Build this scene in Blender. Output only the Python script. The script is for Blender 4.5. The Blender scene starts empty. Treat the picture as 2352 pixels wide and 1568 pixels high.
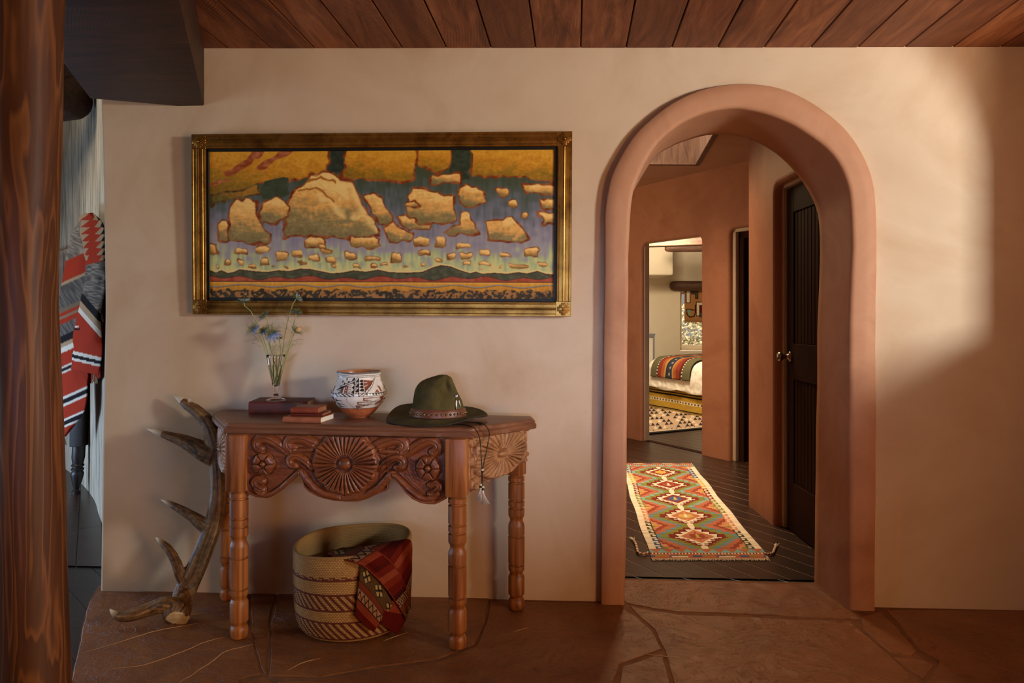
import bpy, bmesh, math, random
import numpy as np
from mathutils import Vector, Matrix, noise as mnoise

random.seed(7)
rng = np.random.default_rng(7)
SC = bpy.context.scene
COL = SC.collection

# ------------------------------------------------------------------ camera
F, CX, HY = 1680.0, 1176.0, 725.0
CAMH, CAMD, PSI = 1.2037, 3.11, math.radians(3.1)
FW = np.array([-math.sin(PSI), math.cos(PSI), 0.0])
RT = np.array([math.cos(PSI), math.sin(PSI), 0.0])
UP = np.array([0.0, 0.0, 1.0])
CAM = np.array([CAMD * math.sin(PSI), -CAMD * math.cos(PSI), CAMH])

def ray(px, py):
    return FW + RT * ((px - CX) / F) + UP * ((HY - py) / F)
def atD(px, py, d):                      # point at a given distance in front of the camera
    return CAM + ray(px, py) * d
def onY(px, py, y=0.0):                  # point on a plane parallel to the front wall
    r = ray(px, py)
    return CAM + r * ((y - CAM[1]) / r[1])
def onZ(px, py, z=0.0):                  # point on a level plane
    r = ray(px, py)
    return CAM + r * ((z - CAM[2]) / r[2])
def onP(px, py, p0, n):                  # point on any plane
    r = ray(px, py)
    return CAM + r * (np.dot(np.asarray(p0) - CAM, n) / np.dot(r, n))
def cw(xc, d, z=0.0):                    # camera-relative ground position
    p = CAM + RT * xc + FW * d
    return np.array([p[0], p[1], z])
def depth(p):
    return float(np.dot(np.asarray(p) - CAM, FW))

cam_d = bpy.data.cameras.new('camera')
cam = bpy.data.objects.new('camera', cam_d)
COL.objects.link(cam)
cam.location = CAM
cam.rotation_euler = (math.pi / 2, 0, PSI)
cam_d.sensor_width = 36.0
cam_d.lens = F / 2352 * 36
cam_d.shift_y = -(784 - HY) / 2352
cam_d.clip_start = 0.02
SC.camera = cam
SC.view_settings.view_transform = 'Standard'
SC.view_settings.look = 'None'
SC.view_settings.gamma = 1.0
SC.view_settings.use_curve_mapping = False

# ------------------------------------------------------------------ colours
def lin1(v):
    v = np.asarray(v, float) / 255.0
    return np.where(v <= 0.04045, v / 12.92, ((v + 0.055) / 1.055) ** 2.4)
def rgb(r, g, b):
    l = lin1([r, g, b])
    return (float(l[0]), float(l[1]), float(l[2]), 1.0)

# ------------------------------------------------------------------ materials
class NM:
    def __init__(s, name):
        s.m = bpy.data.materials.new(name)
        s.m.use_nodes = True
        s.t = s.m.node_tree
        s.b = s.t.nodes['Principled BSDF']
    def n(s, typ, **kw):
        nd = s.t.nodes.new('ShaderNode' + typ)
        for k, v in kw.items():
            if k.startswith('i_'):
                nd.inputs[k[2:].replace('_', ' ')].default_value = v
            else:
                setattr(nd, k, v)
        return nd
    def l(s, a, b):
        s.t.links.new(a, b)
    def coords(s, scale=(1, 1, 1), rot=(0, 0, 0), rnd=None):
        tc = s.n('TexCoord')
        mp = s.n('Mapping')
        s.l(tc.outputs['Object'], mp.inputs['Vector'])
        mp.inputs['Scale'].default_value = scale
        mp.inputs['Rotation'].default_value = rot
        out = mp.outputs['Vector']
        if rnd:
            at = s.n('Attribute', attribute_name='rnd')
            sc = s.n('VectorMath', operation='SCALE')
            s.l(at.outputs['Vector'], sc.inputs[0]); sc.inputs['Scale'].default_value = rnd
            ad = s.n('VectorMath', operation='ADD')
            s.l(out, ad.inputs[0]); s.l(sc.outputs[0], ad.inputs[1])
            out = ad.outputs[0]
        return out
    def noise(s, vec, scale, detail=5, rough=0.55, dist=0.0):
        nd = s.n('TexNoise')
        nd.inputs['Scale'].default_value = scale
        nd.inputs['Detail'].default_value = detail
        nd.inputs['Roughness'].default_value = rough
        nd.inputs['Distortion'].default_value = dist
        s.l(vec, nd.inputs['Vector'])
        return nd.outputs['Fac']
    def ramp(s, fac, stops):
        r = s.n('ValToRGB')
        e = r.color_ramp.elements
        while len(e) < len(stops):
            e.new(0.5)
        for el, (p, c) in zip(e, stops):
            el.position = p
            el.color = c
        s.l(fac, r.inputs['Fac'])
        return r.outputs['Color']
    def mix(s, fac, a, b, mode='MIX'):
        m = s.n('Mix', data_type='RGBA', blend_type=mode)
        if isinstance(fac, (int, float)):
            m.inputs[0].default_value = fac
        else:
            s.l(fac, m.inputs[0])
        for v, i in ((a, 6), (b, 7)):
            if isinstance(v, tuple):
                m.inputs[i].default_value = v
            else:
                s.l(v, m.inputs[i])
        return m.outputs[2]
    def math(s, op, a, b=None):
        m = s.n('Math', operation=op)
        for v, i in ((a, 0), (b, 1)):
            if v is None: continue
            if isinstance(v, (int, float)): m.inputs[i].default_value = v
            else: s.l(v, m.inputs[i])
        return m.outputs[0]
    def bump(s, h, strength=0.3, dist=0.01):
        b = s.n('Bump')
        b.inputs['Strength'].default_value = strength
        b.inputs['Distance'].default_value = dist
        s.l(h, b.inputs['Height'])
        s.l(b.outputs['Normal'], s.b.inputs['Normal'])
    def base(s, c, rough=0.6, metal=0.0, spec=None, sheen=None):
        if isinstance(c, tuple): s.b.inputs['Base Color'].default_value = c
        else: s.l(c, s.b.inputs['Base Color'])
        s.b.inputs['Roughness'].default_value = rough
        s.b.inputs['Metallic'].default_value = metal
        if spec is not None: s.b.inputs['Specular IOR Level'].default_value = spec
        if sheen is not None: s.b.inputs['Sheen Weight'].default_value = sheen
        return s.m

def plaster(name, c1, c2, c3, bump=0.25, rough=0.75, big=1.1):
    k = NM(name)
    v = k.coords()
    n1 = k.noise(v, big, 7, 0.6, 0.6)
    c = k.ramp(n1, [(0.32, c1), (0.52, c2), (0.72, c3)])
    n2 = k.noise(v, 4.3, 7, 0.55, 0.9)
    c = k.mix(k.math('MULTIPLY', n2, 0.5), c, c1)
    n3 = k.noise(v, 55, 3)
    n4 = k.noise(v, 5.5, 4, 0.5, 0.2)
    h = k.math('ADD', k.math('MULTIPLY', n3, 0.05), n4)
    k.bump(h, bump, 0.012)
    return k.base(c, rough, spec=0.25)

def wood(name, stops, scale=(1.2, 14, 14), rough=0.5, bump=0.25, rot=(0, 0, 0), rnd=None, saw=0.0, freq=2.4, spec=0.4, bdist=0.004, tone=0.0):
    k = NM(name)
    v = k.coords(scale, rot, rnd)
    n1 = k.noise(v, freq, 6, 0.6, 1.1)
    c = k.ramp(n1, stops)
    n2 = k.noise(v, freq * 7, 5, 0.65, 0.3)
    c = k.mix(k.math('MULTIPLY', n2, 0.55), c, stops[0][1])
    h = k.math('ADD', k.math('MULTIPLY', n2, 0.6), n1)
    if rnd and tone:
        at = k.n('Attribute', attribute_name='rnd')
        sep = k.n('SeparateXYZ'); k.l(at.outputs['Vector'], sep.inputs[0])
        c = k.mix(k.math('MULTIPLY', sep.outputs[1], tone), c, stops[0][1])
    if saw:
        wv = k.n('TexWave', wave_type='RINGS', rings_direction='Z')
        vv = k.coords((1, 1, 1), rot, (rnd or 0) * 0.35 if rnd else None)
        k.l(vv, wv.inputs['Vector'])
        wv.inputs['Scale'].default_value = saw
        wv.inputs['Distortion'].default_value = 1.5
        wv.inputs['Detail'].default_value = 3
        wv.inputs['Detail Scale'].default_value = 2.0
        pat = k.noise(vv, 3.0, 3)
        patr = k.ramp(pat, [(0.45, (0, 0, 0, 1)), (0.62, (1, 1, 1, 1))])
        f = k.math('MULTIPLY', k.math('MULTIPLY', wv.outputs['Fac'], patr), 0.5)
        c = k.mix(f, c, stops[0][1])
        h = k.math('ADD', h, k.math('MULTIPLY', f, 0.5))
    k.bump(h, bump, bdist)
    return k.base(c, rough, spec=spec)

def vcol(name, rough=0.8, bump=0.15, bscale=150, spec=0.25, sheen=None, metal=0.0, stretch=(1, 1, 1), bdist=0.002):
    k = NM(name)
    at = k.n('Attribute', attribute_name='Col')
    v = k.coords(stretch)
    if bump:
        k.bump(k.noise(v, bscale, 4), bump, bdist)
    return k.base(at.outputs['Color'], rough, metal, spec, sheen)

def plain(name, c, rough=0.6, metal=0.0, spec=0.4, var=None, vscale=8, bump=0.0, bscale=60):
    k = NM(name)
    v = k.coords()
    if var:
        cc = k.ramp(k.noise(v, vscale, 5), [(0.35, c), (0.65, var)])
    else:
        cc = k.ramp(k.noise(v, 12, 3), [(0.3, tuple(x * 0.93 for x in c[:3]) + (1,)), (0.7, c)])
    if bump:
        k.bump(k.noise(v, bscale, 5), bump, 0.003)
    return k.base(cc, rough, metal, spec)

# ------------------------------------------------------------------ mesh helpers
ORG = {}
def mesh(name, V, Fc, mat, parent=None, col=None, smooth=True, rnd=None, origin=None):
    V = np.asarray(V, float).reshape(-1, 3)
    if parent is not None:
        org = ORG[parent.name]
    elif origin is not None:
        org = np.asarray(origin, float)
    else:
        org = np.zeros(3)
    me = bpy.data.meshes.new(name)
    if isinstance(Fc, np.ndarray):
        nf, k = Fc.shape
        me.vertices.add(len(V))
        me.vertices.foreach_set('co', (V - org).astype(np.float32).ravel())
        me.loops.add(nf * k)
        me.loops.foreach_set('vertex_index', Fc.astype(np.int32).ravel())
        me.polygons.add(nf)
        me.polygons.foreach_set('loop_start', np.arange(0, nf * k, k, dtype=np.int32))
        me.update(calc_edges=True)
    else:
        me.from_pydata([tuple(v) for v in (V - org)], [], [tuple(int(i) for i in f) for f in Fc])
        me.update()
    if col is not None:
        col = np.asarray(col, float).reshape(-1, 3)
        a = me.color_attributes.new('Col', 'FLOAT_COLOR', 'POINT')
        full = np.ones((len(V), 4), np.float32)
        full[:, :3] = lin1(np.clip(col, 0, 255))
        a.data.foreach_set('color', full.ravel())
    if rnd is not None:
        a = me.attributes.new('rnd', 'FLOAT_VECTOR', 'POINT')
        a.data.foreach_set('vector', np.asarray(rnd, np.float32).ravel())
    if smooth:
        me.polygons.foreach_set('use_smooth', [True] * len(me.polygons))
    if mat is not None:
        me.materials.append(mat)
    o = bpy.data.objects.new(name, me)
    COL.objects.link(o)
    o.location = org if parent is None else (0, 0, 0)
    o.parent = parent
    ORG[o.name] = org
    return o

def tag(o, label=None, cat=None, group=None, kind=None):
    if label: o['label'] = label
    if cat: o['category'] = cat
    if group: o['group'] = group
    if kind: o['kind'] = kind
    return o

def thing(name, label, cat, loc, group=None):
    o = bpy.data.objects.new(name, None)
    COL.objects.link(o)
    o.location = tuple(loc)
    o.empty_display_size = 0.05
    ORG[o.name] = np.asarray(loc, float)
    return tag(o, label, cat, group)

def struct(o):
    o['kind'] = 'structure'
    return o

def sharp(o, ang=35):
    # smooth shading with hard edges beyond an angle
    me = o.data
    bm = bmesh.new(); bm.from_mesh(me)
    for e in bm.edges:
        if len(e.link_faces) == 2 and e.calc_face_angle(0) > math.radians(ang):
            e.smooth = False
    bm.to_mesh(me); bm.free()
    return o

class MB:
    def __init__(s): s.V = []; s.F = []; s.C = []
    def add(s, V, Fc, c=None):
        b = len(s.V)
        V = [tuple(v) for v in np.asarray(V, float)]
        s.V += V
        s.F += [tuple(int(i) + b for i in f) for f in Fc]
        if c is not None: s.C += [tuple(c)] * len(V) if np.ndim(c) == 1 else [tuple(x) for x in c]
        return s
    def build(s, name, mat, parent=None, smooth=True, origin=None, ang=None):
        o = mesh(name, s.V, s.F, mat, parent, s.C if s.C else None, smooth, origin=origin)
        if ang: sharp(o, ang)
        return o

def norm(v):
    v = np.asarray(v, float)
    return v / max(np.linalg.norm(v), 1e-9)

def tube(pts, rad, n=10, caps=True, flat=1.0):
    pts = np.asarray(pts, float)
    m = len(pts)
    rad = np.full(m, rad) if np.isscalar(rad) else np.asarray(rad, float)
    tg = np.gradient(pts, axis=0)
    V = []; Fc = []
    up = np.array([0.31, 0.2, 0.93])
    nrm = None
    for i in range(m):
        t = norm(tg[i])
        if nrm is None:
            a = np.cross(t, up)
            if np.linalg.norm(a) < 1e-3: a = np.cross(t, [1, 0, 0])
            nrm = norm(a)
        else:
            nrm = norm(nrm - t * np.dot(nrm, t))
        bn = np.cross(t, nrm)
        for k in range(n):
            a = 2 * math.pi * k / n
            V.append(pts[i] + rad[i] * (math.cos(a) * nrm + math.sin(a) * flat * bn))
    for i in range(m - 1):
        for k in range(n):
            a, b = i * n + k, i * n + (k + 1) % n
            Fc.append((a, b, b + n, a + n))
    if caps:
        Fc.append(tuple(range(n - 1, -1, -1)))
        Fc.append(tuple((m - 1) * n + k for k in range(n)))
    return V, Fc

def spline(pts, n):
    # Catmull-Rom through the points
    p = np.asarray(pts, float)
    P = np.vstack([2 * p[0] - p[1], p, 2 * p[-1] - p[-2]])
    out = []
    seg = len(p) - 1
    for j in range(n):
        t = j / (n - 1) * seg
        i = min(int(t), seg - 1)
        u = t - i
        a, b, c, d = P[i], P[i + 1], P[i + 2], P[i + 3]
        out.append(0.5 * ((2 * b) + (c - a) * u + (2 * a - 5 * b + 4 * c - d) * u * u + (3 * b - a - 3 * c + d) * u ** 3))
    return np.array(out)

def lathe(prof, center, n=48, closed_caps=True):
    V = []; Fc = []
    for r, z in prof:
        for k in range(n):
            a = 2 * math.pi * k / n
            V.append((center[0] + r * math.cos(a), center[1] + r * math.sin(a), center[2] + z))
    for i in range(len(prof) - 1):
        for k in range(n):
            a, b = i * n + k, i * n + (k + 1) % n
            Fc.append((a, b, b + n, a + n))
    if closed_caps:
        Fc.append(tuple(range(n - 1, -1, -1)))
        Fc.append(tuple((len(prof) - 1) * n + k for k in range(n)))
    return V, Fc

def box8(c, ax, ay, az):
    c, ax, ay, az = (np.asarray(x, float) for x in (c, ax, ay, az))
    V = [c + sx * ax + sy * ay + sz * az for sz in (-1, 1) for sx, sy in ((-1, -1), (1, -1), (1, 1), (-1, 1))]
    return V, [(3, 2, 1, 0), (4, 5, 6, 7), (0, 1, 5, 4), (1, 2, 6, 5), (2, 3, 7, 6), (3, 0, 4, 7)]

def bevel_box(c, ax, ay, az, r=0.004, seg=2):
    V, Fc = box8(c, ax, ay, az)
    bm = bmesh.new()
    vs = [bm.verts.new(tuple(v)) for v in V]
    for f in Fc: bm.faces.new([vs[i] for i in f])
    bm.normal_update()
    bmesh.ops.bevel(bm, geom=bm.edges[:], offset=r, segments=seg, profile=0.5, affect='EDGES')
    bm.verts.index_update()
    V = [tuple(v.co) for v in bm.verts]
    Fc = [tuple(v.index for v in f.verts) for f in bm.faces]
    bm.free()
    return V, Fc

def gridF(h, w, wrap=False):
    i = np.arange(h - 1)[:, None]; j = np.arange(w if wrap else w - 1)[None, :]
    j2 = (j + 1) % w
    return np.stack([i * w + j, i * w + j2, (i + 1) * w + j2, (i + 1) * w + j], -1).reshape(-1, 4)

def grid(name, P, mat, parent=None, col=None, wrap=False, origin=None, thick=0.0, flip=False):
    h, w = P.shape[:2]
    Fc = gridF(h, w, wrap)
    if flip: Fc = Fc[:, ::-1].copy()
    o = mesh(name, P.reshape(-1, 3), Fc, mat, parent, col, True, origin=origin)
    if thick:
        md = o.modifiers.new('thickness', 'SOLIDIFY')
        md.thickness = thick; md.offset = -1.0
    return o

def offset_poly(poly, d):
    # inward offset of a convex counter-clockwise polygon (2-D)
    n = len(poly); out = []
    p = [np.asarray(q[:2], float) for q in poly]
    for i in range(n):
        a, b, c = p[i - 1], p[i], p[(i + 1) % n]
        e1, e2 = norm(b - a), norm(c - b)
        n1, n2 = np.array([-e1[1], e1[0]]), np.array([-e2[1], e2[0]])
        k = 1 + np.dot(n1, n2)
        out.append(b + (n1 + n2) * d / max(k, 0.2))
    return out

def subdiv_loop(poly, step):
    out = []
    n = len(poly)
    for i in range(n):
        a, b = np.asarray(poly[i], float), np.asarray(poly[(i + 1) % n], float)
        m = max(1, int(np.linalg.norm(b - a) / step))
        for k in range(m): out.append(a + (b - a) * k / m)
    return out

def fill_holes(loops3d):
    # triangulate a flat region bounded by the first loop, with the others as holes
    bm = bmesh.new()
    edges = []
    for lp in loops3d:
        vs = [bm.verts.new(tuple(p)) for p in lp]
        for i in range(len(vs)):
            edges.append(bm.edges.new((vs[i], vs[(i + 1) % len(vs)])))
    bmesh.ops.triangle_fill(bm, use_beauty=True, use_dissolve=False, edges=edges)
    bm.verts.index_update()
    V = [tuple(v.co) for v in bm.verts]
    Fc = [tuple(v.index for v in f.verts) for f in bm.faces]
    bm.free()
    return V, Fc

# ------------------------------------------------------------------ numpy pattern canvas
def vnoise(h, w, ch, cw_, seed):
    r = np.random.default_rng(seed)
    g = r.random((ch + 2, cw_ + 2))
    y = np.linspace(0, ch, h); x = np.linspace(0, cw_, w)
    yi = np.minimum(y.astype(int), ch); xi = np.minimum(x.astype(int), cw_)
    fy = (y - yi)[:, None]; fx = (x - xi)[None, :]
    fy = fy * fy * (3 - 2 * fy); fx = fx * fx * (3 - 2 * fx)
    a = g[yi][:, xi]; b = g[yi][:, xi + 1]; c = g[yi + 1][:, xi]; d = g[yi + 1][:, xi + 1]
    return (a * (1 - fx) + b * fx) * (1 - fy) + (c * (1 - fx) + d * fx) * fy

def inpoly(X, Y, pts):
    m = np.zeros(X.shape, bool)
    n = len(pts)
    for i in range(n):
        x1, y1 = pts[i]; x2, y2 = pts[(i + 1) % n]
        if y1 == y2: continue
        c = ((Y >= min(y1, y2)) & (Y < max(y1, y2)))
        xs = x1 + (Y - y1) / (y2 - y1) * (x2 - x1)
        m ^= c & (X < xs)
    return m

def dpoly(X, Y, pts):
    # distance to a polyline
    d = np.full(X.shape, 1e9)
    for (x1, y1), (x2, y2) in zip(pts[:-1], pts[1:]):
        dx, dy = x2 - x1, y2 - y1
        L = dx * dx + dy * dy + 1e-9
        t = np.clip(((X - x1) * dx + (Y - y1) * dy) / L, 0, 1)
        d = np.minimum(d, np.hypot(X - x1 - t * dx, Y - y1 - t * dy))
    return d

class Canvas:
    def __init__(s, x0, x1, y0, y1, w, h):
        s.w, s.h = w, h
        s.X, s.Y = np.meshgrid(np.linspace(x0, x1, w), np.linspace(y0, y1, h))
        s.a = np.zeros((h, w, 3))
        s.wx = 0; s.wy = 0
    def warp(s, amp, c, seed):
        s.wx = (vnoise(s.h, s.w, c[1], c[0], seed) - 0.5) * amp
        s.wy = (vnoise(s.h, s.w, c[1], c[0], seed + 1) - 0.5) * amp
    def put(s, m, c):
        c = np.asarray(c, float)
        if c.ndim == 1: s.a[m] = c
        else: s.a[m] = c[m]
    def poly(s, pts, c):
        m = inpoly(s.X + s.wx, s.Y + s.wy, pts)
        s.put(m, c)
        return m
    def line(s, pts, wd, c):
        m = dpoly(s.X + s.wx, s.Y + s.wy, pts) < wd
        s.put(m, c)
        return m

def lerp3(t, stops):
    t = np.asarray(t, float)
    xs = [p for p, _ in stops]
    return np.stack([np.interp(t, xs, [c[k] for _, c in stops]) for k in range(3)], -1)
# ================================================================== MATERIALS OF THE ROOM
M_WALL = plaster('cream_plaster', rgb(198, 164, 132), rgb(216, 188, 160), rgb(206, 174, 146), 0.22, 0.7, 1.6)
M_TERRA = plaster('terracotta_plaster', rgb(178, 122, 90), rgb(196, 142, 108), rgb(164, 108, 78), 0.18, 0.62, 2.2)
M_HALL = plaster('hall_plaster', rgb(160, 100, 68), rgb(180, 118, 84), rgb(144, 84, 56), 0.18, 0.65, 1.6)
M_STREAK = None
def streaky():
    k = NM('streaked_plaster')
    v = k.coords((7.0, 7.0, 1.1))
    n = k.noise(v, 2.2, 7, 0.62, 0.5)
    c = k.ramp(n, [(0.34, rgb(116, 106, 90)), (0.5, rgb(164, 152, 130)), (0.68, rgb(192, 182, 162))])
    k.bump(n, 0.25, 0.01)
    return k.base(c, 0.65, spec=0.3)
M_STREAK = streaky()
M_HCEIL = plaster('hall_ceiling_plaster', rgb(176, 128, 96), rgb(186, 138, 106), rgb(170, 122, 90), 0.15, 0.8)
M_BED = plaster('bedroom_plaster', rgb(222, 206, 178), rgb(228, 214, 188), rgb(216, 198, 170), 0.12, 0.8)
M_WHITE = plain('painted_jamb', rgb(200, 172, 140), 0.5, var=rgb(190, 162, 130))
M_CEIL = wood('ceiling_wood', [(0.30, rgb(92, 44, 20)), (0.5, rgb(156, 90, 50)), (0.72, rgb(196, 124, 76))], (7, 0.9, 7), 0.62, 0.5, (0, 0, -math.atan(143 / F) + PSI), rnd=9.0, saw=26, tone=0.55)
M_BEAM = wood('beam_wood', [(0.30, rgb(34, 14, 4)), (0.5, rgb(64, 30, 10)), (0.74, rgb(92, 48, 20))], (1.6, 9, 9), 0.6, 0.35, (0, 0, 0.3), saw=30)
def post_mat():
    k = NM('post_wood')
    v = k.coords((5.0, 5.0, 0.5))
    n1 = k.noise(v, 2.0, 3, 0.45, 0.5)
    B1, B2, OR, DK = rgb(84, 47, 27), rgb(96, 56, 32), rgb(140, 86, 46), rgb(52, 29, 17)
    c = k.ramp(n1, [(0.30, DK), (0.40, B1), (0.445, OR), (0.465, B1), (0.50, B2), (0.525, OR), (0.54, B1), (0.60, B2), (0.62, OR), (0.64, B1), (0.74, DK)])
    v2 = k.coords((26, 26, 1.6))
    n2 = k.noise(v2, 2.0, 6, 0.6, 0.4)
    c = k.mix(k.math('MULTIPLY', n2, 0.6), c, rgb(62, 32, 16))
    k.bump(k.math('ADD', k.math('MULTIPLY', n1, 0.5), k.math('MULTIPLY', n2, 0.35)), 0.3, 0.008)
    return k.base(c, 0.5, spec=0.3)
M_POST = post_mat()
M_DFLOOR = wood('dark_floor_wood', [(0.3, rgb(32, 18, 10)), (0.5, rgb(54, 32, 19)), (0.75, rgb(80, 50, 28))], (1.3, 10, 10), 0.34, 0.15, (0, 0, -1.0), rnd=7.0, spec=0.5, tone=0.4)
M_SEAM_HILITE = plain('floor_seam_highlight', rgb(150, 116, 84), 0.6)  # tan in the gaps paints the highlight along the plank bevels
M_LFLOOR = wood('black_floor_wood', [(0.3, rgb(26, 22, 20)), (0.5, rgb(42, 36, 32)), (0.75, rgb(56, 48, 42))], (1.3, 10, 10), 0.42, 0.12, (0, 0, 0.9), spec=0.5)
M_WEATHER = wood('weathered_wood', [(0.3, rgb(84, 58, 44)), (0.5, rgb(118, 88, 70)), (0.75, rgb(146, 114, 92))], (6, 6, 1.4), 0.7, 0.35)
M_LOG = wood('log_wood', [(0.3, rgb(60, 36, 24)), (0.5, rgb(98, 64, 44)), (0.75, rgb(128, 90, 66))], (1.0, 9, 9), 0.6, 0.35, (0, 0, PSI))
M_DOOR = wood('door_wood', [(0.3, rgb(40, 19, 8)), (0.5, rgb(50, 25, 12)), (0.75, rgb(60, 31, 15))], (9, 9, 1.0), 0.75, 0.10, spec=0.06)
M_BLACK = plain('black_iron', rgb(22, 20, 20), 0.5)

def stone_mat():
    k = NM('flagstone')
    v = k.coords()
    n1 = k.noise(v, 2.2, 8, 0.62, 0.8)
    c = k.ramp(n1, [(0.30, rgb(116, 62, 26)), (0.48, rgb(148, 90, 46)), (0.62, rgb(166, 106, 58)), (0.78, rgb(132, 72, 32))])
    n2 = k.noise(v, 14, 8, 0.65, 0.4)
    c = k.mix(k.math('MULTIPLY', n2, 0.45), c, rgb(92, 50, 22))
    # cleft layers: flat terraces with small broken edges
    n3 = k.noise(v, 3.6, 9, 0.66, 0.9)
    st = k.ramp(n3, [(0.40, (0, 0, 0, 1)), (0.405, (.25, .25, .25, 1)), (0.47, (.3, .3, .3, 1)), (0.474, (.55, .55, .55, 1)), (0.56, (.6, .6, .6, 1)), (0.565, (1, 1, 1, 1))])
    v3 = k.coords((1.0, 1.5, 1.0), (0, 0, 0.5))
    n4 = k.noise(v3, 11, 7, 0.62, 0.7)
    c = k.mix(k.math('MULTIPLY', n4, 0.5), c, rgb(104, 58, 26))
    h = k.math('ADD', k.math('MULTIPLY', st, 0.55), k.math('ADD', k.math('MULTIPLY', n2, 0.35), k.math('MULTIPLY', n4, 0.6)))
    k.bump(h, 0.9, 0.018)
    k.base(c, 0.44, spec=0.45)
    return k.m
M_STONE = stone_mat()
M_MORTAR = plain('mortar', rgb(128, 82, 46), 0.85, var=rgb(108, 66, 36), vscale=20, bump=0.3)
M_LEDGE_LIT = plain('stone_ledge_lit', rgb(186, 138, 96), 0.6)  # paler than the slabs: light on the split edges put into the colour

# ================================================================== FRONT WALL WITH ARCH
T = 0.29
XR = 2.28                                   # inner face of the right-hand wall
def ceil_z(x): return 2.342 - 0.018 * x

OUT_PX = [(1380, 1400), (1381, 1250), (1383, 1100), (1386, 900), (1388, 720), (1390, 580), (1391, 486), (1400, 426), (1413, 387), (1448, 324), (1483, 284), (1535, 242), (1588, 214), (1640, 198), (1693, 191), (1746, 193), (1798, 203), (1851, 226), (1904, 261), (1949, 303), (1984, 356), (2005, 408), (2014, 468), (2015, 556), (2014, 700), (2013, 900), (2012, 1100), (2012, 1250), (2012, 1416)]
INN_PX = [(1436, 1404), (1438, 1250), (1440, 1050), (1442, 850), (1444, 720), (1444, 591), (1452, 468), (1465, 415), (1500, 345), (1535, 307), (1570, 281), (1623, 258), (1676, 248), (1711, 249), (1763, 261), (1816, 282), (1851, 303), (1897, 338), (1928, 377), (1949, 430), (1956, 486), (1958, 556), (1955, 626), (1953, 760), (1951, 900), (1951, 1050), (1952, 1250), (1953, 1416)]
BCK_PX = [(1421, 1331), (1422, 1200), (1423, 1000), (1424, 800), (1425, 680), (1427, 600), (1436, 510), (1448, 458), (1462, 429), (1500, 366), (1530, 343), (1556, 330), (1605, 314), (1640, 309), (1676, 310), (1725, 321), (1781, 352), (1826, 394), (1858, 440), (1877, 486), (1882, 535), (1883, 590), (1881, 685), (1879, 751), (1877, 840), (1874, 1000), (1872, 1180), (1870, 1345)]
def loop_on(px, y, n=110):
    # split at the springing so that jambs and arc correspond between loops
    P = np.array([onY(a, b, y) for a, b in px])
    P[0, 2] = -0.03; P[-1, 2] = -0.03
    zc = 1.45
    i0 = next(i for i in range(len(P)) if P[i, 2] > zc); i1 = len(P) - next(i for i in range(len(P)) if P[::-1][i, 2] > zc) - 1
    def cut(a, b):
        t = (zc - a[2]) / (b[2] - a[2]); return a + (b - a) * t
    cl, cr = cut(P[i0 - 1], P[i0]), cut(P[i1 + 1], P[i1])
    segs = [np.vstack([P[:i0], cl]), np.vstack([cl, P[i0:i1 + 1], cr]), np.vstack([cr, P[i1 + 1:]])]
    out = []
    for s, m in zip(segs, (24, 62, 24)):
        sp = spline(s, 400)
        L = np.concatenate([[0], np.cumsum(np.linalg.norm(np.diff(sp, axis=0), axis=1))])
        q = np.linspace(0, L[-1], m, endpoint=False) if s is not segs[2] else np.linspace(0, L[-1], m)
        out.append(np.stack([np.interp(q, L, sp[:, k]) for k in range(3)], -1))
    return np.vstack(out)
PRO = -0.040
Lw = loop_on(OUT_PX, 0.0); Lo = loop_on(OUT_PX, PRO); Li = loop_on(INN_PX, PRO); Lb = loop_on(BCK_PX, T)
Lw = Lw + (np.array([Lw[:, 0].mean(), 0, 1.45]) - Lw) * np.array([0.010, 0, 0.008]); Lw[0, 2] = Lw[-1, 2] = -0.03
def withy(P, y):
    Q = P.copy(); Q[:, 1] = y; return Q
cen = np.array([Li[:, 0].mean(), 0, 1.45])
def mixl(a, b, t): return a + (b - a) * t
rows = [withy(Lw, 0.004), withy(mixl(Lw, Lo, .8), -0.026), withy(mixl(Lo, Li, 0.012), -0.035), withy(mixl(Lo, Li, 0.05), PRO), withy(mixl(Lo, Li, 0.45), PRO - 0.003), withy(mixl(Lo, Li, 0.80), PRO)]
nrm_in = (Li - withy(mixl(Lo, Li, .8), PRO))
for a in np.linspace(0.15, 1, 6):
    th = a * math.pi / 2
    q = mixl(mixl(Lo, Li, 0.80), Li, math.sin(th)); rows.append(withy(q, PRO + 0.018 * (1 - math.cos(th))))
for t in np.linspace(0.15, 1, 8):
    q = mixl(Li, Lb, t); rows.append(withy(q, PRO + 0.018 + (T - PRO - 0.018) * t))
# hall side of the wall around the opening
back = Lb.copy(); back[:, 1] = T + 0.01
rows.append(back + (Lb - cen) * np.array([0.02, 0, 0.02]))
P = np.stack(rows)
# hand-worked waviness
for i in range(P.shape[0]):
    for j in range(P.shape[1]):
        p = P[i, j]
        P[i, j, 0] += 0.004 * mnoise.noise(Vector((p[0] * 3, p[1] * 3 + 4, p[2] * 3)))
        if i > 1: P[i, j, 1] += 0.004 * mnoise.noise(Vector((p[0] * 4 + 9, p[1] * 3, p[2] * 4)))
trim = grid('trim_1', P, M_TERRA, flip=True)
struct(trim); tag(trim, 'terracotta plaster surround and reveal of the arched opening')

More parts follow.
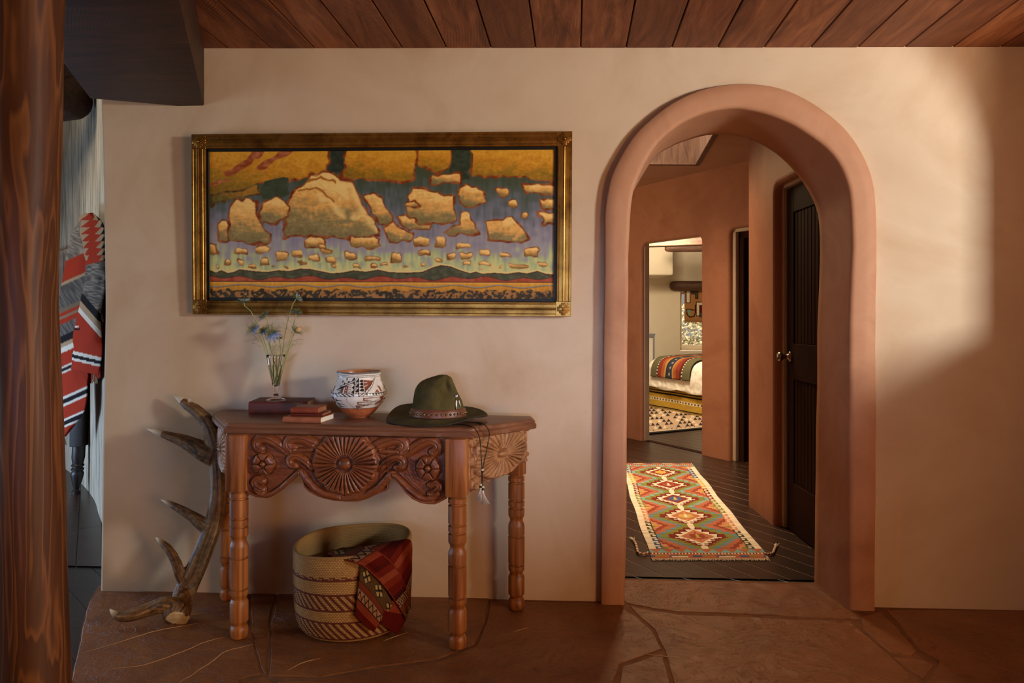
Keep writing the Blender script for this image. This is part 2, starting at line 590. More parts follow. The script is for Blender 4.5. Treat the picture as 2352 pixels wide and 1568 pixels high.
# left end of the wall, bulging a little by hand
EDGE = [(228, 1368), (230, 1250), (231, 1150), (233, 1000), (236, 860), (239, 720), (238, 620), (236, 500), (234, 400), (231, 300), (229, 240), (228, 180), (227, 90)]
E = spline([onY(a, b, 0.0) for a, b in EDGE], 30)
E[:, 0] += 0.015
E[0, 2] = -0.03
zt = ceil_z(E[-1, 0]); E[-1, 2] = zt + 0.02
nb = 30
right_edge = [np.array([XR + 0.02, 0, -0.03]), np.array([XR + 0.02, 0, ceil_z(XR) + 0.03])]
bottom1 = [np.array([x, 0, -0.03]) for x in np.linspace(E[0, 0], Lw[0, 0], 12)][1:-1]
bottom2 = [np.array([x, 0, -0.03]) for x in np.linspace(Lw[-1, 0], XR + 0.02, 8)][1:-1]
hole = withy(Lw, 0.0); hole[0, 2] = hole[-1, 2] = -0.03
outer = [E[0]] + bottom1 + list(hole) + bottom2 + [right_edge[0], right_edge[1], E[-1]] + list(E[::-1][1:-1])
V, Fc = fill_holes([outer])
mb = MB().add(V, Fc)
# rounded left end going back into the passage
prof = [(0, 0), (-0.006, 0.002), (-0.011, 0.006), (-0.015, 0.014), (-0.016, 0.03), (-0.016, T)]
S = np.array([[e + np.array([dx, dy, 0]) for e in E] for dx, dy in prof])
mb.add(S.reshape(-1, 3), gridF(*S.shape[:2]))
wall = mb.build('wall_front', M_WALL); struct(wall)
tag(wall, 'cream plaster wall with arched opening behind the console table')

# right-hand wall with a deep arched window opening (just outside the frame)
WY0, WY1, WZ0, WZ1 = -0.62, -2.35, 1.285, 2.27
def arch_loop(y0, y1, z0, z1, x, n=18):
    r = (y0 - y1) / 2; zc = z1 - r * 0.55
    pts = [np.array([x, y0, z0]), np.array([x, y0, zc])]
    for a in np.linspace(0, math.pi, n)[1:-1]:
        pts.append(np.array([x, (y0 + y1) / 2 + r * math.cos(a), zc + r * 0.55 * math.sin(a)]))
    pts += [np.array([x, y1, zc]), np.array([x, y1, z0])]
    return pts
YB = -5.2
GY0, GY1, GZ0, GZ1 = -2.75, -4.1, 0.06, 2.0
hl = arch_loop(WY0, WY1, WZ0, WZ1, XR)
h2 = [np.array([XR, GY0, GZ0]), np.array([XR, GY0, GZ1]), np.array([XR, GY1, GZ1]), np.array([XR, GY1, GZ0])]  # lower rectangular opening, added to let in the low fill light
rect = [np.array([XR, 0.1, -0.03]), np.array([XR, 0.1, 2.36]), np.array([XR, YB, 2.36]), np.array([XR, YB, -0.03])]
V, Fc = fill_holes([rect, hl, h2])
mb = MB().add(V, Fc)
for lp in (hl, h2):
    o2 = [p + np.array([0.34, 0, 0]) for p in lp]
    n = len(lp)
    mb.add(lp + o2, [(i, (i + 1) % n, n + (i + 1) % n, n + i) for i in range(n)])
V, Fc = fill_holes([[p + np.array([0.34, 0, 0]) for p in rect], [p + np.array([0.34, 0, 0]) for p in hl], [p + np.array([0.34, 0, 0]) for p in h2]])
mb.add(V, Fc)
struct(mb.build('wall_right', M_WALL, smooth=False))
V, Fc = fill_holes([[np.array([-6.5, YB, -0.03]), np.array([XR + .34, YB, -0.03]), np.array([XR + .34, YB, 3.05]), np.array([-6.5, YB, 3.05])]])
struct(mesh('wall_back', V, Fc, M_WALL))

# ================================================================== CEILING OF BOARDS
bd = norm(FW + RT * (143 / F)); bn = np.array([bd[1], -bd[0], 0])
mb_V = []; mb_F = []; mb_R = []
p_ref = onY(1334, 108, 0.0)
pitch = 0.1905
for i in range(-18, 14):
    a0 = i * pitch + 0.0018; a1 = (i + 1) * pitch - 0.0018
    r = rng.random(3)
    nseg = 24
    b = len(mb_V)
    for k in range(nseg + 1):
        s = 0.12 - 6.2 * k / nseg
        for a, dz in ((a0, 0.006), (a0 + 0.003, 0), (a1 - 0.003, 0), (a1, 0.006)):
            q = p_ref + bn * a + bd * s
            z = ceil_z(q[0]) + dz + (0.0015 * (r[0] - .5))
            mb_V.append((q[0], q[1], z)); mb_R.append(r)
    for k in range(nseg):
        for c in range(3):
            p0 = b + k * 4 + c
            mb_F.append((p0, p0 + 1, p0 + 5, p0 + 4))
ceiling = mesh('ceiling', mb_V, mb_F, M_CEIL, rnd=mb_R, smooth=False); struct(ceiling)
tag(ceiling, 'sawn brown ceiling boards running away from the arched wall')
V = [(-4.5, 0.2, 2.46), (XR + .4, 0.2, 2.36), (XR + .4, YB, 2.36), (-4.5, YB, 2.46)]
struct(mesh('ceiling_deck', V, [(0, 1, 2, 3)], M_BLACK))

# ================================================================== BOXED BEAM
zb = 2.118
A0 = onZ(413, 0, zb); A1 = onZ(468.5, 241, zb); B1 = onZ(228, 255, zb); B0 = onZ(134, 127, zb)
dirb = norm(A1 - A0)
wbeam = abs(np.dot(B1 - A1, np.array([dirb[1], -dirb[0], 0])))
bnv = np.array([-dirb[1], dirb[0], 0])
bnv = bnv if np.dot(bnv, B1 - A1) > 0 else -bnv
R1 = A1 + dirb * 0.06; R0 = A1 - dirb * 2.6
cmid = (R1 + R0) / 2 + bnv * wbeam / 2
V, Fc = bevel_box(cmid + np.array([0, 0, 0.14]), dirb * np.linalg.norm(R1 - R0) / 2, bnv * wbeam / 2, np.array([0, 0, 0.14]), 0.006, 2)
beam = mesh('ceiling_beam', V, Fc, M_BEAM); sharp(beam)
tag(beam, 'wide boxed dark wood beam hanging below the ceiling boards, its end on the plaster wall', 'beam')

# ================================================================== FLAGSTONE FLOOR
def jitter(poly, seed, step=0.05, amp=0.006):
    lp = subdiv_loop(poly, step)
    return [np.array([p[0] + amp * mnoise.noise(Vector((p[0] * 14, p[1] * 14, seed))), p[1] + amp * mnoise.noise(Vector((p[0] * 14, p[1] * 14, seed + 7))), 0]) for p in lp]
SLABS = [
    [(1424, 1330.5), (1700, 1337), (1872, 1343), (1975, 1422), (1955, 1421), (1850, 1417), (1710, 1409), (1560, 1404), (1500, 1396), (1440, 1385), (1425, 1370)],
    [(1446, 1391), (1500, 1402), (1560, 1411), (1710, 1416), (1850, 1423), (1952, 1427), (2040, 1502), (2115, 1570), (2500, 1900), (1600, 1900), (1548, 1570), (1528, 1495), (1503, 1445), (1462, 1408)],
    [(1128, 1380), (1425, 1385), (1440, 1405), (1458, 1414), (1497, 1448), (1519, 1491), (1440, 1518), (1422, 1526), (1412, 1560), (1380, 1900), (620, 1900), (640, 1566), (732, 1561), (860, 1539), (1012, 1519), (1094, 1483), (1118, 1430)],
    [(1430, 1530), (1446, 1525), (1520, 1499), (1541, 1570), (1590, 1900), (1392, 1900), (1424, 1570)],
    [(624, 1428), (640, 1358), (1122, 1370), (1112, 1428), (1088, 1478), (1010, 1512), (858, 1532), (732, 1554), (620, 1550)],
    [(205, 1382), (226, 1358), (560, 1358), (570, 1440), (586, 1500), (600, 1546), (550, 1558), (530, 1600), (420, 1900), (60, 1900), (163, 1562), (180, 1500), (190, 1440)],
    [(578, 1440), (575, 1358), (634, 1358), (615, 1430), (611, 1546), (606, 1544), (592, 1500)],
    [(556, 1566), (604, 1555), (630, 1568), (600, 1900), (430, 1900), (540, 1602)],
    [(1978, 1416), (2022, 1404), (2060, 1440), (2105, 1495), (2095, 1506), (2045, 1498), (1985, 1445)],
    [(2034, 1400), (2420, 1402), (2700, 1414), (2700, 1900), (2520, 1900), (2128, 1568), (2160, 1518), (2112, 1492), (2070, 1438)],
    [(2050, 1508), (2120, 1516), (2148, 1528), (2118, 1560)],
]
mb = MB()
for i, s in enumerate(SLABS):
    poly = [onZ(a, b) for a, b in s]
    lp = jitter(poly, i * 3.1)
    area = sum(lp[k][0] * lp[(k + 1) % len(lp)][1] - lp[(k + 1) % len(lp)][0] * lp[k][1] for k in range(len(lp)))
    if area < 0: lp = lp[::-1]
    n = len(lp)
    ins = []
    for k in range(n):
        t = norm(lp[(k + 1) % n] - lp[k - 1]); ins.append(lp[k] + np.array([-t[1], t[0], 0]) * 0.0025)
    zt = 0.0 + 0.0015 * random.random()
    bm_V = [(p[0], p[1], -0.02) for p in lp] + [(p[0], p[1], zt - 0.002) for p in lp] + [(p[0], p[1], zt) for p in ins]
    bm_F = []
    for r in range(2):
        for k in range(n):
            bm_F.append((r * n + k, r * n + (k + 1) % n, (r + 1) * n + (k + 1) % n, (r + 1) * n + k))
    mb.add(bm_V, bm_F)
    V, Fc = fill_holes([[bm_V[2 * n + k] for k in range(n)]])
    mb.add(V, [f if True else f for f in Fc])
bp = [onZ(-400, 1950), onZ(2800, 1950)]
yb = max(bp[0][1], bp[1][1])
# rest of the paving behind the camera
V = [(-2.2, YB, 0.0), (XR, YB, 0.0), (XR, -1.72, 0.0), (-1.1, -1.75, 0.0)]
mb.add(V, [(0, 1, 2, 3)])
floor = mb.build('floor', M_STONE, smooth=False); struct(floor); tag(floor, 'brown flagstone floor in large irregular slabs')
eL = [onZ(a, b, -0.0025) for a, b in [(203, 1384), (226, 1345), (1430, 1328), (1880, 1338), (2700, 1390), (2700, 1960), (40, 1960), (161, 1562), (178, 1500), (188, 1440)]]
V, Fc = fill_holes([eL]); struct(mesh('floor_bed', V, Fc, M_MORTAR, smooth=False))
# raised ledges where the stone has split, coloured pale as if catching light
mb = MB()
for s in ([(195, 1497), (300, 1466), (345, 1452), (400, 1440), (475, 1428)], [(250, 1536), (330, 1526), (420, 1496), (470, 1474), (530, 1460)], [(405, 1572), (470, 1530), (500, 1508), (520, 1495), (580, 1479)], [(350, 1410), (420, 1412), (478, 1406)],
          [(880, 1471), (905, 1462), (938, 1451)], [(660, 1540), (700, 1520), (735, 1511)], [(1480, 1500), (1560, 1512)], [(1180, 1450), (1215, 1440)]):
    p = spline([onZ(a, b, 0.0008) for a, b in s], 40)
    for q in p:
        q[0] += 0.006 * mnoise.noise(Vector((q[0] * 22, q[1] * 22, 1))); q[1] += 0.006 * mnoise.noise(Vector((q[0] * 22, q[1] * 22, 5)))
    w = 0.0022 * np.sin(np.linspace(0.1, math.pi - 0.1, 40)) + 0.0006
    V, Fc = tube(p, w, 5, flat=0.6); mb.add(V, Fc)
lg = mb.build('floor_ledges', M_LEDGE_LIT); lg.parent = floor; struct(lg)

# ================================================================== HALL BEHIND THE ARCH
PA = onZ(1608, 1043); PB = onZ(1467, 1011)
fd = norm(PB - PA); fn = np.array([fd[1], -fd[0], 0]);  fn = fn if np.dot(fn, CAM - PA) > 0 else -fn
def s_of(px, py, p0, d, n): return float(np.dot(onP(px, py, p0, n) - p0, d))
def z_of(px, py, p0, n): return float(onP(px, py, p0, n)[2])
def rrect(s0, s1, z0, z1, r, n=7):
    pts = [(s0, z0), (s0, z1 - r)]
    for a in np.linspace(math.pi, math.pi / 2, n)[1:]: pts.append((s0 + r + r * math.cos(a), z1 - r + r * math.sin(a)))
    for a in np.linspace(math.pi / 2, 0, n): pts.append((s1 - r + r * math.cos(a), z1 - r + r * math.sin(a)))
    pts += [(s1, z0)]
    return pts
def wall_open(name, p0, d, n, s0, s1, ztop, opens, mat, reveal=0.13, rnd_=0.03):
    def W(s, z, dep): return np.array([p0[0], p0[1], 0]) + d * s + np.array([0, 0, z]) - n * dep
    loops = [[W(s0, -0.03, 0), W(s0, ztop, 0), W(s1, ztop, 0), W(s1, -0.03, 0)]]
    mb = MB()
    for (a, b, zt) in opens:
        L = []
        for th in np.linspace(0, math.pi / 2, 5):
            e = rnd_ * (1 - math.sin(th)); dep = rnd_ * (1 - math.cos(th))
            L.append([W(s, z, dep) for s, z in rrect(a - e, b + e, -0.02, zt + e, 0.05 + e)])
        L.append([W(s, z, reveal) for s, z in rrect(a, b, -0.02, zt, 0.05)])
        loops.append(L[0])
        m = len(L[0])
        for r in range(len(L) - 1):
            mb.add(L[r] + L[r + 1], [(i, i + 1, m + i + 1, m + i) for i in range(m - 1)])
    V, Fc = fill_holes(loops); mb.add(V, Fc)
    o = mb.build(name, mat); struct(o); sharp(o, 40)
    return o
zH = 2.45
o1 = (s_of(1609, 1043, PA, fd, fn), s_of(1474, 1012, PA, fd, fn), z_of(1610, 541, PA, fn))
o2b = s_of(1676, 1056, PA, fd, fn)
o2 = (o2b - 0.86, o2b, z_of(1690, 524, PA, fn))
hw = wall_open('wall_hall', PA, fd, fn, -3.2, 1.75, zH + 0.01, [o1, o2], M_HALL, 0.035, 0.03)
tag(hw, 'rust plaster hall wall with two doorways')
def frame3(name, p0, d, n, a, b, zt, dep0, dep1, w, mat):
    # flat painted frame lining an opening
    def W(s, z, dep): return np.array([p0[0], p0[1], 0]) + d * s + np.array([0, 0, z]) - n * dep
    mb = MB()
    md = (dep0 + dep1) / 2; hd = n * (dep1 - dep0) / 2
    for (c, hs, hz) in (((a + w / 2), w / 2, zt / 2), ((b - w / 2), w / 2, zt / 2)):
        V, Fc = bevel_box(W(c, hz, md), d * hs, hd, np.array([0, 0, hz]), 0.003, 1); mb.add(V, Fc)
    V, Fc = bevel_box(W((a + b) / 2, zt - w / 2 + 0.002, md), d * (b - a) / 2, hd, np.array([0, 0, w / 2]), 0.003, 1); mb.add(V, Fc)
    return mb.build(name, mat, smooth=False)
fr = frame3('trim_2', PA, fd, fn, o1[0] - 0.005, o1[1] + 0.005, o1[2] + 0.012, 0.033, 0.088, 0.014, M_WHITE); struct(fr); tag(fr, 'pale painted jamb lining the bedroom doorway')
fr = frame3('trim_3', PA, fd, fn, o2[0] - 0.005, o2[1] + 0.005, o2[2] + 0.012, 0.033, 0.07, 0.04, M_WHITE); struct(fr); tag(fr, 'pale painted jamb lining the closed doorway')
fr = frame3('trim_6', PA, fd, fn, o2[0] + 0.005, o2[1] - 0.005, o2[2] + 0.005, 0.066, 0.125, 0.085, M_DOOR); struct(fr)
def Wf(s, z, dep): return np.array([PA[0], PA[1], 0]) + fd * s + np.array([0, 0, z]) - fn * dep
V, Fc = bevel_box(Wf((o2[0] + o2[1]) / 2 - .03, o2[2] / 2, 0.13), fd * (o2[1] - o2[0]) / 2, fn * 0.018, np.array([0, 0, o2[2] / 2 - 0.002]), 0.003, 1)
d2 = mesh('door_2', V, Fc, M_DOOR, smooth=False); struct(d2); tag(d2, 'dark wooden door, closed, in the narrow doorway beside the bedroom door')
mb = MB()
for zc, hh in ((0.5, 0.3), (1.38, 0.42)):
    for k in range(9):
        V, Fc = bevel_box(Wf(o2[1] - 0.21 - k * 0.05, zc, 0.111), fd * 0.022, fn * 0.004, np.array([0, 0, hh]), 0.002, 1); mb.add(V, Fc)
pn = mb.build('door_panel', M_DOOR, parent=d2, smooth=False)

# right-hand hall wall with the panelled door
QA = onZ(1720, 1160); QB = onZ(1774, 1205)
QB = QA + (QB - QA); gd = norm(QB - QA); gn = np.array([gd[1], -gd[0], 0]); gn = gn if np.dot(gn, CAM - QA) > 0 else -gn
g0 = s_of(1776, 1206, QA, gd, gn)
gz = 1.925
L_end = np.dot(np.array([0, T, 0]) - QA, np.array([0, 1, 0])) / gd[1]
gO = (g0 + 0.012, min(g0 + 0.80, L_end - 0.06), z_of(1789, 428, QA - gn * 0.03, gn))
hr = wall_open('wall_hall_right', QA, gd, gn, 0.0, L_end, zH + 0.01, [gO], M_HALL, 0.05, 0.03)
tag(hr, 'rust plaster pier and wall holding the panelled hall door')
V, Fc = fill_holes([[QA + np.array([0, 0, -.03]), QA + np.array([0, 0, zH]), QA + np.array([0.9, 0.10, zH]), QA + np.array([0.9, 0.10, -.03])]])
struct(mesh('wall_hall_return', V, Fc, M_HALL))
fr = frame3('trim_4', QA, gd, gn, gO[0] - 0.004, gO[1] + 0.004, gO[2] + 0.01, 0.045, 0.10, 0.03, M_WHITE); struct(fr); tag(fr, 'pale painted jamb of the panelled hall door')
def Wg(s, z, dep): return np.array([QA[0], QA[1], 0]) + gd * s + np.array([0, 0, z]) - gn * dep
ds0, ds1, dz = gO[0] + 0.03, gO[1] - 0.03, gO[2] - 0.022
def door_board():
    mb = MB()
    hw_ = (ds1 - ds0) / 2; mid = (ds0 + ds1) / 2
    V, Fc = bevel_box(Wg(mid, dz / 2 + 0.004, 0.085), gd * hw_, gn * 0.012, np.array([0, 0, dz / 2 - 0.004]), 0.002, 1); mb.add(V, Fc)
    st = 0.10
    pieces = [(ds0 + st / 2, dz / 2, st / 2, dz / 2 - .005), (ds1 - st / 2, dz / 2, st / 2, dz / 2 - .005), (mid, 0.14, hw_ - st, 0.135), (mid, 0.95, hw_ - st, 0.10), (mid, dz - 0.075, hw_ - st, 0.070)]
    for s, z, hs, hz in pieces:
        V, Fc = bevel_box(Wg(s, z, 0.070), gd * hs, gn * 0.0075, np.array([0, 0, hz]), 0.002, 1); mb.add(V, Fc)
    return mb.build('door_1', M_DOOR, smooth=False)
d1 = door_board(); struct(d1); tag(d1, 'dark brown hall door with two grooved panels and a metal knob')
for z0, z1 in ((0.275, 0.85), (1.05, dz - 0.145)):
    mb = MB(); k = 0; s = ds0 + 0.10
    while s < ds1 - 0.10:
        V, Fc = bevel_box(Wg(s + 0.0235, (z0 + z1) / 2, 0.0735), gd * 0.0215, gn * 0.004, np.array([0, 0, (z1 - z0) / 2]), 0.003, 1); mb.add(V, Fc); s += 0.047
    mb.build('door_panel', M_DOOR, parent=d1, smooth=False)
M_STEEL = plain('brushed_steel', rgb(170, 150, 130), 0.28, 1.0)
kn = Wg(ds0 + 0.05, z_of(1803, 817, QA - gn * 0.06, gn), 0.062)
mb = MB()
prof = [(0.030, 0), (0.031, .004), (0.026, .008), (0.012, .012), (0.011, .035), (0.020, .042), (0.026, .052), (0.026, .062), (0.020, .070), (0.006, .073)]
V, Fc = lathe(prof, (0, 0, 0), 24)
ax = norm(np.cross(gn, UP))
V = [kn + gn * v[2] + ax * v[0] + UP * v[1] for v in V]
mb.add(V, Fc)
kb = mb.build('door_knob', M_STEEL, parent=d1); kb['label'] = 'round brushed metal knob'

# hall ceiling with a timber skylight well
W1 = onZ(1497, 377, zH); W2 = onZ(1597, 377.5, zH); W3 = onZ(1636, 310, zH)
wx = norm(W2 - W1); wyv = norm(W3 - W2)
wA = W2 - wx * 0.85; wB = W2; wC = W2 + wyv * 1.3; wD = wA + wyv * 1.3
rect = [np.array([-0.9, T - .02, zH]), np.array([-0.9, 9, zH]), np.array([4.6, 9, zH]), np.array([4.6, T - .02, zH])]
V, Fc = fill_holes([rect, [wA, wB, wC, wD]])
struct(mesh('ceiling_hall', V, Fc, M_HCEIL, smooth=False))
mb = MB()
up = np.array([0, 0, 0.42])
for a, b in ((wA, wB), (wB, wC), (wC, wD), (wD, wA)):
    c = (a + b) / 2; d = norm(b - a); nn = np.array([-d[1], d[0], 0])
    out = nn if np.dot(nn, (wA + wC) / 2 - c) < 0 else -nn
    V, Fc = bevel_box(c + up / 2 + out * 0.02 + np.array([0, 0, -.004]), d * (np.linalg.norm(b - a) / 2 + 0.03), out * 0.018, up / 2, 0.002, 1)
    mb.add(V, Fc)
sk = mb.build('skylight_well', M_WEATHER, smooth=False); struct(sk); tag(sk, 'weathered board lining of the skylight well in the hall ceiling')
V = [(-0.9, T - .02, -.03), (-0.9, 9, -.03), (-0.9, 9, zH), (-0.9, T - .02, zH)]
struct(mesh('wall_hall_left', V, [(0, 1, 2, 3)], M_HALL))

# hall plank floor (boards run with the far wall), bedroom floor the same
def planks(name, origin, d, width, length, n0, n1, w, mat, z=0.0, clip=None, gap=0.0016, ch=0.003):
    nn = np.array([-d[1], d[0], 0]); V = []; Fc = []; R = []
    for i in range(n0, n1):
        s = -length / 2 + rng.random() * 1.2
        while s < length / 2:
            e = min(s + 1.4 + rng.random() * 0.9, length / 2); r = rng.random(3)
            a0, a1 = i * w + gap, (i + 1) * w - gap
            b = len(V)
            for (q, zz) in ((a0, z - ch), (a0 + .002, z), (a1 - .002, z), (a1, z - ch)):
                for t in (s + gap, e - gap):
                    p = np.asarray(origin) + d * t + nn * q; V.append((p[0], p[1], zz)); R.append(r)
            for c in range(3): Fc.append((b + 2 * c, b + 2 * c + 1, b + 2 * c + 3, b + 2 * c + 2))
            s = e
    o = mesh(name, V, Fc, mat, rnd=R, smooth=False)
    if clip is not None:
        bm = bmesh.new(); bm.from_mesh(o.data)
        bmesh.ops.bisect_plane(bm, geom=bm.verts[:] + bm.edges[:] + bm.faces[:], plane_co=clip[0], plane_no=clip[1], clear_inner=True)
        bm.to_mesh(o.data); bm.free()
    return struct(o)
M_DFLOOR2 = M_DFLOOR
fl = planks('floor_hall', np.array([1.2, 4.5, 0]), fd, 0, 16, -60, 60, 0.118, M_DFLOOR, -0.001, ((0, T + 0.012, 0), (0, 1, 0)))
tag(fl, 'dark stained plank floor of the hall')
V = [(-0.95, T + .012, -0.0024), (7, T + .012, -0.0024), (7, 13, -0.0024), (-0.95, 13, -0.0024)]
struct(mesh('floor_hall_bed', V, [(0, 1, 2, 3)], M_SEAM_HILITE, smooth=False))
# threshold strip under the bedroom door
V, Fc = bevel_box(Wf((o1[0] + o1[1]) / 2, 0.001, 0.07), fd * (o1[1] - o1[0]) / 2, fn * 0.03, np.array([0, 0, 0.003]), 0.001, 1)
th = mesh('trim_5', V, Fc, M_DOOR, smooth=False); struct(th)

# ================================================================== BEDROOM SHELL
DB = 11.2
def onB(px, py, dd=DB): return atD(px, py, dd)
bz = 2.42
wl, wr, wb, wt = 1562, 1668, 806, 668
pts = lambda a: [onB(*p) for p in a]
outerB = [onB(1300, 800), onB(1300, 400), onB(1850, 400), onB(1850, 800)]
for p, z in zip(outerB, (-.03, bz, bz, -.03)): p[2] = z
winB = pts([(wl, wb), (wl, wt - 6), (wr, wt - 6), (wr, wb)])
V, Fc = fill_holes([outerB, winB])
mb = MB().add(V, Fc)
inner = [p + FW * 0.26 for p in winB]
shr = np.mean(inner, axis=0)
inner = [p + (shr - p) * np.array([0.06, 0.06, 0.03]) for p in inner]
mb.add(winB + inner, [(i, (i + 1) % 4, 4 + (i + 1) % 4, 4 + i) for i in range(4)])
struct(mb.build('wall_bedroom', M_BED, smooth=False))
tag(bpy.data.objects['wall_bedroom'], 'cream bedroom wall around the deep window recess')
# side wall, partition backs and ceiling
q0 = outerB[0].copy(); q0[2] = -.03
sideL = [onB(1430, 800, DB), onB(1430, 800, DB) * 1]
left0 = Wf(1.75, 0, 0.16)
V = [(left0[0], left0[1], -.03), (left0[0], left0[1], bz), (outerB[0][0], outerB[0][1], bz), (outerB[0][0], outerB[0][1], -.03)]
struct(mesh('wall_bedroom_left', V, [(0, 1, 2, 3)], M_BED))
r0 = Wf(-3.2, 0, 0.16)
V = [(r0[0], r0[1], -.03), (r0[0], r0[1], bz), (outerB[2][0], outerB[2][1], bz), (outerB[2][0], outerB[2][1], -.03)]
struct(mesh('wall_bedroom_right', V, [(0, 1, 2, 3)], M_BED))
l0 = Wf(1.75, 0, .05)
V = [(l0[0], l0[1], bz), (r0[0], r0[1], bz), (outerB[2][0] + 1, outerB[2][1] + .5, bz), (outerB[0][0] - 1, outerB[0][1] + .5, bz)]
struct(mesh('ceiling_bedroom', V, [(0, 1, 2, 3)], M_LOG, smooth=False))
# dropped plaster block in the upper corner
bk0 = onB(1460, 632, DB - 0.9); bk1 = onB(1547, 632, DB - 0.9)
hxx = np.linalg.norm(bk1 - bk0) / 2
V, Fc = bevel_box(np.array([(bk0 + bk1)[0] / 2, (bk0 + bk1)[1] / 2, (bk0[2] + bz) / 2]) + FW * 0.45, RT * hxx, FW * 0.45, np.array([0, 0, (bz - bk0[2]) / 2]), 0.03, 3)
struct(mesh('wall_bedroom_bulkhead', V, Fc, M_BED))
# window: frame, pane
wi = np.mean(inner, axis=0)
hw_ = np.linalg.norm(inner[3] - inner[0]) / 2; hh_ = (inner[1][2] - inner[0][2]) / 2
M_WFRAME = plain('window_frame_paint', rgb(222, 206, 178), 0.5)
mb = MB()
for c, hx, hz in ((wi - RT * (hw_ - 0.03), 0.03, hh_), (wi + RT * (hw_ - 0.03), 0.03, hh_), (wi - UP * (hh_ - 0.035), hw_, 0.035), (wi + UP * (hh_ - 0.035), hw_, 0.035)):
    V, Fc = bevel_box(c, RT * hx, FW * 0.03, UP * hz, 0.005, 1); mb.add(V, Fc)
w1 = mb.build('window_1', M_WFRAME, smooth=False); struct(w1); tag(w1, 'pale framed bedroom window below the patterned blind')
kg = NM('window_glass'); kg.base((1, 1, 1, 1), 0.0); kg.b.inputs['Transmission Weight'].default_value = 1.0; kg.b.inputs['IOR'].default_value = 1.01
V, Fc = box8(wi, RT * (hw_ - .05), FW * 0.003, UP * (hh_ - .06))
pg = mesh('window_pane', V, Fc, kg.m, parent=w1, smooth=False)

# ================================================================== PASSAGE ROOM AT THE LEFT
LW = [(120, 1052), (142, 1071), (162, 1085), (186, 1109), (204, 1129), (219, 1153), (226, 1178)]
Lp = [onZ(a, b) for a, b in LW]
Lp = [Lp[0] + (Lp[0] - Lp[2]) * 2.2] + Lp
Lp += [onZ(238, 1208), onZ(266, 1262), onZ(310, 1310)]
sp = spline(Lp, 50)
HL = 3.0
P = np.stack([np.stack([sp[:, 0], sp[:, 1], np.full(50, z)], -1) for z in np.linspace(-0.02, HL, 14)])
lw = grid('wall_left', P, M_STREAK); struct(lw); tag(lw, 'streaked pale plaster wall curving away behind the hanging blanket')
fdl = norm(RT * (-416 - CX) / F + FW)
fl2 = planks('floor_left', np.array([-3, 1.0, 0]), fdl, 0, 12, -36, 36, 0.15, M_LFLOOR, -0.008, gap=0.0009, ch=0.0006)
tag(fl2, 'dark plank floor of the passage beside the flagstones')
V = [(-7.5, -5.2, -0.012), (-0.95, -5.2, -0.012), (-0.95, 6.5, -0.012), (-7.5, 6.5, -0.012)]
struct(mesh('floor_left_bed', V, [(0, 1, 2, 3)], M_BLACK, smooth=False))
kx = A1[0] - 0.2
V = [(-7.5, -5.2, HL), (-1.05, -5.2, HL), (-1.75, T, HL), (-0.9, T, HL), (-0.9, 6.5, HL), (-7.5, 6.5, HL)]
struct(mesh('ceiling_left', V, [tuple(range(6))], M_BEAM, smooth=False))
# wall above the boxed beam and above the front wall, closing off the taller passage
q1 = A1 + bnv * (wbeam - 0.02) + dirb * 0.05; q0 = q1 - dirb * 5.5
V = [(q0[0], q0[1], 2.14), (q1[0], q1[1], 2.14), (q1[0], q1[1], HL), (q0[0], q0[1], HL)]
struct(mesh('wall_above_beam', V, [(0, 1, 2, 3)], M_WALL))
V = [(-1.9, T, 2.3), (-0.9, T, 2.3), (-0.9, T, HL), (-1.9, T, HL), (-1.9, 0.0, 2.3), (-1.9, 0.0, HL)]
struct(mesh('wall_above_front', V, [(0, 1, 2, 3), (4, 0, 3, 5)], M_WALL))
V = [(-0.95, T, -.03), (-0.95, 6.5, -.03), (-0.95, 6.5, HL), (-0.95, T, HL)]
struct(mesh('wall_between_rooms', V, [(0, 1, 2, 3)], M_WALL))

# round roof log over the passage
def P5(px, py, d): return atD(px, py, d)
ends = P5(176, 222, 4.6)
pts_ = [ends + np.array([-t, t * 0.30, 0]) for t in (0, 0.012, 0.04, 0.4, 1.0, 2.0, 3.0)]
rad = [0.112, 0.128, 0.137, 0.139, 0.14, 0.14, 0.14]
V, Fc = tube(pts_, rad, 28)
vg = mesh('roof_log', V, Fc, M_BEAM, origin=ends); sharp(vg, 50)
tag(vg, 'dark round roof log end jutting from behind the post', 'log')

# rough post close to the camera
PD = 2.05
prof = [(-90, 60, 142), (60, 62, 136), (220, 62, 133.5), (350, 61, 131), (450, 58, 127), (620, 52, 121.5), (700, 53, 122), (800, 57, 127), (880, 61, 131), (1000, 66, 137), (1150, 69, 141), (1300, 72, 144), (1450, 76, 149), (1568, 80, 154), (1700, 84, 160), (1740, 86, 162)]
ys = np.linspace(prof[0][0], prof[-1][0], 90)
cx_ = np.interp(ys, [p[0] for p in prof], [p[1] for p in prof]); rx_ = np.interp(ys, [p[0] for p in prof], [p[2] for p in prof])
V = []; NB_ = 44
for y, c, r in zip(ys, cx_, rx_):
    ce = atD(c, y, PD); R_ = (r - c) / F * PD
    for k in range(NB_):
        a = 2 * math.pi * k / NB_
        q = R_ * (1 + 0.035 * mnoise.noise(Vector((math.cos(a) * 1.3, math.sin(a) * 1.3, ce[2] * 1.2))) + 0.012 * mnoise.noise(Vector((math.cos(a) * 4, math.sin(a) * 4, ce[2] * 3))))
        V.append((ce[0] + q * math.cos(a), ce[1] + q * math.sin(a), max(ce[2], 0.0)))
post = mesh('wooden_post', V, [tuple(f) for f in gridF(90, NB_, True)], M_POST, origin=(ce[0], ce[1], 0))
tag(post, 'hand-peeled glossy brown wooden post with streaky grain at the edge of the passage', 'post')

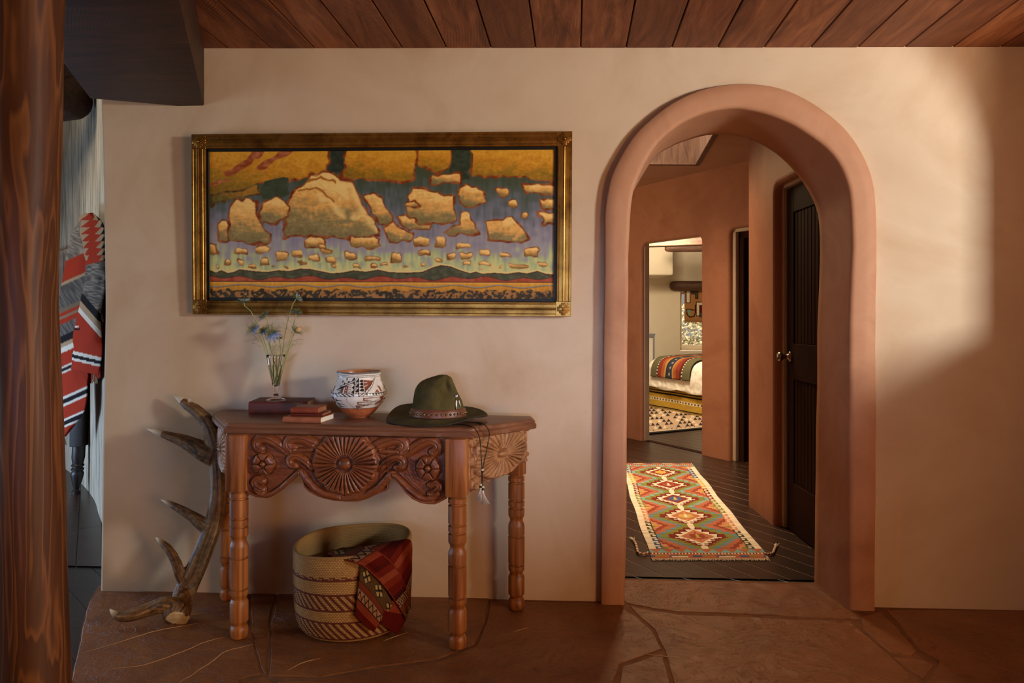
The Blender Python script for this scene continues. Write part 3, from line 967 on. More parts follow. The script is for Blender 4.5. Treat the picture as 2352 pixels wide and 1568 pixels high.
V = [(-5.6, YB, -.03), (-5.6, 6.6, -.03), (-5.6, 6.6, 3.05), (-5.6, YB, 3.05)]
struct(mesh('wall_passage_left', V, [(0, 1, 2, 3)], M_WALL))
V = [(-5.7, 6.4, -.03), (-0.9, 6.4, -.03), (-0.9, 6.4, 3.05), (-5.7, 6.4, 3.05)]
struct(mesh('wall_passage_back', V, [(0, 1, 2, 3)], M_STREAK))

he = Wf(1.75, 0, 0.0)
V = [(he[0], he[1], -.03), (-0.92, he[1] + 1.2, -.03), (-0.92, he[1] + 1.2, zH), (he[0], he[1], zH)]
struct(mesh('wall_hall_end', V, [(0, 1, 2, 3)], M_HALL))
# ================================================================== CONSOLE TABLE
W_RED = [(0.34, rgb(100, 50, 18)), (0.5, rgb(164, 94, 42)), (0.64, rgb(196, 124, 62))]
M_TW = wood('table_wood', W_RED, (16, 16, 0.8), 0.42, 0.18, freq=1.6, spec=0.45)
M_TTOP = wood('table_top_wood', [(0.3, rgb(92, 52, 32)), (0.5, rgb(128, 80, 52)), (0.72, rgb(150, 100, 68))], (0.9, 11, 30), 0.40, 0.2, (0, 0, 0.06), freq=1.6, spec=0.5)
M_APR = wood('carved_wood', [(0.3, rgb(88, 42, 18)), (0.5, rgb(130, 68, 32)), (0.72, rgb(156, 88, 44))], (1.0, 9, 16), 0.36, 0.12, freq=2.0, spec=0.5)
M_APS = wood('carved_wood_pale', [(0.3, rgb(120, 76, 46)), (0.5, rgb(172, 120, 80)), (0.72, rgb(194, 142, 100))], (6, 6, 9), 0.5, 0.25, freq=2.0)

ZT = 0.80
FL2 = cw(-1.085, 2.752); FR2 = cw(-0.143, 2.640); BRa = cw(0.096, 2.872); BRb = cw(0.086, 2.965); BL2a = cw(-1.262, 3.150); BL2b = cw(-1.262, 3.072)
top_poly = [FL2[:2], FR2[:2], BRa[:2], BRb[:2], BL2a[:2], BL2b[:2]]
tcen = np.mean([p for p in top_poly], axis=0)
table = thing('console_table', 'carved red-brown wooden console table with turned legs against the plaster wall', 'table', (tcen[0], tcen[1], 0))
lay = [(0.7605, 0.016), (0.7605, 0.004), (0.764, 0.0), (0.779, 0.0), (0.781, 0.005), (0.784, 0.007), (0.787, 0.005), (0.792, 0.006), (0.796, 0.010), (0.7995, 0.015), (0.80, 0.019)]
loops = []
for z, off in lay:
    lp = subdiv_loop(offset_poly(top_poly, off), 0.02)
    loops.append((z, off, lp))
m = min(len(l[2]) for l in loops)
base_lp = subdiv_loop(top_poly, 0.016); m = len(base_lp)
V = []
def seg_corr(off):
    P0 = [np.asarray(p, float) for p in top_poly]; P1 = offset_poly(top_poly, off); out = []
    for i in range(len(P0)):
        a, b = P0[i], P0[(i + 1) % len(P0)]; c, d = P1[i], P1[(i + 1) % len(P0)]
        k = max(1, int(np.linalg.norm(b - a) / 0.016))
        for j in range(k): out.append(c + (d - c) * j / k)
    return out
for z, off in lay:
    for p in seg_corr(off):
        w = 0.0016 * mnoise.noise(Vector((p[0] * 30, p[1] * 30, z * 90))) + 0.003 * max(0, mnoise.noise(Vector((p[0] * 9, p[1] * 9, z * 20))) - 0.35)
        v = norm(tcen - p); V.append((p[0] + v[0] * w, p[1] + v[1] * w, z))
n = len(seg_corr(0)); Fc = []
for i in range(len(lay) - 1):
    for k in range(n): Fc.append((i * n + k, i * n + (k + 1) % n, (i + 1) * n + (k + 1) % n, (i + 1) * n + k))
Fc.append(tuple((len(lay) - 1) * n + k for k in range(n))); Fc.append(tuple(range(n - 1, -1, -1)))
ttop = mesh('tabletop', V, Fc, M_TTOP, table); sharp(ttop, 50)

e1 = norm(FR2 - FL2); e2 = np.array([-e1[1], e1[0], 0])
LEG = [(0.036, 0.000), (0.036, 0.004), (0.0335, 0.0)]
def leg_prof(ztop):
    # turned profile, read from the front right leg (radius, height), feet up
    p = [(0.021, 0.0), (0.029, 0.006), (0.0325, 0.020), (0.0335, 0.034), (0.030, 0.046), (0.0245, 0.051), (0.0260, 0.058), (0.032, 0.064), (0.0333, 0.070), (0.0335, 0.136), (0.031, 0.141), (0.0265, 0.148), (0.0275, 0.157), (0.0325, 0.163), (0.0332, 0.170), (0.0332, 0.182), (0.0265, 0.1850), (0.0265, 0.1885), (0.0335, 0.1915),
         (0.0338, 0.298), (0.0268, 0.301), (0.0268, 0.3045), (0.0335, 0.3075), (0.0335, 0.342), (0.0325, 0.350), (0.0295, 0.357), (0.0262, 0.366), (0.0275, 0.377), (0.0325, 0.384), (0.0333, 0.390), (0.0333, 0.414), (0.0265, 0.4175), (0.0265, 0.421), (0.0333, 0.424), (0.0333, 0.444), (0.0265, 0.4475), (0.0265, 0.451), (0.0335, 0.454), (0.0335, 0.518), (0.0268, 0.521), (0.0268, 0.5245), (0.0338, 0.528), (0.0338, 0.544), (0.0280, 0.548), (0.0280, 0.556)]
    return [(r, z * ztop / 0.545) for r, z in p]
feet = [(-1.020, 2.735, 'FL'), (-0.198, 2.652, 'FR'), (0.018, 3.000, 'BR'), (-1.205, 3.105, 'BL')]
legs = {}
for xc, d, nm in feet:
    c = cw(xc, d)
    mb = MB()
    zt = 0.545
    V, Fc = lathe(leg_prof(zt), c, 40)
    for i, v in enumerate(V):
        w = 1 + 0.018 * mnoise.noise(Vector((v[0] * 25, v[1] * 25, v[2] * 18)))
        V[i] = (c[0] + (v[0] - c[0]) * w, c[1] + (v[1] - c[1]) * w, v[2])
    mb.add(V, Fc)
    a1, a2 = (e1, e2) if nm in ('FL', 'FR') else (norm(cw(0.018, 3.0) - cw(-.198, 2.652)),) * 2
    if nm in ('BR', 'BL'):
        oth = cw(-0.198, 2.652) if nm == 'BR' else cw(-1.02, 2.735)
        a1 = norm(oth - c); a2 = np.array([-a1[1], a1[0], 0])
    hb_ = 0.0375 if nm in ('FL', 'FR') else 0.030
    V, Fc = bevel_box(c + np.array([0, 0, 0.6575]), a1 * hb_, a2 * hb_, np.array([0, 0, 0.1045]), 0.004, 2); mb.add(V, Fc)
    legs[nm] = c
    mb.build('leg', M_TW, table, ang=38)

# ---- front apron: carved relief
def relief(X, Y, shapes, h):
    for s in shapes:
        k = s[0]
        if k == 'scroll':
            _, pts, w, ht, gr = s
            sp = [tuple(p) for p in spline([(a, b, 0) for a, b in pts], 40)[:, :2]]
            d = dpoly(X, Y, sp)
            # tapering towards the tail
            t = np.clip(d / w, 0, 1)
            r = ht * np.sqrt(np.clip(1 - t ** 2, 0, 1)) - gr * np.exp(-(d / 1.3) ** 2)
            h = np.where(d < w, np.maximum(h, r), h)
            h = h - 2.2 * np.exp(-((d - w - 1.0) / 1.4) ** 2)
        elif k == 'flower':
            _, cx, cy, rx, ry, npet, ht, rb, fine = s
            dx, dy = (X - cx) / rx, (Y - cy) / ry
            rr = np.hypot(dx, dy); an = np.arctan2(dy, dx)
            R = 1 + 0.055 * np.abs(np.cos(an * npet / 2)) - 0.02
            ins = rr < R
            pet = ht * (0.55 + 0.75 * np.sin(np.clip(rr / R, 0, 1) * math.pi * 0.86) * 0.75)
            sep = np.abs(np.sin(an * npet / 2)) * rr * rx
            pet = pet - ht * 0.95 * np.exp(-(sep / 2.6) ** 2) * np.clip(rr * 2, 0, 1)
            if fine:
                fl = np.mod(an * npet / (2 * math.pi) * 3, 1) * 2 - 1
                win = np.clip((rr - .26) / .12, 0, 1) * np.clip((.97 - rr) / .14, 0, 1)
                conv = np.sqrt(np.clip(1 - fl ** 2, 0, 1))
                pet = pet * (1 - .62 * win * (1 - conv)) - ht * .28 * win * np.exp(-((1 - np.abs(fl)) / .16) ** 2)
            edge = np.clip((R - rr) / 0.08, 0, 1); pet = pet * np.sqrt(edge)
            h = np.where(ins, np.maximum(pet, 0.3), h)
            out = (rr >= R) & (rr < R + 0.09); h = np.where(out, h - 1.6, h)
            rb_ = rb / rx
            h = np.where((rr < rb_ * 1.35), ht * 0.15, h)
            h = np.where(rr < rb_, ht * (0.45 + 0.95 * np.sqrt(np.clip(1 - (rr / rb_) ** 2, 0, 1))), h)
    return h

def mirror(pts, W): return [(W - a, b) for a, b in pts]
AW = 458.0
left = [('scroll', [(30, 33), (21, 27), (22, 15), (33, 8), (48, 9), (66, 18), (84, 30), (100, 38)], 11, 5.5, 2.2),
        ('scroll', [(106, 33), (97, 26), (97, 14), (108, 7), (126, 7), (146, 14), (162, 23)], 12, 5.5, 2.2),
        ('scroll', [(112, 70), (101, 66), (100, 55), (111, 48), (124, 51), (138, 60), (152, 72)], 9, 6.5, 2.2),
        ('scroll', [(124, 84), (138, 100), (154, 118), (176, 131), (202, 138), (229, 140)], 9, 6.0, 0.0),
        ('scroll', [(36, 128), (24, 122), (16, 112), (24, 103), (36, 108)], 9, 6.5, 2.0),
        ('scroll', [(20, 128), (34, 139), (56, 138), (78, 124), (98, 106), (117, 88)], 6.5, 5.0, 0.0),
        ('scroll', [(112, 34), (128, 34), (152, 33)], 5, 3.0, 0.0)]
shapes = []
for s in left:
    shapes.append(s); shapes.append((s[0], mirror(s[1], AW)) + tuple(s[2:]))
shapes += [('flower', 229, 62, 75, 73, 12, 9.5, 15, True), ('flower', 39, 67, 25, 26, 6, 7.5, 7, False), ('flower', AW - 41, 69, 27, 28, 6, 7.5, 7, False)]
outl = [(0, 136), (6, 140), (21.5, 146), (47, 147.5), (59, 143), (78, 130), (98, 111), (116, 93), (121.5, 90), (128, 94), (132.4, 105), (133, 119), (144, 130), (164, 140), (180, 145), (200, 149), (229, 151), (257, 150), (277, 144), (297, 134), (324.6, 122), (325.2, 108), (329, 97), (335, 94), (342, 97), (350, 106), (366, 127), (381, 141), (401, 150), (417, 152), (432, 152), (443, 147), (458, 138)]
nu, nv = 460, 170
Xc = np.linspace(0, AW, nu)
bot = np.interp(Xc, [p[0] for p in outl], [p[1] for p in outl])
X = np.repeat(Xc[None, :], nv, 0); tt = np.linspace(0, 1, nv)[:, None]
Y = tt * bot[None, :]
h = np.zeros_like(X)
h = relief(X, Y, shapes, h)
dbot = bot[None, :] - Y
h = np.maximum(h, np.where(dbot < 7, 3.2 * np.sqrt(np.clip(1 - ((dbot - 3.5) / 3.5) ** 2, 0, 1)), -9))
h += 0.5 * (vnoise(nv, nu, 40, 110, 5) - .5) + 0.5 * (vnoise(nv, nu, 14, 30, 8) - .5)
h = np.clip(h, -2.2, 14)
a0 = legs['FL'] + e1 * 0.0375; a1v = legs['FR'] - e1 * 0.0375
PX = 0.001585
axu = (a1v - a0) / AW
front = -e2
P = a0[None, None, :] + axu * X[..., None] + front * (0.010 + h[..., None] * 0.00210)
P[..., 2] = 0.7615 - Y * PX
apr = MB()
Pb = a0[None, None, :] + axu * X[..., None] + front * (-0.012); Pb[..., 2] = P[..., 2]
na = nu * nv
V = np.vstack([P.reshape(-1, 3), Pb.reshape(-1, 3)])
Fa = gridF(nv, nu)
Fb = gridF(nv, nu)[:, ::-1] + na
bi = (nv - 1) * nu + np.arange(nu - 1)
Fe = np.stack([bi, bi + na, bi + na + 1, bi + 1], 1)[:, ::-1]
Fl = np.vstack([Fa[:, ::-1], Fb[:, ::-1], Fe])
ap = mesh('apron', V, Fl, M_APR, table); ap['label'] = 'deeply carved front apron with a large rosette between scrolls'

# ---- side aprons
def side_apron(pa, pb, flip):
    L = np.linalg.norm(pb - pa); ax = (pb - pa) / L
    nrm = np.array([ax[1], -ax[0], 0]) * (1 if not flip else -1)
    nu, nv = 210, 130
    u = np.linspace(0, 1, nu)
    o = [(0, 128), (.06, 124), (.16, 121), (.22, 108), (.25, 111), (.33, 118), (.40, 108), (.43, 110), (.51, 118), (.585, 107), (.61, 107), (.68, 109), (.74, 97), (.80, 97), (.90, 104), (1.0, 98)]
    bot = np.interp(u, [p[0] for p in o], [p[1] for p in o])
    U = np.repeat(u[None, :], nv, 0); Y = np.linspace(0, 1, nv)[:, None] * bot[None, :]
    X = U * 190
    sh = [('scroll', [(8, 20), (4, 12), (12, 6), (24, 8)], 6, 5, 1.5), ('scroll', [(176, 30), (168, 26), (168, 14), (180, 8), (188, 14)], 7, 6, 2), ('scroll', [(20, 100), (8, 104), (6, 114), (18, 118)], 7, 6, 2), ('scroll', [(178, 92), (170, 88), (174, 78), (184, 78)], 7, 6, 2),
          ('flower', 92, 56, 88, 57, 10, 8.5, 13, True)]
    h = relief(X, Y, sh, np.zeros_like(X))
    dc = np.hypot((X - 92) / 92, (Y - 56) / 60)
    h += 0.7 * (vnoise(nv, nu, 30, 50, 15) - .5)
    h = np.clip(h, -2, 12)
    P = pa[None, None, :] + ax * (U[..., None] * L) + nrm * (0.026 + h[..., None] * 0.0026)
    P[..., 2] = 0.7615 - Y * 0.00161
    Pb = pa[None, None, :] + ax * (U[..., None] * L) - nrm * 0.012; Pb[..., 2] = P[..., 2]
    na = nu * nv; V = np.vstack([P.reshape(-1, 3), Pb.reshape(-1, 3)])
    bi = (nv - 1) * nu + np.arange(nu - 1)
    Fa = gridF(nv, nu); Fe = np.stack([bi, bi + 1, bi + na + 1, bi + na], 1)
    rj = np.arange(nv - 1) * nu; Fs_ = np.stack([rj, rj + nu, rj + nu + na, rj + na], 1); rk = rj + nu - 1; Ft_ = np.stack([rk, rk + na, rk + nu + na, rk + nu], 1)
    Fl = np.vstack([Fa[:, ::-1], Fa + na, Fe[:, ::-1], Fs_[:, ::-1], Ft_[:, ::-1]])
    if flip: Fl = Fl[:, ::-1]
    o = mesh('side_apron', V, Fl, M_APS, table)
    return o
sa = side_apron(legs['FR'] + norm(legs['BR'] - legs['FR']) * 0.036, legs['BR'] + norm(legs['BR'] - legs['FR']) * 0.042, False)
side_apron(legs['FL'] + norm(legs['BL'] - legs['FL']) * 0.036, legs['BL'] + norm(legs['BL'] - legs['FL']) * 0.042, True)
# rail under the top at the back
V, Fc = bevel_box((legs['BL'] + legs['BR']) / 2 + np.array([0, 0, 0.70]), (legs['BR'] - legs['BL']) / 2, e2 * 0.012, np.array([0, 0, 0.06]), 0.002, 1)
mesh('back_rail', V, Fc, M_TW, table, smooth=False)

# ================================================================== PAINTING
ptop, pbot = -0.062, -0.040
def PP(px, py, extra=0.0):
    t = (py - 302) / 424.0
    return onY(px, py, ptop + (pbot - ptop) * t - extra)
TL, TR, BR_, BL_ = PP(439, 307), PP(1315, 302), PP(1311, 726), PP(442, 723)
pc = (TL + TR + BR_ + BL_) / 4
painting = thing('painting', 'wide landscape painting of blocky ochre clouds in a gilded frame above the console table', 'painting', pc)
ux = norm((TR + BR_) - (TL + BL_)); uy = norm((TL + TR) - (BL_ + BR_)); un = norm(np.cross(ux, uy));  un = un if un[1] < 0 else -un
PW = (np.linalg.norm(TR - TL) + np.linalg.norm(BR_ - BL_)) / 2; PH = (np.linalg.norm(TL - BL_) + np.linalg.norm(TR - BR_)) / 2
def pl(x, y, z=0.0): return pc + ux * x + uy * y + un * z
FWD = 0.0615
def gold():
    k = NM('gilded_wood'); v = k.coords()
    n = k.noise(v, 9, 7, 0.65, 0.4)
    c = k.ramp(n, [(0.34, rgb(122, 80, 32)), (0.55, rgb(172, 122, 54)), (0.72, rgb(194, 146, 76))])
    n2 = k.noise(v, 90, 4); c = k.mix(k.math('MULTIPLY', k.math('GREATER_THAN', n2, 0.66), 0.7), c, rgb(70, 30, 14))
    k.bump(n2, 0.08, 0.001)
    return k.base(c, 0.36, 0.85)
M_GOLD = gold()
prof = [(0.0, -0.030), (0.0, 0.0), (0.002, 0.0025), (0.0085, 0.0025), (0.0105, 0.0005), (0.0125, 0.0025), (0.0235, 0.0030), (0.0255, 0.0002), (0.0275, 0.0002), (0.029, 0.0034), (0.0315, 0.0046), (0.034, 0.0034), (0.0355, 0.0002), (0.0375, 0.0002), (0.0395, 0.0030), (0.0500, 0.0025), (0.0520, 0.0005), (0.0540, 0.0025), (0.0585, 0.0020), (0.0600, -0.0005), (0.0615, -0.004), (0.0615, -0.030)]
CB = 0.064
for side in range(4):
    hor = side in (0, 2)
    half = (PW if hor else PH) / 2 - CB
    sg = 1 if side in (0, 1) else -1
    V = []
    for t in (-half, half):
        for w, z in prof:
            if hor: V.append(pl(t, sg * (PH / 2 - w), z))
            else: V.append(pl(sg * (PW / 2 - w), t, z))
    n = len(prof)
    Fc = [(i, i + 1, n + i + 1, n + i) for i in range(n - 1)] + [tuple(range(n)), tuple(range(2 * n - 1, n - 1, -1))]
    o = mesh('frame_rail', V, Fc, M_GOLD, painting, smooth=True); sharp(o, 30)
for sx in (-1, 1):
    for sy in (-1, 1):
        cx_, cy_ = sx * (PW / 2 - CB / 2), sy * (PH / 2 - CB / 2)
        mb = MB()
        V, Fc = bevel_box(pl(cx_, cy_, -0.014), ux * (CB / 2 - .0004), uy * (CB / 2 - .0004), un * 0.0150, 0.0015, 1); mb.add(V, Fc)
        # stepped cross
        for hx, hy, hz in ((0.0265, 0.0095, .0030), (0.0095, 0.0265, .0030), (0.018, 0.018, .0029)):
            V, Fc = bevel_box(pl(cx_, cy_, 0.001 + hz / 2), ux * hx, uy * hy, un * (hz / 2 + .0012), 0.0011, 2); mb.add(V, Fc)
        Vb, Fb_ = lathe([(0.0058, 0), (0.005, 0.003), (0.003, 0.0045), (0.0005, 0.0052)], (0, 0, 0), 16)
        mb.add([pl(cx_ + v[0], cy_ + v[1], 0.005 + v[2]) for v in Vb], Fb_)
        mb.build('corner_block', M_GOLD, painting, ang=30)
# dark liner
M_LINER = plain('black_liner', rgb(18, 15, 14), 0.5)
mb = MB(); ix, iy = PW / 2 - FWD, PH / 2 - FWD; lw_ = 0.012
for c, hx, hy in (((0, iy - lw_ / 2), ix, lw_ / 2), ((0, -iy + lw_ / 2), ix, lw_ / 2), ((ix - lw_ / 2, 0), lw_ / 2, iy), ((-ix + lw_ / 2, 0), lw_ / 2, iy)):
    V, Fc = bevel_box(pl(c[0], c[1], -0.012), ux * hx, uy * hy, un * 0.006, 0.001, 1); mb.add(V, Fc)
mb.build('liner', M_LINER, painting, smooth=False)
V, Fc = box8(pl(0, 0, -0.026), ux * (PW / 2 - .01), uy * (PH / 2 - .01), un * 0.003); mesh('backing', V, Fc, M_LINER, painting, smooth=False)

NPX, NPY = 800, 350
cv = Canvas(476, 1277, 340, 690, NPX, NPY)
X, Y = cv.X, cv.Y
st = vnoise(NPY, NPX, 14, 150, 21); st2 = vnoise(NPY, NPX, 60, 90, 22); st3 = vnoise(NPY, NPX, 30, 36, 23)
sky = lerp3((Y + (st - .5) * 46 + (st3 - .5) * 40), [(340, (62, 58, 36)), (400, (56, 62, 48)), (450, (72, 78, 74)), (490, (98, 98, 106)), (540, (134, 126, 132)), (575, (148, 140, 138)), (592, (158, 162, 122)), (612, (182, 182, 128)), (632, (204, 186, 126))])
cv.a[:] = sky
cv.warp(9, (60, 26), 31)
BRN = np.array((112, 58, 28)); RED = np.array((124, 62, 32))
def soft(m, c):
    c = np.asarray(c, float)
    cv.a[:] = cv.a * (1 - m[..., None]) + c * m[..., None]
br1 = vnoise(NPY, NPX, 90, 60, 81); br2 = vnoise(NPY, NPX, 40, 130, 82); dry = vnoise(NPY, NPX, 120, 200, 83)
def cloud(pts, hi=(232, 192, 124), mid=(212, 158, 92), lo=(130, 113, 74), out=BRN, ow=5.0, lightx=0.55):
    pts = np.asarray(pts, float)
    x0, y0 = pts.min(0); x1, y1 = pts.max(0); L = list(map(tuple, np.vstack([pts, pts[:1]])))
    Xw, Yw = cv.X + cv.wx, cv.Y + cv.wy
    ins = inpoly(Xw, Yw, pts); d = dpoly(Xw, Yw, L)
    oc = np.clip(out + (st2[..., None] - .5) * 60 + (st[..., None] - .5) * 30, 0, 255)
    soft(np.where(ins, 1.0, np.clip((ow * (0.22 + 1.05 * st3) - d) / 2.2, 0, 1)), oc)
    core = np.clip((np.where(ins, d, -d) + (.6 if ow < 4 else -.6) - 1.6 * (dry - .5)) / 1.8, 0, 1)
    v = (cv.Y - y0) / max(y1 - y0, 1); u = (cv.X - x0) / max(x1 - x0, 1)
    t = v * 1.02 - (u - .45) * 0.40 * lightx + (st3 - .5) * 0.30 + (br1 - .5) * .20 + (br2 - .5) * .18 - 0.02
    k = lerp3(t, [(0.16, hi), (0.42, mid), (0.58, tuple(np.array(mid) * .6 + np.array(lo) * .4)), (0.74, lo), (1.05, tuple(np.array(lo) * .84))])
    soft(core, np.clip(k + (dry[..., None] - .5) * 22, 0, 255))
och = dict(hi=(196, 142, 56), mid=(176, 120, 42), lo=(134, 100, 34), out=RED)
cloud([(470, 335), (760, 335), (752, 388), (722, 400), (690, 408), (655, 412), (630, 418), (600, 415), (572, 430), (540, 442), (470, 446)], **och)
for pts, w in (([(600, 340), (560, 375), (520, 395)], 8), ([(665, 340), (640, 352), (600, 378)], 6), ([(520, 410), (478, 422)], 4)):
    cv.line(pts, w, np.clip(RED + (st2[..., None] - .5) * 60 + 18, 0, 255))
cv.poly([(764, 335), (800, 335), (788, 395), (757, 392)], (38, 42, 34) + (st2[..., None] - .5) * 16)
cloud([(802, 335), (962, 335), (956, 412), (930, 418), (792, 404)], **och)
cloud([(968, 335), (1040, 335), (1036, 380), (1008, 394), (962, 374)], **och)
cv.poly([(1042, 335), (1082, 335), (1078, 412), (1038, 398)], (40, 46, 34) + (st2[..., None] - .5) * 16)
cloud([(1086, 335), (1282, 335), (1282, 418), (1200, 405), (1085, 402)], **och)
cloud([(478, 448), (560, 432), (590, 420), (600, 440), (560, 452), (520, 455), (478, 470)], hi=(150, 108, 44), mid=(128, 92, 36), lo=(84, 74, 34), out=np.array((80, 60, 28)))
cv.poly([(604, 412), (660, 404), (664, 440), (640, 452), (600, 455)], (50, 56, 40) + (st2[..., None] - .5) * 16)
big = [(655, 546), (657, 470), (672, 440), (700, 420), (715, 402), (745, 392), (765, 395), (785, 412), (812, 414), (825, 440), (835, 470), (850, 490), (865, 510), (875, 537), (800, 546), (700, 541)]
cloud(big, ow=7)
for pts in ([(715, 412), (745, 398), (768, 402), (786, 425)], [(745, 420), (775, 428), (800, 450)], [(790, 420), (812, 424), (826, 455), (842, 488)], [(740, 452), (765, 462), (790, 492)], [(820, 495), (850, 500), (868, 528)]):
    d = dpoly(cv.X + cv.wx, cv.Y + cv.wy, pts); m = np.clip((11 + 9 * (st3 - .5) - d) / 9, 0, 1) * inpoly(cv.X, cv.Y, big) * .8
    soft(m, np.array((238, 202, 134)))
for pts in ([(690, 450), (730, 440), (772, 470)], [(700, 428), (740, 412), (775, 430)]):
    m = (dpoly(cv.X + cv.wx, cv.Y + cv.wy + 12, pts) < 2.5) & inpoly(cv.X, cv.Y, big); cv.a[m] = np.array((150, 96, 44))
for q in ([(522, 552), (525, 480), (540, 458), (565, 453), (588, 460), (592, 500), (610, 530), (625, 540), (622, 558), (560, 558)],
          [(496, 550), (498, 515), (508, 502), (522, 505), (520, 552)],
          [(597, 512), (600, 464), (625, 450), (645, 452), (665, 470), (662, 495), (630, 510)],
          [(838, 447), (862, 444), (880, 452), (905, 500), (900, 510), (878, 516)],
          [(945, 502), (936, 470), (955, 430), (980, 430), (1000, 440), (1045, 448), (1052, 507), (1040, 512), (960, 512)],
          [(932, 470), (937, 459), (960, 458), (966, 470), (945, 476)],
          [(1060, 442), (1066, 426), (1100, 425), (1118, 437), (1120, 460), (1090, 472), (1070, 470)],
          [(993, 412), (995, 400), (1040, 396), (1060, 393), (1063, 415), (1000, 420)],
          [(1118, 507), (1180, 499), (1200, 520), (1215, 552), (1200, 558), (1126, 550)],
          [(1025, 532), (1060, 512), (1068, 486), (1082, 490), (1096, 525), (1102, 536), (1040, 539)],
          [(890, 522), (906, 508), (930, 526), (956, 536), (950, 552), (900, 557)],
          [(918, 497), (935, 491), (960, 510), (995, 516), (995, 528), (940, 526)],
          [(1203, 422), (1282, 426), (1282, 449), (1215, 441)], [(1241, 456), (1282, 458), (1282, 482), (1250, 478)], [(1242, 488), (1282, 492), (1282, 516), (1250, 514)]):
    cloud(q)
for cx_, cy_, w, hh in [(486, 575, 20, 26), (553, 578, 28, 14), (600, 575, 36, 17), (649, 589, 26, 18), (685, 583, 22, 13), (725, 558, 50, 22), (752, 577, 24, 12), (726, 594, 26, 15), (765, 598, 20, 16), (843, 556, 66, 26), (811, 588, 22, 16), (858, 594, 34, 10), (521, 603, 14, 12), (552, 606, 12, 13), (578, 612, 14, 8), (607, 602, 15, 12), (627, 610, 10, 5), (823, 612, 14, 8), (690, 599, 10, 5), (770, 613, 9, 4), (863, 612, 18, 6), (916, 592, 26, 20), (974, 554, 38, 18), (1018, 556, 26, 20), (1070, 564, 34, 14), (981, 579, 26, 14), (1042, 588, 20, 14), (1075, 588, 24, 12), (1119, 582, 20, 14), (1166, 587, 22, 8), (1225, 580, 32, 19), (1014, 599, 14, 8), (1076, 605, 20, 9), (1121, 607, 28, 9), (976, 609, 14, 8), (1194, 611, 44, 10), (1249, 607, 22, 9), (940, 611, 8, 5), (1156, 616, 7, 5), (886, 608, 10, 5), (1112, 622, 7, 4), (1268, 621, 7, 5), (495, 615, 9, 5), (660, 613, 10, 4), (700, 604, 14, 5), (745, 567, 16, 8), (1160, 440, 26, 20), (1182, 466, 15, 13), (1209, 494, 13, 12)]:
    r = rng.random(4)
    cloud([(cx_ - w / 2, cy_ - hh * .35), (cx_ - w * .35, cy_ - hh / 2), (cx_ + w * .3, cy_ - hh * (.45 + .08 * r[0])), (cx_ + w / 2, cy_ - hh * .2), (cx_ + w * .5, cy_ + hh * .4), (cx_ + w * .2, cy_ + hh / 2), (cx_ - w * .45, cy_ + hh * .42)], ow=2.6 if hh < 12 else 3.6, lo=(142, 112, 62))
ridge = [(470, 629), (478, 624), (492, 630), (505, 624), (520, 631), (535, 628), (548, 622), (565, 624), (590, 627), (615, 628), (640, 624), (665, 626), (690, 620), (715, 621), (740, 626), (765, 631), (790, 629), (815, 624), (845, 627), (872, 622), (900, 628), (940, 629), (975, 627), (1000, 616), (1018, 611), (1040, 614), (1060, 622), (1085, 630), (1098, 626), (1112, 631), (1140, 629), (1170, 631), (1195, 627), (1215, 630), (1238, 624), (1258, 631), (1282, 632)]
xr = [p[0] for p in ridge]; yr = np.interp(X, xr, [p[1] for p in ridge])
cv.put((Y > yr - 5) & (Y <= yr), (216, 188, 128)); cv.put((Y > yr - 1.5), np.array((50, 34, 20)))
cv.put(Y > yr + 1.0, (62, 62, 42) + (st2[..., None] - .5) * 30)
red = 641 + 3.2 * np.sin(X / 13.0) + 2.2 * np.sin(X / 31.0 + 1)
cv.put(Y > red - 1.4, (58, 26, 18)); cv.put(Y > red, (138, 66, 42) + (st2[..., None] - .5) * 36)
cv.put(Y > 648, (70, 30, 16)); cv.put(Y > 650, lerp3(Y, [(650, (206, 158, 74)), (656, (182, 130, 48)), (670, (164, 112, 38))]) + (st[..., None] - .5) * 22)
riv = 659 + 3.0 * np.sin((X - 470) / 19.0 + 0.6 * np.sin(X / 60))
cv.put(np.abs(Y - riv) < 1.1, (126, 120, 124)); cv.put(np.abs(Y - riv - 1.8) < 0.7, (104, 72, 30))
edge = 669 + 2.5 * np.sin(X / 7.0) + 1.5 * np.sin(X / 3.1)
sb = vnoise(NPY, NPX, 74, 150, 41) * .6 + vnoise(NPY, NPX, 90, 210, 42) * .4
cv.put(Y > edge, (136, 94, 54) + (st2[..., None] - .5) * 24)
cv.put((Y > edge) & (sb > 0.47), (44, 36, 20) + (st3[..., None] - .5) * 16)
for pts in ([(1232, 680), (1238, 674), (1236, 683), (1230, 684)], [(1240, 681), (1246, 675), (1248, 681), (1252, 675), (1255, 681), (1262, 676), (1266, 680)]):
    m = dpoly(X, Y, pts) < 0.8; cv.a[m] = (24, 18, 12)
for _ in range(1):                        # slightly blended brushwork
    q = cv.a.copy(); q[1:-1, 1:-1] = (cv.a[1:-1, 1:-1] * 2 + cv.a[:-2, 1:-1] + cv.a[2:, 1:-1] + cv.a[1:-1, :-2] + cv.a[1:-1, 2:]) / 6
    cv.a = q
cv.a = np.clip(255 * (cv.a / 255) ** 0.86, 0, 255); gm = cv.a.mean(-1, keepdims=True); cv.a = np.clip(gm + (cv.a - gm) * 1.32, 4, 255)
M_CANVAS = vcol('painted_canvas', 0.55, 0.35, 60, 0.3)
cx2, cy2 = PW / 2 - FWD - lw_ + .004, PH / 2 - FWD - lw_ + .004
gx = np.linspace(-cx2, cx2, NPX); gy = np.linspace(cy2, -cy2, NPY)
lum = cv.a.mean(-1)
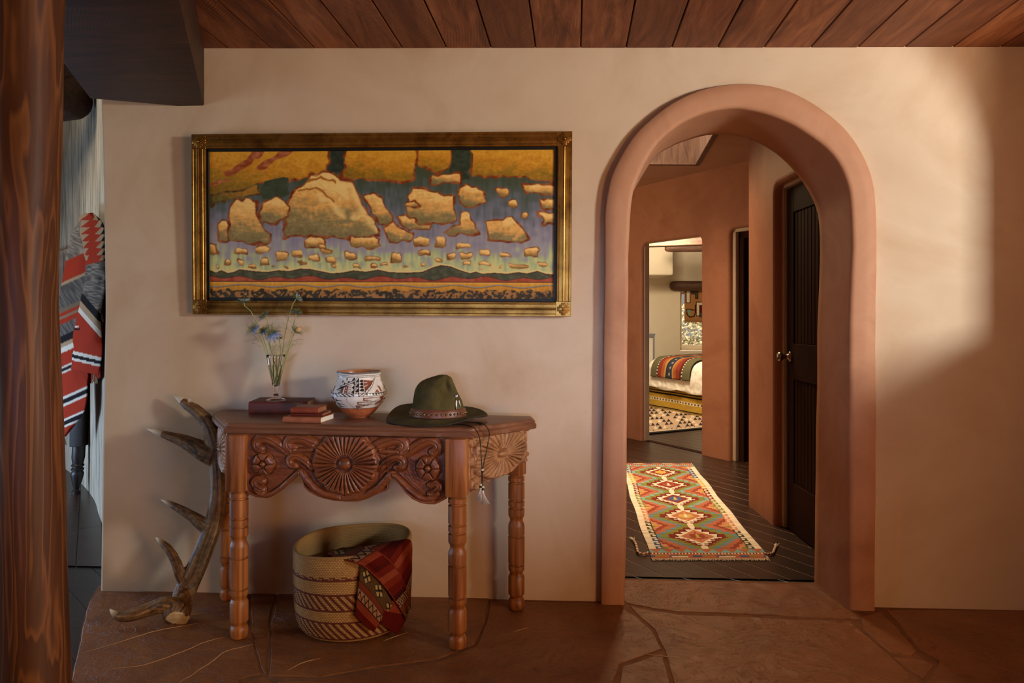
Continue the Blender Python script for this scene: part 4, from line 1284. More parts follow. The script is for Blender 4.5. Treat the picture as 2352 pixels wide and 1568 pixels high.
P = pc + ux * gx[None, :, None] + uy * gy[:, None, None] + un * (-0.013 + 0.0010 * (lum[..., None] / 255 + 0.5 * (st2[..., None] - .5)))
grid('canvas', P, M_CANVAS, painting, cv.a.reshape(-1, 3), flip=True)

# ================================================================== ELK ANTLER
def ant(px, py, off):                    # at a distance in front of the wall
    return onY(px, py, -off)
def flo(px, py, z): return onZ(px, py, z)
bz0 = flo(404, 1420, 0.030)
offb = -bz0[1]
beam_px = [(404, 1413, offb - .010), (414, 1394, offb - .060), (428, 1352, .22), (452, 1300, .19), (476, 1242, .165), (494, 1188, .145), (503, 1130, .13), (502, 1070, .12), (494, 1015, .11), (478, 972, .10), (452, 944, .09), (430, 930, .08), (414, 917, .07), (400, 908, .06)]
beam_r = [31, 26, 24, 22.5, 21, 20, 18.5, 19, 21, 16.5, 14, 11, 7, 1.5]
tines = [
    ([(408, 1392, offb - .035), (380, 1388, offb - .02), (345, 1398, offb - .01), (305, 1412, offb + .02), (278, 1416, offb + .03), (262, 1408, offb + .03), (251, 1397, offb + .03)], [17, 19, 16, 14, 11, 7, 1.2]),
    ([(428, 1342, .22), (414, 1318, .225), (404, 1290, .22), (388, 1262, .205), (370, 1244, .19), (357, 1233, .18)], [15, 12, 11, 9.5, 6.5, 1.2]),
    ([(484, 1215, .155), (464, 1202, .155), (442, 1186, .15), (415, 1170, .14), (390, 1156, .125), (368, 1146, .115)], [20, 16, 12, 9.5, 6.5, 1.2]),
    ([(494, 1045, .115), (472, 1038, .12), (446, 1024, .12), (415, 1010, .115), (375, 997, .11), (335, 984, .10)], [27, 24, 19, 14, 8.5, 1.2]),
    ([(462, 955, .095), (450, 942, .09), (442, 930, .085), (434, 914, .08)], [11, 8, 5.5, 1.0])]
bm = bmesh.new()
cen_pts = []
def add_tine(px, rr, main=False):
    pts = np.array([ant(a, b, o) for a, b, o in px])
    dd = np.array([depth(p) for p in pts]); r = np.array(rr) / F * dd
    n = 60 if main else 34
    sp = spline(pts, n); rs = np.interp(np.linspace(0, 1, n), np.linspace(0, 1, len(r)), r)
    V, Fc = tube(sp, rs, 14)
    vs = [bm.verts.new(tuple(v)) for v in V]
    for f in Fc:
        try: bm.faces.new([vs[i] for i in f])
        except ValueError: pass
    for i, (p, q) in enumerate(zip(sp, rs)): cen_pts.append((p, q, i / (n - 1)))
add_tine(beam_px, beam_r, True)
for a, b in tines: add_tine(a, b)
# knobbly burr at the base
b0 = ant(*beam_px[0]); b1 = ant(*beam_px[1]); ax = norm(-FW * .84 - UP * .44 + RT * .32)
u1 = norm(np.cross(ax, [0, 0, 1])); u2 = np.cross(ax, u1)
vs = []
for k, (r, t) in enumerate(((0.001, .016), (0.034, .014), (0.045, .004), (0.050, -.006), (0.043, -.016), (0.03, -.03), (.001, -.03))):
    for j in range(26):
        a = 2 * math.pi * j / 26
        q = r * (1 + 0.09 * math.sin(5 * a + k) * (0.4 if k == 1 else 1) + 0.05 * math.sin(11 * a))
        vs.append(bm.verts.new(tuple(b0 + ax * t + u1 * q * math.cos(a) * 0.9 + u2 * q * math.sin(a) * 0.8)))
for k in range(6):
    for j in range(26):
        bm.faces.new([vs[k * 26 + j], vs[k * 26 + (j + 1) % 26], vs[(k + 1) * 26 + (j + 1) % 26], vs[(k + 1) * 26 + j]])
bmesh.ops.recalc_face_normals(bm, faces=bm.faces[:])
tmp = bpy.data.meshes.new('tmp'); bm.to_mesh(tmp); bm.free()
to = bpy.data.objects.new('tmp', tmp); COL.objects.link(to)
md = to.modifiers.new('r', 'REMESH'); md.mode = 'VOXEL'; md.voxel_size = 0.0032
md = to.modifiers.new('s', 'SMOOTH'); md.iterations = 5; md.factor = 0.5
dg = bpy.context.evaluated_depsgraph_get(); ev = to.evaluated_get(dg).to_mesh()
nV = len(ev.vertices); co = np.empty(nV * 3, np.float32); ev.vertices.foreach_get('co', co); co = co.reshape(-1, 3).astype(float)
Fq = [tuple(p.vertices) for p in ev.polygons]
to.evaluated_get(dg).to_mesh_clear(); bpy.data.objects.remove(to); bpy.data.meshes.remove(tmp)
CP = np.array([c[0] for c in cen_pts]); CR = np.array([c[1] for c in cen_pts]); CT = np.array([c[2] for c in cen_pts])
idx = np.empty(nV, int)
for s in range(0, nV, 4000):
    d = np.linalg.norm(co[s:s + 4000, None, :] - CP[None], axis=2) - CR[None] * 0.6; idx[s:s + 4000] = d.argmin(1)
rad_ = co - CP[idx]
tdir = np.gradient(CP, axis=0)
colr = np.zeros((nV, 3))
for i in range(nV):
    k = idx[i]; p = co[i]
    t = tdir[k] / (np.linalg.norm(tdir[k]) + 1e-9); rr = rad_[i] - t * np.dot(rad_[i], t)
    b = np.cross(t, [0.2, 0.9, 0.3]); b /= np.linalg.norm(b) + 1e-9; c = np.cross(t, b)
    an = math.atan2(np.dot(rr, b), np.dot(rr, c))
    ridge_ = mnoise.noise(Vector((an * 4.6, CT[k] * 5.0, k // 34 * 0.7))) + 0.5 * mnoise.noise(Vector((an * 10, CT[k] * 12, 3)))
    per = mnoise.noise(Vector((p[0] * 70, p[1] * 70, p[2] * 70)))
    pale = np.clip((CT[k] - 0.70) / 0.2, 0, 1) * (CR[k] < 0.016)
    co[i] += norm(rr) * (0.0016 * ridge_ + 0.0008 * per) * (1 - pale) * min(1, CR[k] / 0.02)
    v = np.clip(0.46 + 0.55 * ridge_ + 0.25 * per, 0, 1)
    base = np.array((56, 36, 20)) * (1 - v) + np.array((168, 122, 74)) * v
    colr[i] = base * (1 - pale) + np.array((224, 208, 182)) * pale
    dd = np.dot(p - b0, ax)
    if dd > 0.0105: colr[i] = np.array((196, 168, 128)) + 20 * per
M_ANT = vcol('antler_horn', 0.55, 0.2, 120, 0.35)
ant_o = mesh('elk_antler', co, Fq, M_ANT, col=colr, origin=(b0[0], b0[1], 0.0))
tag(ant_o, 'large brown shed antler with pale tips leaning against the wall left of the table', 'antler')

# ================================================================== BASKET AND CLOTH
BD = 2.87
bc = cw((811 - CX) / F * BD, BD)
basket = thing('woven_basket', 'tall round tan basket with dark red woven bands under the console table', 'basket', bc)
nth, nz = 640, 210
def brad(z, th):
    # z in 0..1
    r = np.interp(z, [0, .03, .09, .2, .45, .8, 1.0], [0.170, 0.190, 0.206, 0.216, 0.221, 0.223, 0.222])
    return r * (1 + 0.012 * np.sin(2 * th + 1.0) + 0.006 * np.sin(3 * th))
def btop(th): return 0.320 + 0.012 * np.cos(th - math.radians(20)) + 0.004 * np.sin(3 * th)
th = np.linspace(0, 2 * math.pi, nth, endpoint=False)[None, :]; zz = np.linspace(0, 1, nz)[:, None]
R = brad(zz + 0 * th, th + 0 * zz); Zr = zz * btop(th)
kst = 128; rows_ = 50
ph = (th * kst / (2 * math.pi) + np.floor(zz * rows_) * 0.5)
wv = np.abs(np.sin(math.pi * ph)) * np.abs(np.sin(math.pi * zz * rows_))
Rd = R + 0.0032 * wv
ci = np.floor(ph).astype(int); ri = np.floor(zz * rows_ + 0 * th).astype(int)
tan1 = np.array((184, 138, 80)); tan2 = np.array((160, 116, 64)); mar = np.array((104, 46, 32))
rnd_c = rng.random((rows_ + 2, kst + 80))[np.clip(ri, 0, rows_), np.mod(ci, kst)]
C = tan1 * (1 - rnd_c[..., None] * .5) + tan2 * rnd_c[..., None] * .5
zf = 1 - (zz + 0 * th)
def band(a, b): return (zf >= a) & (zf < b)
line_b = band(.225, .25) | band(.395, .42) | band(.575, .60) | band(.715, .735) | band(.925, .945)
C[line_b] = mar
dash = band(.205, .235) & (np.mod(ci + ri, 4) < 2); C[dash] = mar
diag = (band(.42, .575) | band(.735, .925)) & (np.mod(np.floor(th * kst / (2 * math.pi) * .75 + zz * rows_ * .42), 2) < 1)
C[diag] = mar
C *= (0.84 + 0.22 * wv[..., None])
P = np.stack([bc[0] + Rd * np.cos(th), bc[1] + Rd * np.sin(th), Zr], -1)
M_BASK = vcol('basket_straw', 0.75, 0.15, 200, 0.2)
rim_in = []
Cin = tan1 * 0.92 + 0 * C
Cin *= (0.84 + 0.22 * wv[..., None]); li = band(.33, .36) | band(.60, .63); Cin[li] = mar
Rin = R - 0.012 - 0.0020 * wv
Pin = np.stack([bc[0] + Rin * np.cos(th), bc[1] + Rin * np.sin(th), np.maximum(Zr, 0.012)], -1)
Pall = np.concatenate([P, Pin[::-1]], 0); Call = np.concatenate([C, Cin[::-1]], 0)
grid('basket_wall', Pall, M_BASK, basket, Call.reshape(-1, 3), wrap=True)
# stitched rim
tr = np.linspace(0, 2 * math.pi, 400)
rp = np.stack([bc[0] + (brad(1.0, tr) - .006) * np.cos(tr), bc[1] + (brad(1.0, tr) - .006) * np.sin(tr), btop(tr) + 0.001], -1)
rr = 0.0072 + 0.0014 * np.abs(np.sin(tr * 75))
V, Fc = tube(rp, rr, 8); cc = np.repeat((tan2 * (0.8 + 0.25 * np.abs(np.sin(tr * 75)))[:, None]), 8, 0)
mesh('rim', V, Fc, M_BASK, basket, cc)
V, Fc = lathe([(0.002, 0.014), (0.168, 0.014)], bc, 60, False); mesh('basket_floor', V, Fc, M_BASK, basket, np.tile(tan2, (len(V), 1)))

# red striped cloth hanging over the right of the rim
M_CLOTH = vcol('woven_cloth', 0.95, 0.3, 260, 0.05)
STR = [(0, (92, 26, 18)), (.06, (120, 34, 20)), (.14, (150, 58, 34)), (.20, (168, 84, 52)), (.25, (134, 44, 24)), (.32, (110, 28, 18)), (.42, (92, 20, 14))]
def cloth_col(S, Tt):
    # S across the stripes 0..1, Tt along them
    h, w = S.shape
    c = np.zeros((h, w, 3))
    bands = [(0, .05, (84, 20, 14)), (.05, .12, (112, 30, 18)), (.12, .18, (150, 66, 40)), (.18, .25, (126, 38, 20)), (.25, .33, (104, 24, 14)), (.33, .37, (70, 18, 14)), (.37, .375, (30, 16, 14)), (.375, .46, (170, 120, 82)), (.46, .465, (30, 16, 14)), (.465, .53, (120, 52, 32)), (.53, .535, (26, 16, 14)), (.535, .70, (104, 70, 40)), (.70, .705, (26, 16, 14)), (.705, .76, (120, 52, 32)), (.76, .765, (26, 16, 14)), (.765, .85, (170, 120, 82)), (.85, .86, (30, 16, 14)), (.86, .93, (142, 56, 32)), (.93, 1.01, (96, 20, 14))]
    for a, b, k in bands: c[(S >= a) & (S < b)] = k
    zig = ((S > .38) & (S < .458)); f = np.mod(Tt * 11, 1); z = np.abs(f - .5) * .14 + .385
    c[zig & (np.abs(S - z) < .012)] = (34, 20, 18); c[zig & (np.abs(S - (.842 - z + .0)) < .008)] = (34, 20, 18)
    zig2 = ((S > .77) & (S < .845)); z2 = np.abs(f - .5) * .13 + .775; c[zig2 & (np.abs(S - z2) < .012)] = (34, 20, 18)
    mid = (S > .54) & (S < .695); g = np.mod(Tt * 4.5, 1) - .5; q = np.abs(S - .618) / .075; gg = np.abs(g) * 2.4
    mot = mid & ((q + gg) < .95); c[mot] = (32, 26, 20); c[mid & ((q + gg) < .8) & ((np.abs(q - gg) > .16))] = (188, 152, 92); c[mid & ((q + gg) < .2)] = (32, 26, 20)
    chk = mid & ~mot & (np.mod(np.floor(S * 160) + np.floor(Tt * 130), 2) == 0); c[chk] = c[chk] * 0.82
    return c * 0.88 * (0.92 + 0.16 * np.mod(np.floor(Tt * 260), 2)[..., None] * .5)
def on_basket(px, py, off):
    r = ray(px, py); a = r[:2] @ r[:2]; oc = CAM[:2] - bc[:2]; b = oc @ r[:2]
    R_ = 0.226 + off
    disc = b * b - a * (oc @ oc - R_ * R_)
    if disc < 0: t = -b / a
    else: t = (-b - math.sqrt(disc)) / a
    return CAM + r * t
def patch(name, left, right, off0, off1, parent, s_rng, t_rng, nu=60, nv=70, mode='front', swap=False, wob=0.006, seed=0, zlev=None, blend=None):
    l = spline([(a, b, 0) for a, b in left], nv)[:, :2]; r = spline([(a, b, 0) for a, b in right], nv)[:, :2]
    P = np.zeros((nv, nu, 3))
    for i in range(nv):
        v = i / (nv - 1)
        for j in range(nu):
            u = j / (nu - 1); p = l[i] + (r[i] - l[i]) * u
            off = off0 + (off1 - off0) * v + wob * mnoise.noise(Vector((u * 3.1, v * 2.6, seed)))
            q = on_basket(p[0], p[1], off)
            if zlev is not None:
                # top sheet: lies over the opening, then bends over the rim
                zq = zlev(u, v); q2 = onZ(p[0], p[1], zq); w = blend(u, v); q = q * (1 - w) + q2 * w
            P[i, j] = q
    U, Vv = np.meshgrid(np.linspace(0, 1, nu), np.linspace(0, 1, nv))
    S, Tt = (U, Vv) if not swap else (Vv, U)
    C = cloth_col(s_rng[0] + (s_rng[1] - s_rng[0]) * S, t_rng[0] + (t_rng[1] - t_rng[0]) * Tt)
    return P, C
cl_sheets = []
cl_sheets.append(patch('a', [(830, 1288), (868, 1328), (902, 1386)], [(816, 1412), (836, 1434), (858, 1451)], .010, .014, None, (.54, 1.0), (0, .55), 90, 60, seed=1))
cl_sheets.append(patch('b', [(888, 1378), (882, 1402), (874, 1432)], [(922, 1380), (935, 1412), (911, 1457)], .010, .012, None, (.86, 1.0), (0, .4), 60, 60, seed=5, swap=True))
zl = lambda u, v: 0.245 + 0.085 * min(1, v / 0.28)
bl = lambda u, v: max(0.0, 1 - v / 0.42) * (0.35 + 0.65 * u) if v < .42 else 0.0
P, C = patch('c', [(753, 1270), (790, 1285), (830, 1298), (862, 1325), (890, 1357), (915, 1393), (931, 1420)], [(785, 1258), (836, 1256), (876, 1270), (905, 1297), (925, 1330), (936, 1365), (937, 1410)], .016, .022, None, (0, 1), (0, .3), 50, 130, seed=9, zlev=zl, blend=bl)
U, Vv = np.meshgrid(np.linspace(0, 1, 50), np.linspace(0, 1, 130)); C = cloth_col(np.mod(.56 + Vv * 1.05, 1), U * .32)
bord = (U > .94) | (U < .05); C[bord] = np.array((112, 40, 26)) * (0.7 + .5 * (np.mod(np.floor(Vv * 120), 2)[bord][:, None]))
cl_sheets.append((P, C))
bl2 = lambda u, v: max(0.0, 1 - v / 0.30) * (0.4 + 0.6 * u) if v < .3 else 0.0
zl2 = lambda u, v: 0.30 + 0.02 * v
P, C = patch('d', [(838, 1256), (876, 1270), (903, 1297), (924, 1330), (935, 1365), (936, 1405)], [(868, 1248), (912, 1242), (943, 1241), (945.5, 1290), (945, 1330), (942, 1396)], .010, .012, None, (0, 1), (0, .3), 50, 110, seed=13, zlev=zl2, blend=bl2)
U, Vv = np.meshgrid(np.linspace(0, 1, 50), np.linspace(0, 1, 110)); C = cloth_col(np.mod(.80 + Vv * .80, 1), U * .3)
cl_sheets.append((P, C))
Vs, Fs, Cs = [], [], []; b = 0
for P, C in cl_sheets:
    h, w = P.shape[:2]; Vs.append(P.reshape(-1, 3)); Cs.append(C.reshape(-1, 3)); Fs.append(gridF(h, w) + b); b += h * w
cloth = mesh('folded_cloth', np.vstack(Vs), np.vstack(Fs), M_CLOTH, None, np.vstack(Cs), origin=(bc[0] + .15, bc[1] - .2, 0.1))
md = cloth.modifiers.new('thickness', 'SOLIDIFY'); md.thickness = 0.004; md.offset = 0.0
tag(cloth, 'dark red striped woven cloth spilling over the rim of the tan basket', 'textile')

# ================================================================== BOOKS
def book(name, label, c, yaw, L, W, Hh, cover, pages, spine='front', z=0.8, titled=False, thick=0.003):
    # spine faces the camera; pages show at the right-hand end and back
    ax = np.array([math.cos(yaw), math.sin(yaw), 0]); ay = np.array([-ax[1], ax[0], 0])
    o = thing(name, label, 'book', (c[0], c[1], z), 'old books lying on the console table')
    c = np.array([c[0], c[1], z])
    mb = MB()
    for zz in (thick / 2, Hh - thick / 2):
        V, Fc = bevel_box(c + UP * zz + ay * 0.002, ax * L / 2, ay * (W / 2), UP * thick / 2, thick * .4, 2); mb.add(V, Fc)
    # rounded spine
    n = 9; V = []
    for t in (-L / 2, L / 2):
        for k in range(n):
            a = -math.pi / 2 + math.pi * k / (n - 1)
            V.append(c + ax * t + UP * (Hh / 2 + Hh / 2 * math.sin(a)) + ay * (-W / 2 + .003 - 0.007 * math.cos(a)))
        for k in range(n - 1, -1, -1):
            a = -math.pi / 2 + math.pi * k / (n - 1)
            V.append(c + ax * t + UP * (Hh / 2 + (Hh / 2 - thick) * math.sin(a)) + ay * (-W / 2 + .004 + thick - 0.007 * math.cos(a)))
    m = 2 * n
    Fc = [(k, (k + 1) % m, m + (k + 1) % m, m + k) for k in range(m)] + [tuple(range(m - 1, -1, -1)), tuple(range(m, 2 * m))]
    mb.add(V, Fc)
    cvo = mb.build('cover', cover, o, ang=40)
    V, Fc = bevel_box(c + UP * Hh / 2 + ay * 0.001, ax * (L / 2 - .004), ay * (W / 2 - .006), UP * (Hh / 2 - thick), 0.001, 1)
    mesh('pages', V, Fc, pages, o, smooth=False)
    return cvo, c, ax, ay
def leather(name, a, b, rough=0.45):
    return plain(name, a, rough, 0, 0.4, b, 26, 0.25, 120)
M_PAGE = plain('page_edges', rgb(214, 198, 168), 0.8, var=rgb(190, 170, 136), vscale=60)
M_PAGEW = plain('white_page_edges', rgb(236, 230, 214), 0.8)
M_PAGEB = plain('browned_page_edges', rgb(170, 112, 76), 0.8, var=rgb(146, 92, 60), vscale=60)
M_BK1 = leather('dark_maroon_binding', rgb(84, 32, 20), rgb(98, 40, 26), 0.55)
M_BK1T = plain('grey_brown_board', rgb(70, 52, 46), 0.5)
M_BK2 = leather('tan_leather', rgb(146, 82, 52), rgb(168, 98, 64)); M_BK3 = leather('dark_red_leather', rgb(82, 26, 16), rgb(98, 34, 20)); M_BK4 = leather('rust_leather', rgb(122, 50, 28), rgb(140, 62, 36))
yw = math.atan2(e1[1], e1[0])
def onT(px, py, z=ZT): return onZ(px, py, z)
bA = onT(572, 951); bB = onT(705, 950)
L1 = np.linalg.norm(bB - bA); d1_ = norm(bB - bA); yb1 = math.atan2(d1_[1], d1_[0]); pb = np.array([-d1_[1], d1_[0], 0])
bk1, c1, ax1, ay1 = book('book', 'large dark maroon book lying under the glass vase', (bA + bB) / 2 + pb * 0.088 , yb1, L1 + 0.004, 0.172, 0.051, M_BK1, M_PAGE)
mb = MB()
for k in range(6):
    V, Fc = box8(c1 + ax1 * (L1 / 2 - .048 + k * .0052) + ay1 * (-0.0925) + UP * 0.040, ax1 * .0012, ay1 * .0008, UP * .0045); mb.add(V, Fc)
V, Fc = box8(c1 + ax1 * (L1 / 2 - .035) + ay1 * (-0.0922) + UP * 0.0475, ax1 * .019, ay1 * .0006, UP * .0006); mb.add(V, Fc)
mb.build('spine_stamp', plain('gilt_stamp', rgb(120, 84, 44), 0.4, 0.6), bk1, smooth=False)
s0 = onT(650, 970.5); s1 = onT(738, 972.5); Ls = np.linalg.norm(s1 - s0); ds = norm(s1 - s0); ys_ = math.atan2(ds[1], ds[0]); ps = np.array([-ds[1], ds[0], 0])
b2, c2, ax2, ay2 = book('book', 'tan leather book with white page ends, lowest of the small stack', (s0 + s1) / 2 + ps * .066, ys_ - .02, Ls, 0.130, 0.0225, M_BK2, M_PAGEW, thick=.002)
b3, c3, ax3, ay3 = book('book', 'thin dark red book in the middle of the small stack', (s0 + s1) / 2 + ps * .075 + ds * .006, ys_ + .05, 0.125, 0.110, 0.0115, M_BK3, M_PAGEB, z=0.8228, thick=.0016)
b4, c4, ax4, ay4 = book('book', 'worn rust red leather book, topmost of the small stack', (s0 + s1) / 2 + ps * .07 - ds * .001, ys_ + .03, 0.108, 0.100, 0.021, M_BK4, M_PAGEB, z=0.8346, thick=.0018)

# ================================================================== GLASS VASE WITH FLOWERS
vz = ZT + 0.051 + 0.0006
vc = onZ(634, 920.0, vz); vc = np.array([vc[0], vc[1], vz])
vase = thing('glass_vase', 'clear footed trumpet glass vase holding blue flowers on the large maroon book', 'vase', vc)
kx_ = NM('clear_glass'); kx_.base((1, 1, 1, 1), 0.02); kx_.b.inputs['Transmission Weight'].default_value = 1.0; kx_.b.inputs['IOR'].default_value = 1.45
kw = NM('vase_water'); kw.base((0.86, 0.93, 0.80, 1), 0.0); kw.b.inputs['Transmission Weight'].default_value = 1.0; kw.b.inputs['IOR'].default_value = 1.2
vd = depth(vc); K = vd / F                   # metres per pixel at the vase
outp = [(0.5, 0), (20, 0.0), (22, 1.2), (21, 3.2), (15, 5.2), (8.5, 7.0), (6.2, 8.5), (6.6, 10.2), (7.0, 11.6), (5.6, 13.2), (4.7, 15.5), (5.0, 20), (6.0, 27), (7.6, 35), (9.4, 43), (11.8, 52), (14.4, 64), (16.8, 76), (18.6, 86), (20.4, 96), (22.0, 105.6), (21.7, 106)]
inp = [(21.3, 105.6), (19.7, 96), (17.9, 86), (16.0, 76), (13.5, 64), (10.8, 52), (8.2, 43), (5.8, 36), (0.4, 32.5)]
V, Fc = lathe([(r * K, z * K) for r, z in outp + inp], vc, 56)
mesh('glass', V, Fc, kx_.m, vase)
wat = [(0.4, 32.8), (5.6, 36.2), (7.9, 43), (10.5, 52), (13.2, 64), (15.7, 75.6), (17.0, 82), (0.4, 82)]
V, Fc = lathe([(r * K * .995, z * K) for r, z in wat], vc, 48)
mesh('water', V, Fc, kw.m, vase)

M_STEM = plain('flower_stem', rgb(140, 150, 84), 0.6, var=rgb(168, 164, 104), vscale=30)
M_FERN = plain('feathery_leaf', rgb(112, 128, 70), 0.7, var=rgb(84, 100, 52), vscale=40)
M_PET = plain('blue_petal', rgb(146, 160, 196), 0.6, var=rgb(92, 108, 156), vscale=90)
M_PETP = plain('pale_petal', rgb(196, 202, 222), 0.6, var=rgb(160, 172, 206), vscale=90)
M_CEN = plain('flower_centre', rgb(160, 160, 92), 0.7, var=rgb(108, 112, 60), vscale=120)
M_POD = plain('seed_pod_skin', rgb(226, 188, 138), 0.5, var=rgb(206, 160, 112), vscale=40)
def fp(px, py, off): return atD(px, py, vd + off)
def feather(mb, p, d, L, n, r=0.00045, seed=0):
    # thread-like fennel leaf: a thin rib with finer side threads
    rg = np.random.default_rng(seed)
    d = norm(d); s = norm(np.cross(d, [0.3, 0.8, 0.2])); q = np.cross(d, s)
    tip = p + d * L
    rib = spline([p, p + d * L * .5 + s * L * .08, tip + s * L * .02], 7); V, Fc = tube(rib, np.linspace(r, r * .5, 7), 4); mb.add(V, Fc)
    for k in range(n):
        t = 0.18 + 0.8 * k / n
        c = p + d * L * t
        a = rg.random() * 6.28; dirn = norm(d * (0.8 + .4 * rg.random()) + (s * math.cos(a) + q * math.sin(a)) * (0.7 + .5 * rg.random()))
        l = L * (0.42 - .22 * t) * (0.7 + .6 * rg.random())
        V, Fc = tube([c, c + dirn * l * .6, c + dirn * l + d * l * .15], [r * .75, r * .6, r * .35], 3); mb.add(V, Fc)
def flower(path, label, style, size, pet_mat, seed, leaves=(), tilt=(0, 0)):
    rg = np.random.default_rng(seed)
    pts = np.array([fp(*p) for p in path]); sp = spline(pts, 46)
    base = sp[0]
    o = thing('cut_flower', label, 'flower', base, 'cut flowers in the glass vase')
    V, Fc = tube(sp, np.linspace(1.15, 0.95, 46) * K, 7); stm = mesh('stem', V, Fc, M_STEM, o)
    top = sp[-1]; ax = norm(norm(sp[-1] - sp[-5]) + np.array([tilt[0], tilt[1], 0]))
    s = norm(np.cross(ax, [0.1, 0.9, 0.2])); q = np.cross(ax, s)
    mb = MB()
    for k in range(22):
        a = k / 22 * 6.283 + rg.random() * .3; dirn = norm(ax * (0.15 + .9 * rg.random()) + (s * math.cos(a) + q * math.sin(a)) * 1.0)
        feather(mb, top - ax * size * .1, dirn, size * (1.0 + .5 * rg.random()), 7, 0.00052, seed * 31 + k)
    mb.build('bracts', M_FERN, o)
    if style != 'pod':
        mb = MB()
        npet = 10
        for k in range(npet):
            a = k / npet * 6.283 + .2 * rg.random(); out = s * math.cos(a) + q * math.sin(a); sd = np.cross(ax, out)
            L = size * (0.85 + .25 * rg.random()); w = size * .30; lift = (0.10 if style == 'open' else -0.75 if style == 'droop' else .55) + .25 * (rg.random() - .5)
            G = np.zeros((9, 5, 3))
            for i in range(9):
                t = i / 8; wd = w * (math.sin(min(1, t * 1.05) ** .75 * math.pi * .93) + .10)
                for j in range(5):
                    e = (j - 2) / 2
                    G[i, j] = top + ax * size * .10 + out * L * (t * .98 + .04) + sd * e * wd * .55 + ax * (lift * L * (t ** 1.5) * .8 + .10 * size * abs(e) * (1 - t) + .012 * size * math.sin(9 * t + k))
            mb.add(G.reshape(-1, 3), gridF(9, 5))
        pt = mb.build('bloom', pet_mat, o); md = pt.modifiers.new('t', 'SOLIDIFY'); md.thickness = 0.0006
        mb = MB()
        for k in range(34):
            a = rg.random() * 6.283; e = rg.random() ** .6
            dirn = norm(ax * 1.0 + (s * math.cos(a) + q * math.sin(a)) * e * 1.0); l = size * (.40 + .25 * rg.random())
            p0 = top + ax * size * .12; p1 = p0 + dirn * l; p2 = p1 + (s * math.cos(a) + q * math.sin(a)) * size * .10 - ax * size * .06 * e
            V, Fc = tube([p0, p1, p2], [.0006, .0006, .0009], 4); mb.add(V, Fc)
        V, Fc = lathe([(0.0005, 0), (size * .17, size * .08), (size * .2, size * .2), (size * .12, size * .34), (.0004, size * .38)], (0, 0, 0), 12)
        mb.add([top + s * v[0] + q * v[1] + ax * (v[2] + size * .08) for v in V], Fc)
        mb.build('stamens', M_CEN, pt)
    else:
        V, Fc = lathe([(0.0004, 0), (size * .34, size * .16), (size * .48, size * .5), (size * .40, size * .85), (size * .18, size * 1.05), (.0004, size * 1.1)], (0, 0, 0), 18)
        V2 = []
        for v in V:
            a = math.atan2(v[1], v[0]); k = 1 + .07 * math.cos(5 * a); V2.append(top + s * v[0] * k + q * v[1] * k + ax * v[2])
        mb = MB().add(V2, Fc)
        for k in range(5):
            a = k / 5 * 6.28; out = s * math.cos(a) + q * math.sin(a)
            V, Fc = tube([top + ax * size * 1.05, top + ax * size * 1.25 + out * size * .15, top + ax * size * 1.35 + out * size * .4], [.0011, .0008, .0004], 5); mb.add(V, Fc)
        mb.build('seed_pod', M_POD, o)
    if leaves:
        mb = MB()
        for j, (t, ang, l) in enumerate(leaves):
            i = int(t * 45); c = sp[i]
            dirn = RT * math.cos(math.radians(ang)) + UP * math.sin(math.radians(ang)) + FW * (rg.random() - .5) * .8
            feather(mb, c, dirn, l * K, 9, 0.00042, seed * 77 + j)
        mb.build('leaves', M_FERN, stm)
    return o
S1 = 14.0 * K
flower([(632, 880, .0), (622, 838, -.006), (612, 800, -.01), (602, 770, -.01), (590, 742, -.01), (576, 715, -.008), (562, 702, -.006), (561, 694, -.005)], 'pale blue flower on the tallest stem leaning left in front of the picture frame', 'cup', S1, M_PETP, 3, [(.35, 150, 30), (.5, 30, 24), (.72, 75, 24), (.2, 100, 34), (.28, 20, 30)], (-.1, 0))
flower([(640, 882, .004), (634, 845, .006), (624, 810, .008), (618, 770, .008), (616, 745, .006), (613, 735, .004), (607, 727, .002)], 'dark blue flower on a curved stem below the gilt frame, above the blue cluster', 'open', S1, M_PET, 5, [(.55, 60, 26), (.62, 40, 40), (.3, 80, 30), (.45, 150, 20)], (-.1, -.2))
flower([(628, 876, -.004), (618, 836, -.012), (606, 795, -.018), (597, 775, -.02), (590, 762, -.022), (584, 755, -.024)], 'blue flower drooping at the far left of the cluster', 'droop', S1 * 1.05, M_PET, 7, [(.4, 165, 34), (.6, 195, 36), (.75, 185, 34), (.9, 150, 26), (.25, 60, 34)], (-.5, -.5))
flower([(634, 884, .0), (636, 840, -.012), (634, 800, -.02), (630, 780, -.028), (626, 766, -.034)], 'largest blue flower with wide drooping petals above the vase rim', 'droop', S1 * 1.35, M_PET, 9, [(.3, 100, 30), (.45, 60, 26), (.6, 120, 24), (.2, 80, 34)], (.0, -.6))
flower([(630, 870, .008), (628, 830, .01), (620, 795, .006), (612, 775, .0), (606, 760, -.004)], 'small dark blue flower between the two drooping blooms', 'droop', S1 * .9, M_PET, 11, [(.4, 100, 26), (.7, 60, 26)], (-.1, -.3))
flower([(634, 884, .008), (644, 840, .012), (650, 800, .014), (655, 765, .014), (663, 730, .014), (672, 700, .012), (678, 690, .010), (682, 686, .008)], 'whitish flower on the tallest right stem over the gilt frame', 'cup', S1 * .85, M_PETP, 13, [(.85, 60, 16), (.9, 120, 14), (.4, 150, 30), (.55, 100, 34), (.3, 30, 36), (.62, 40, 24)], (.2, 0))
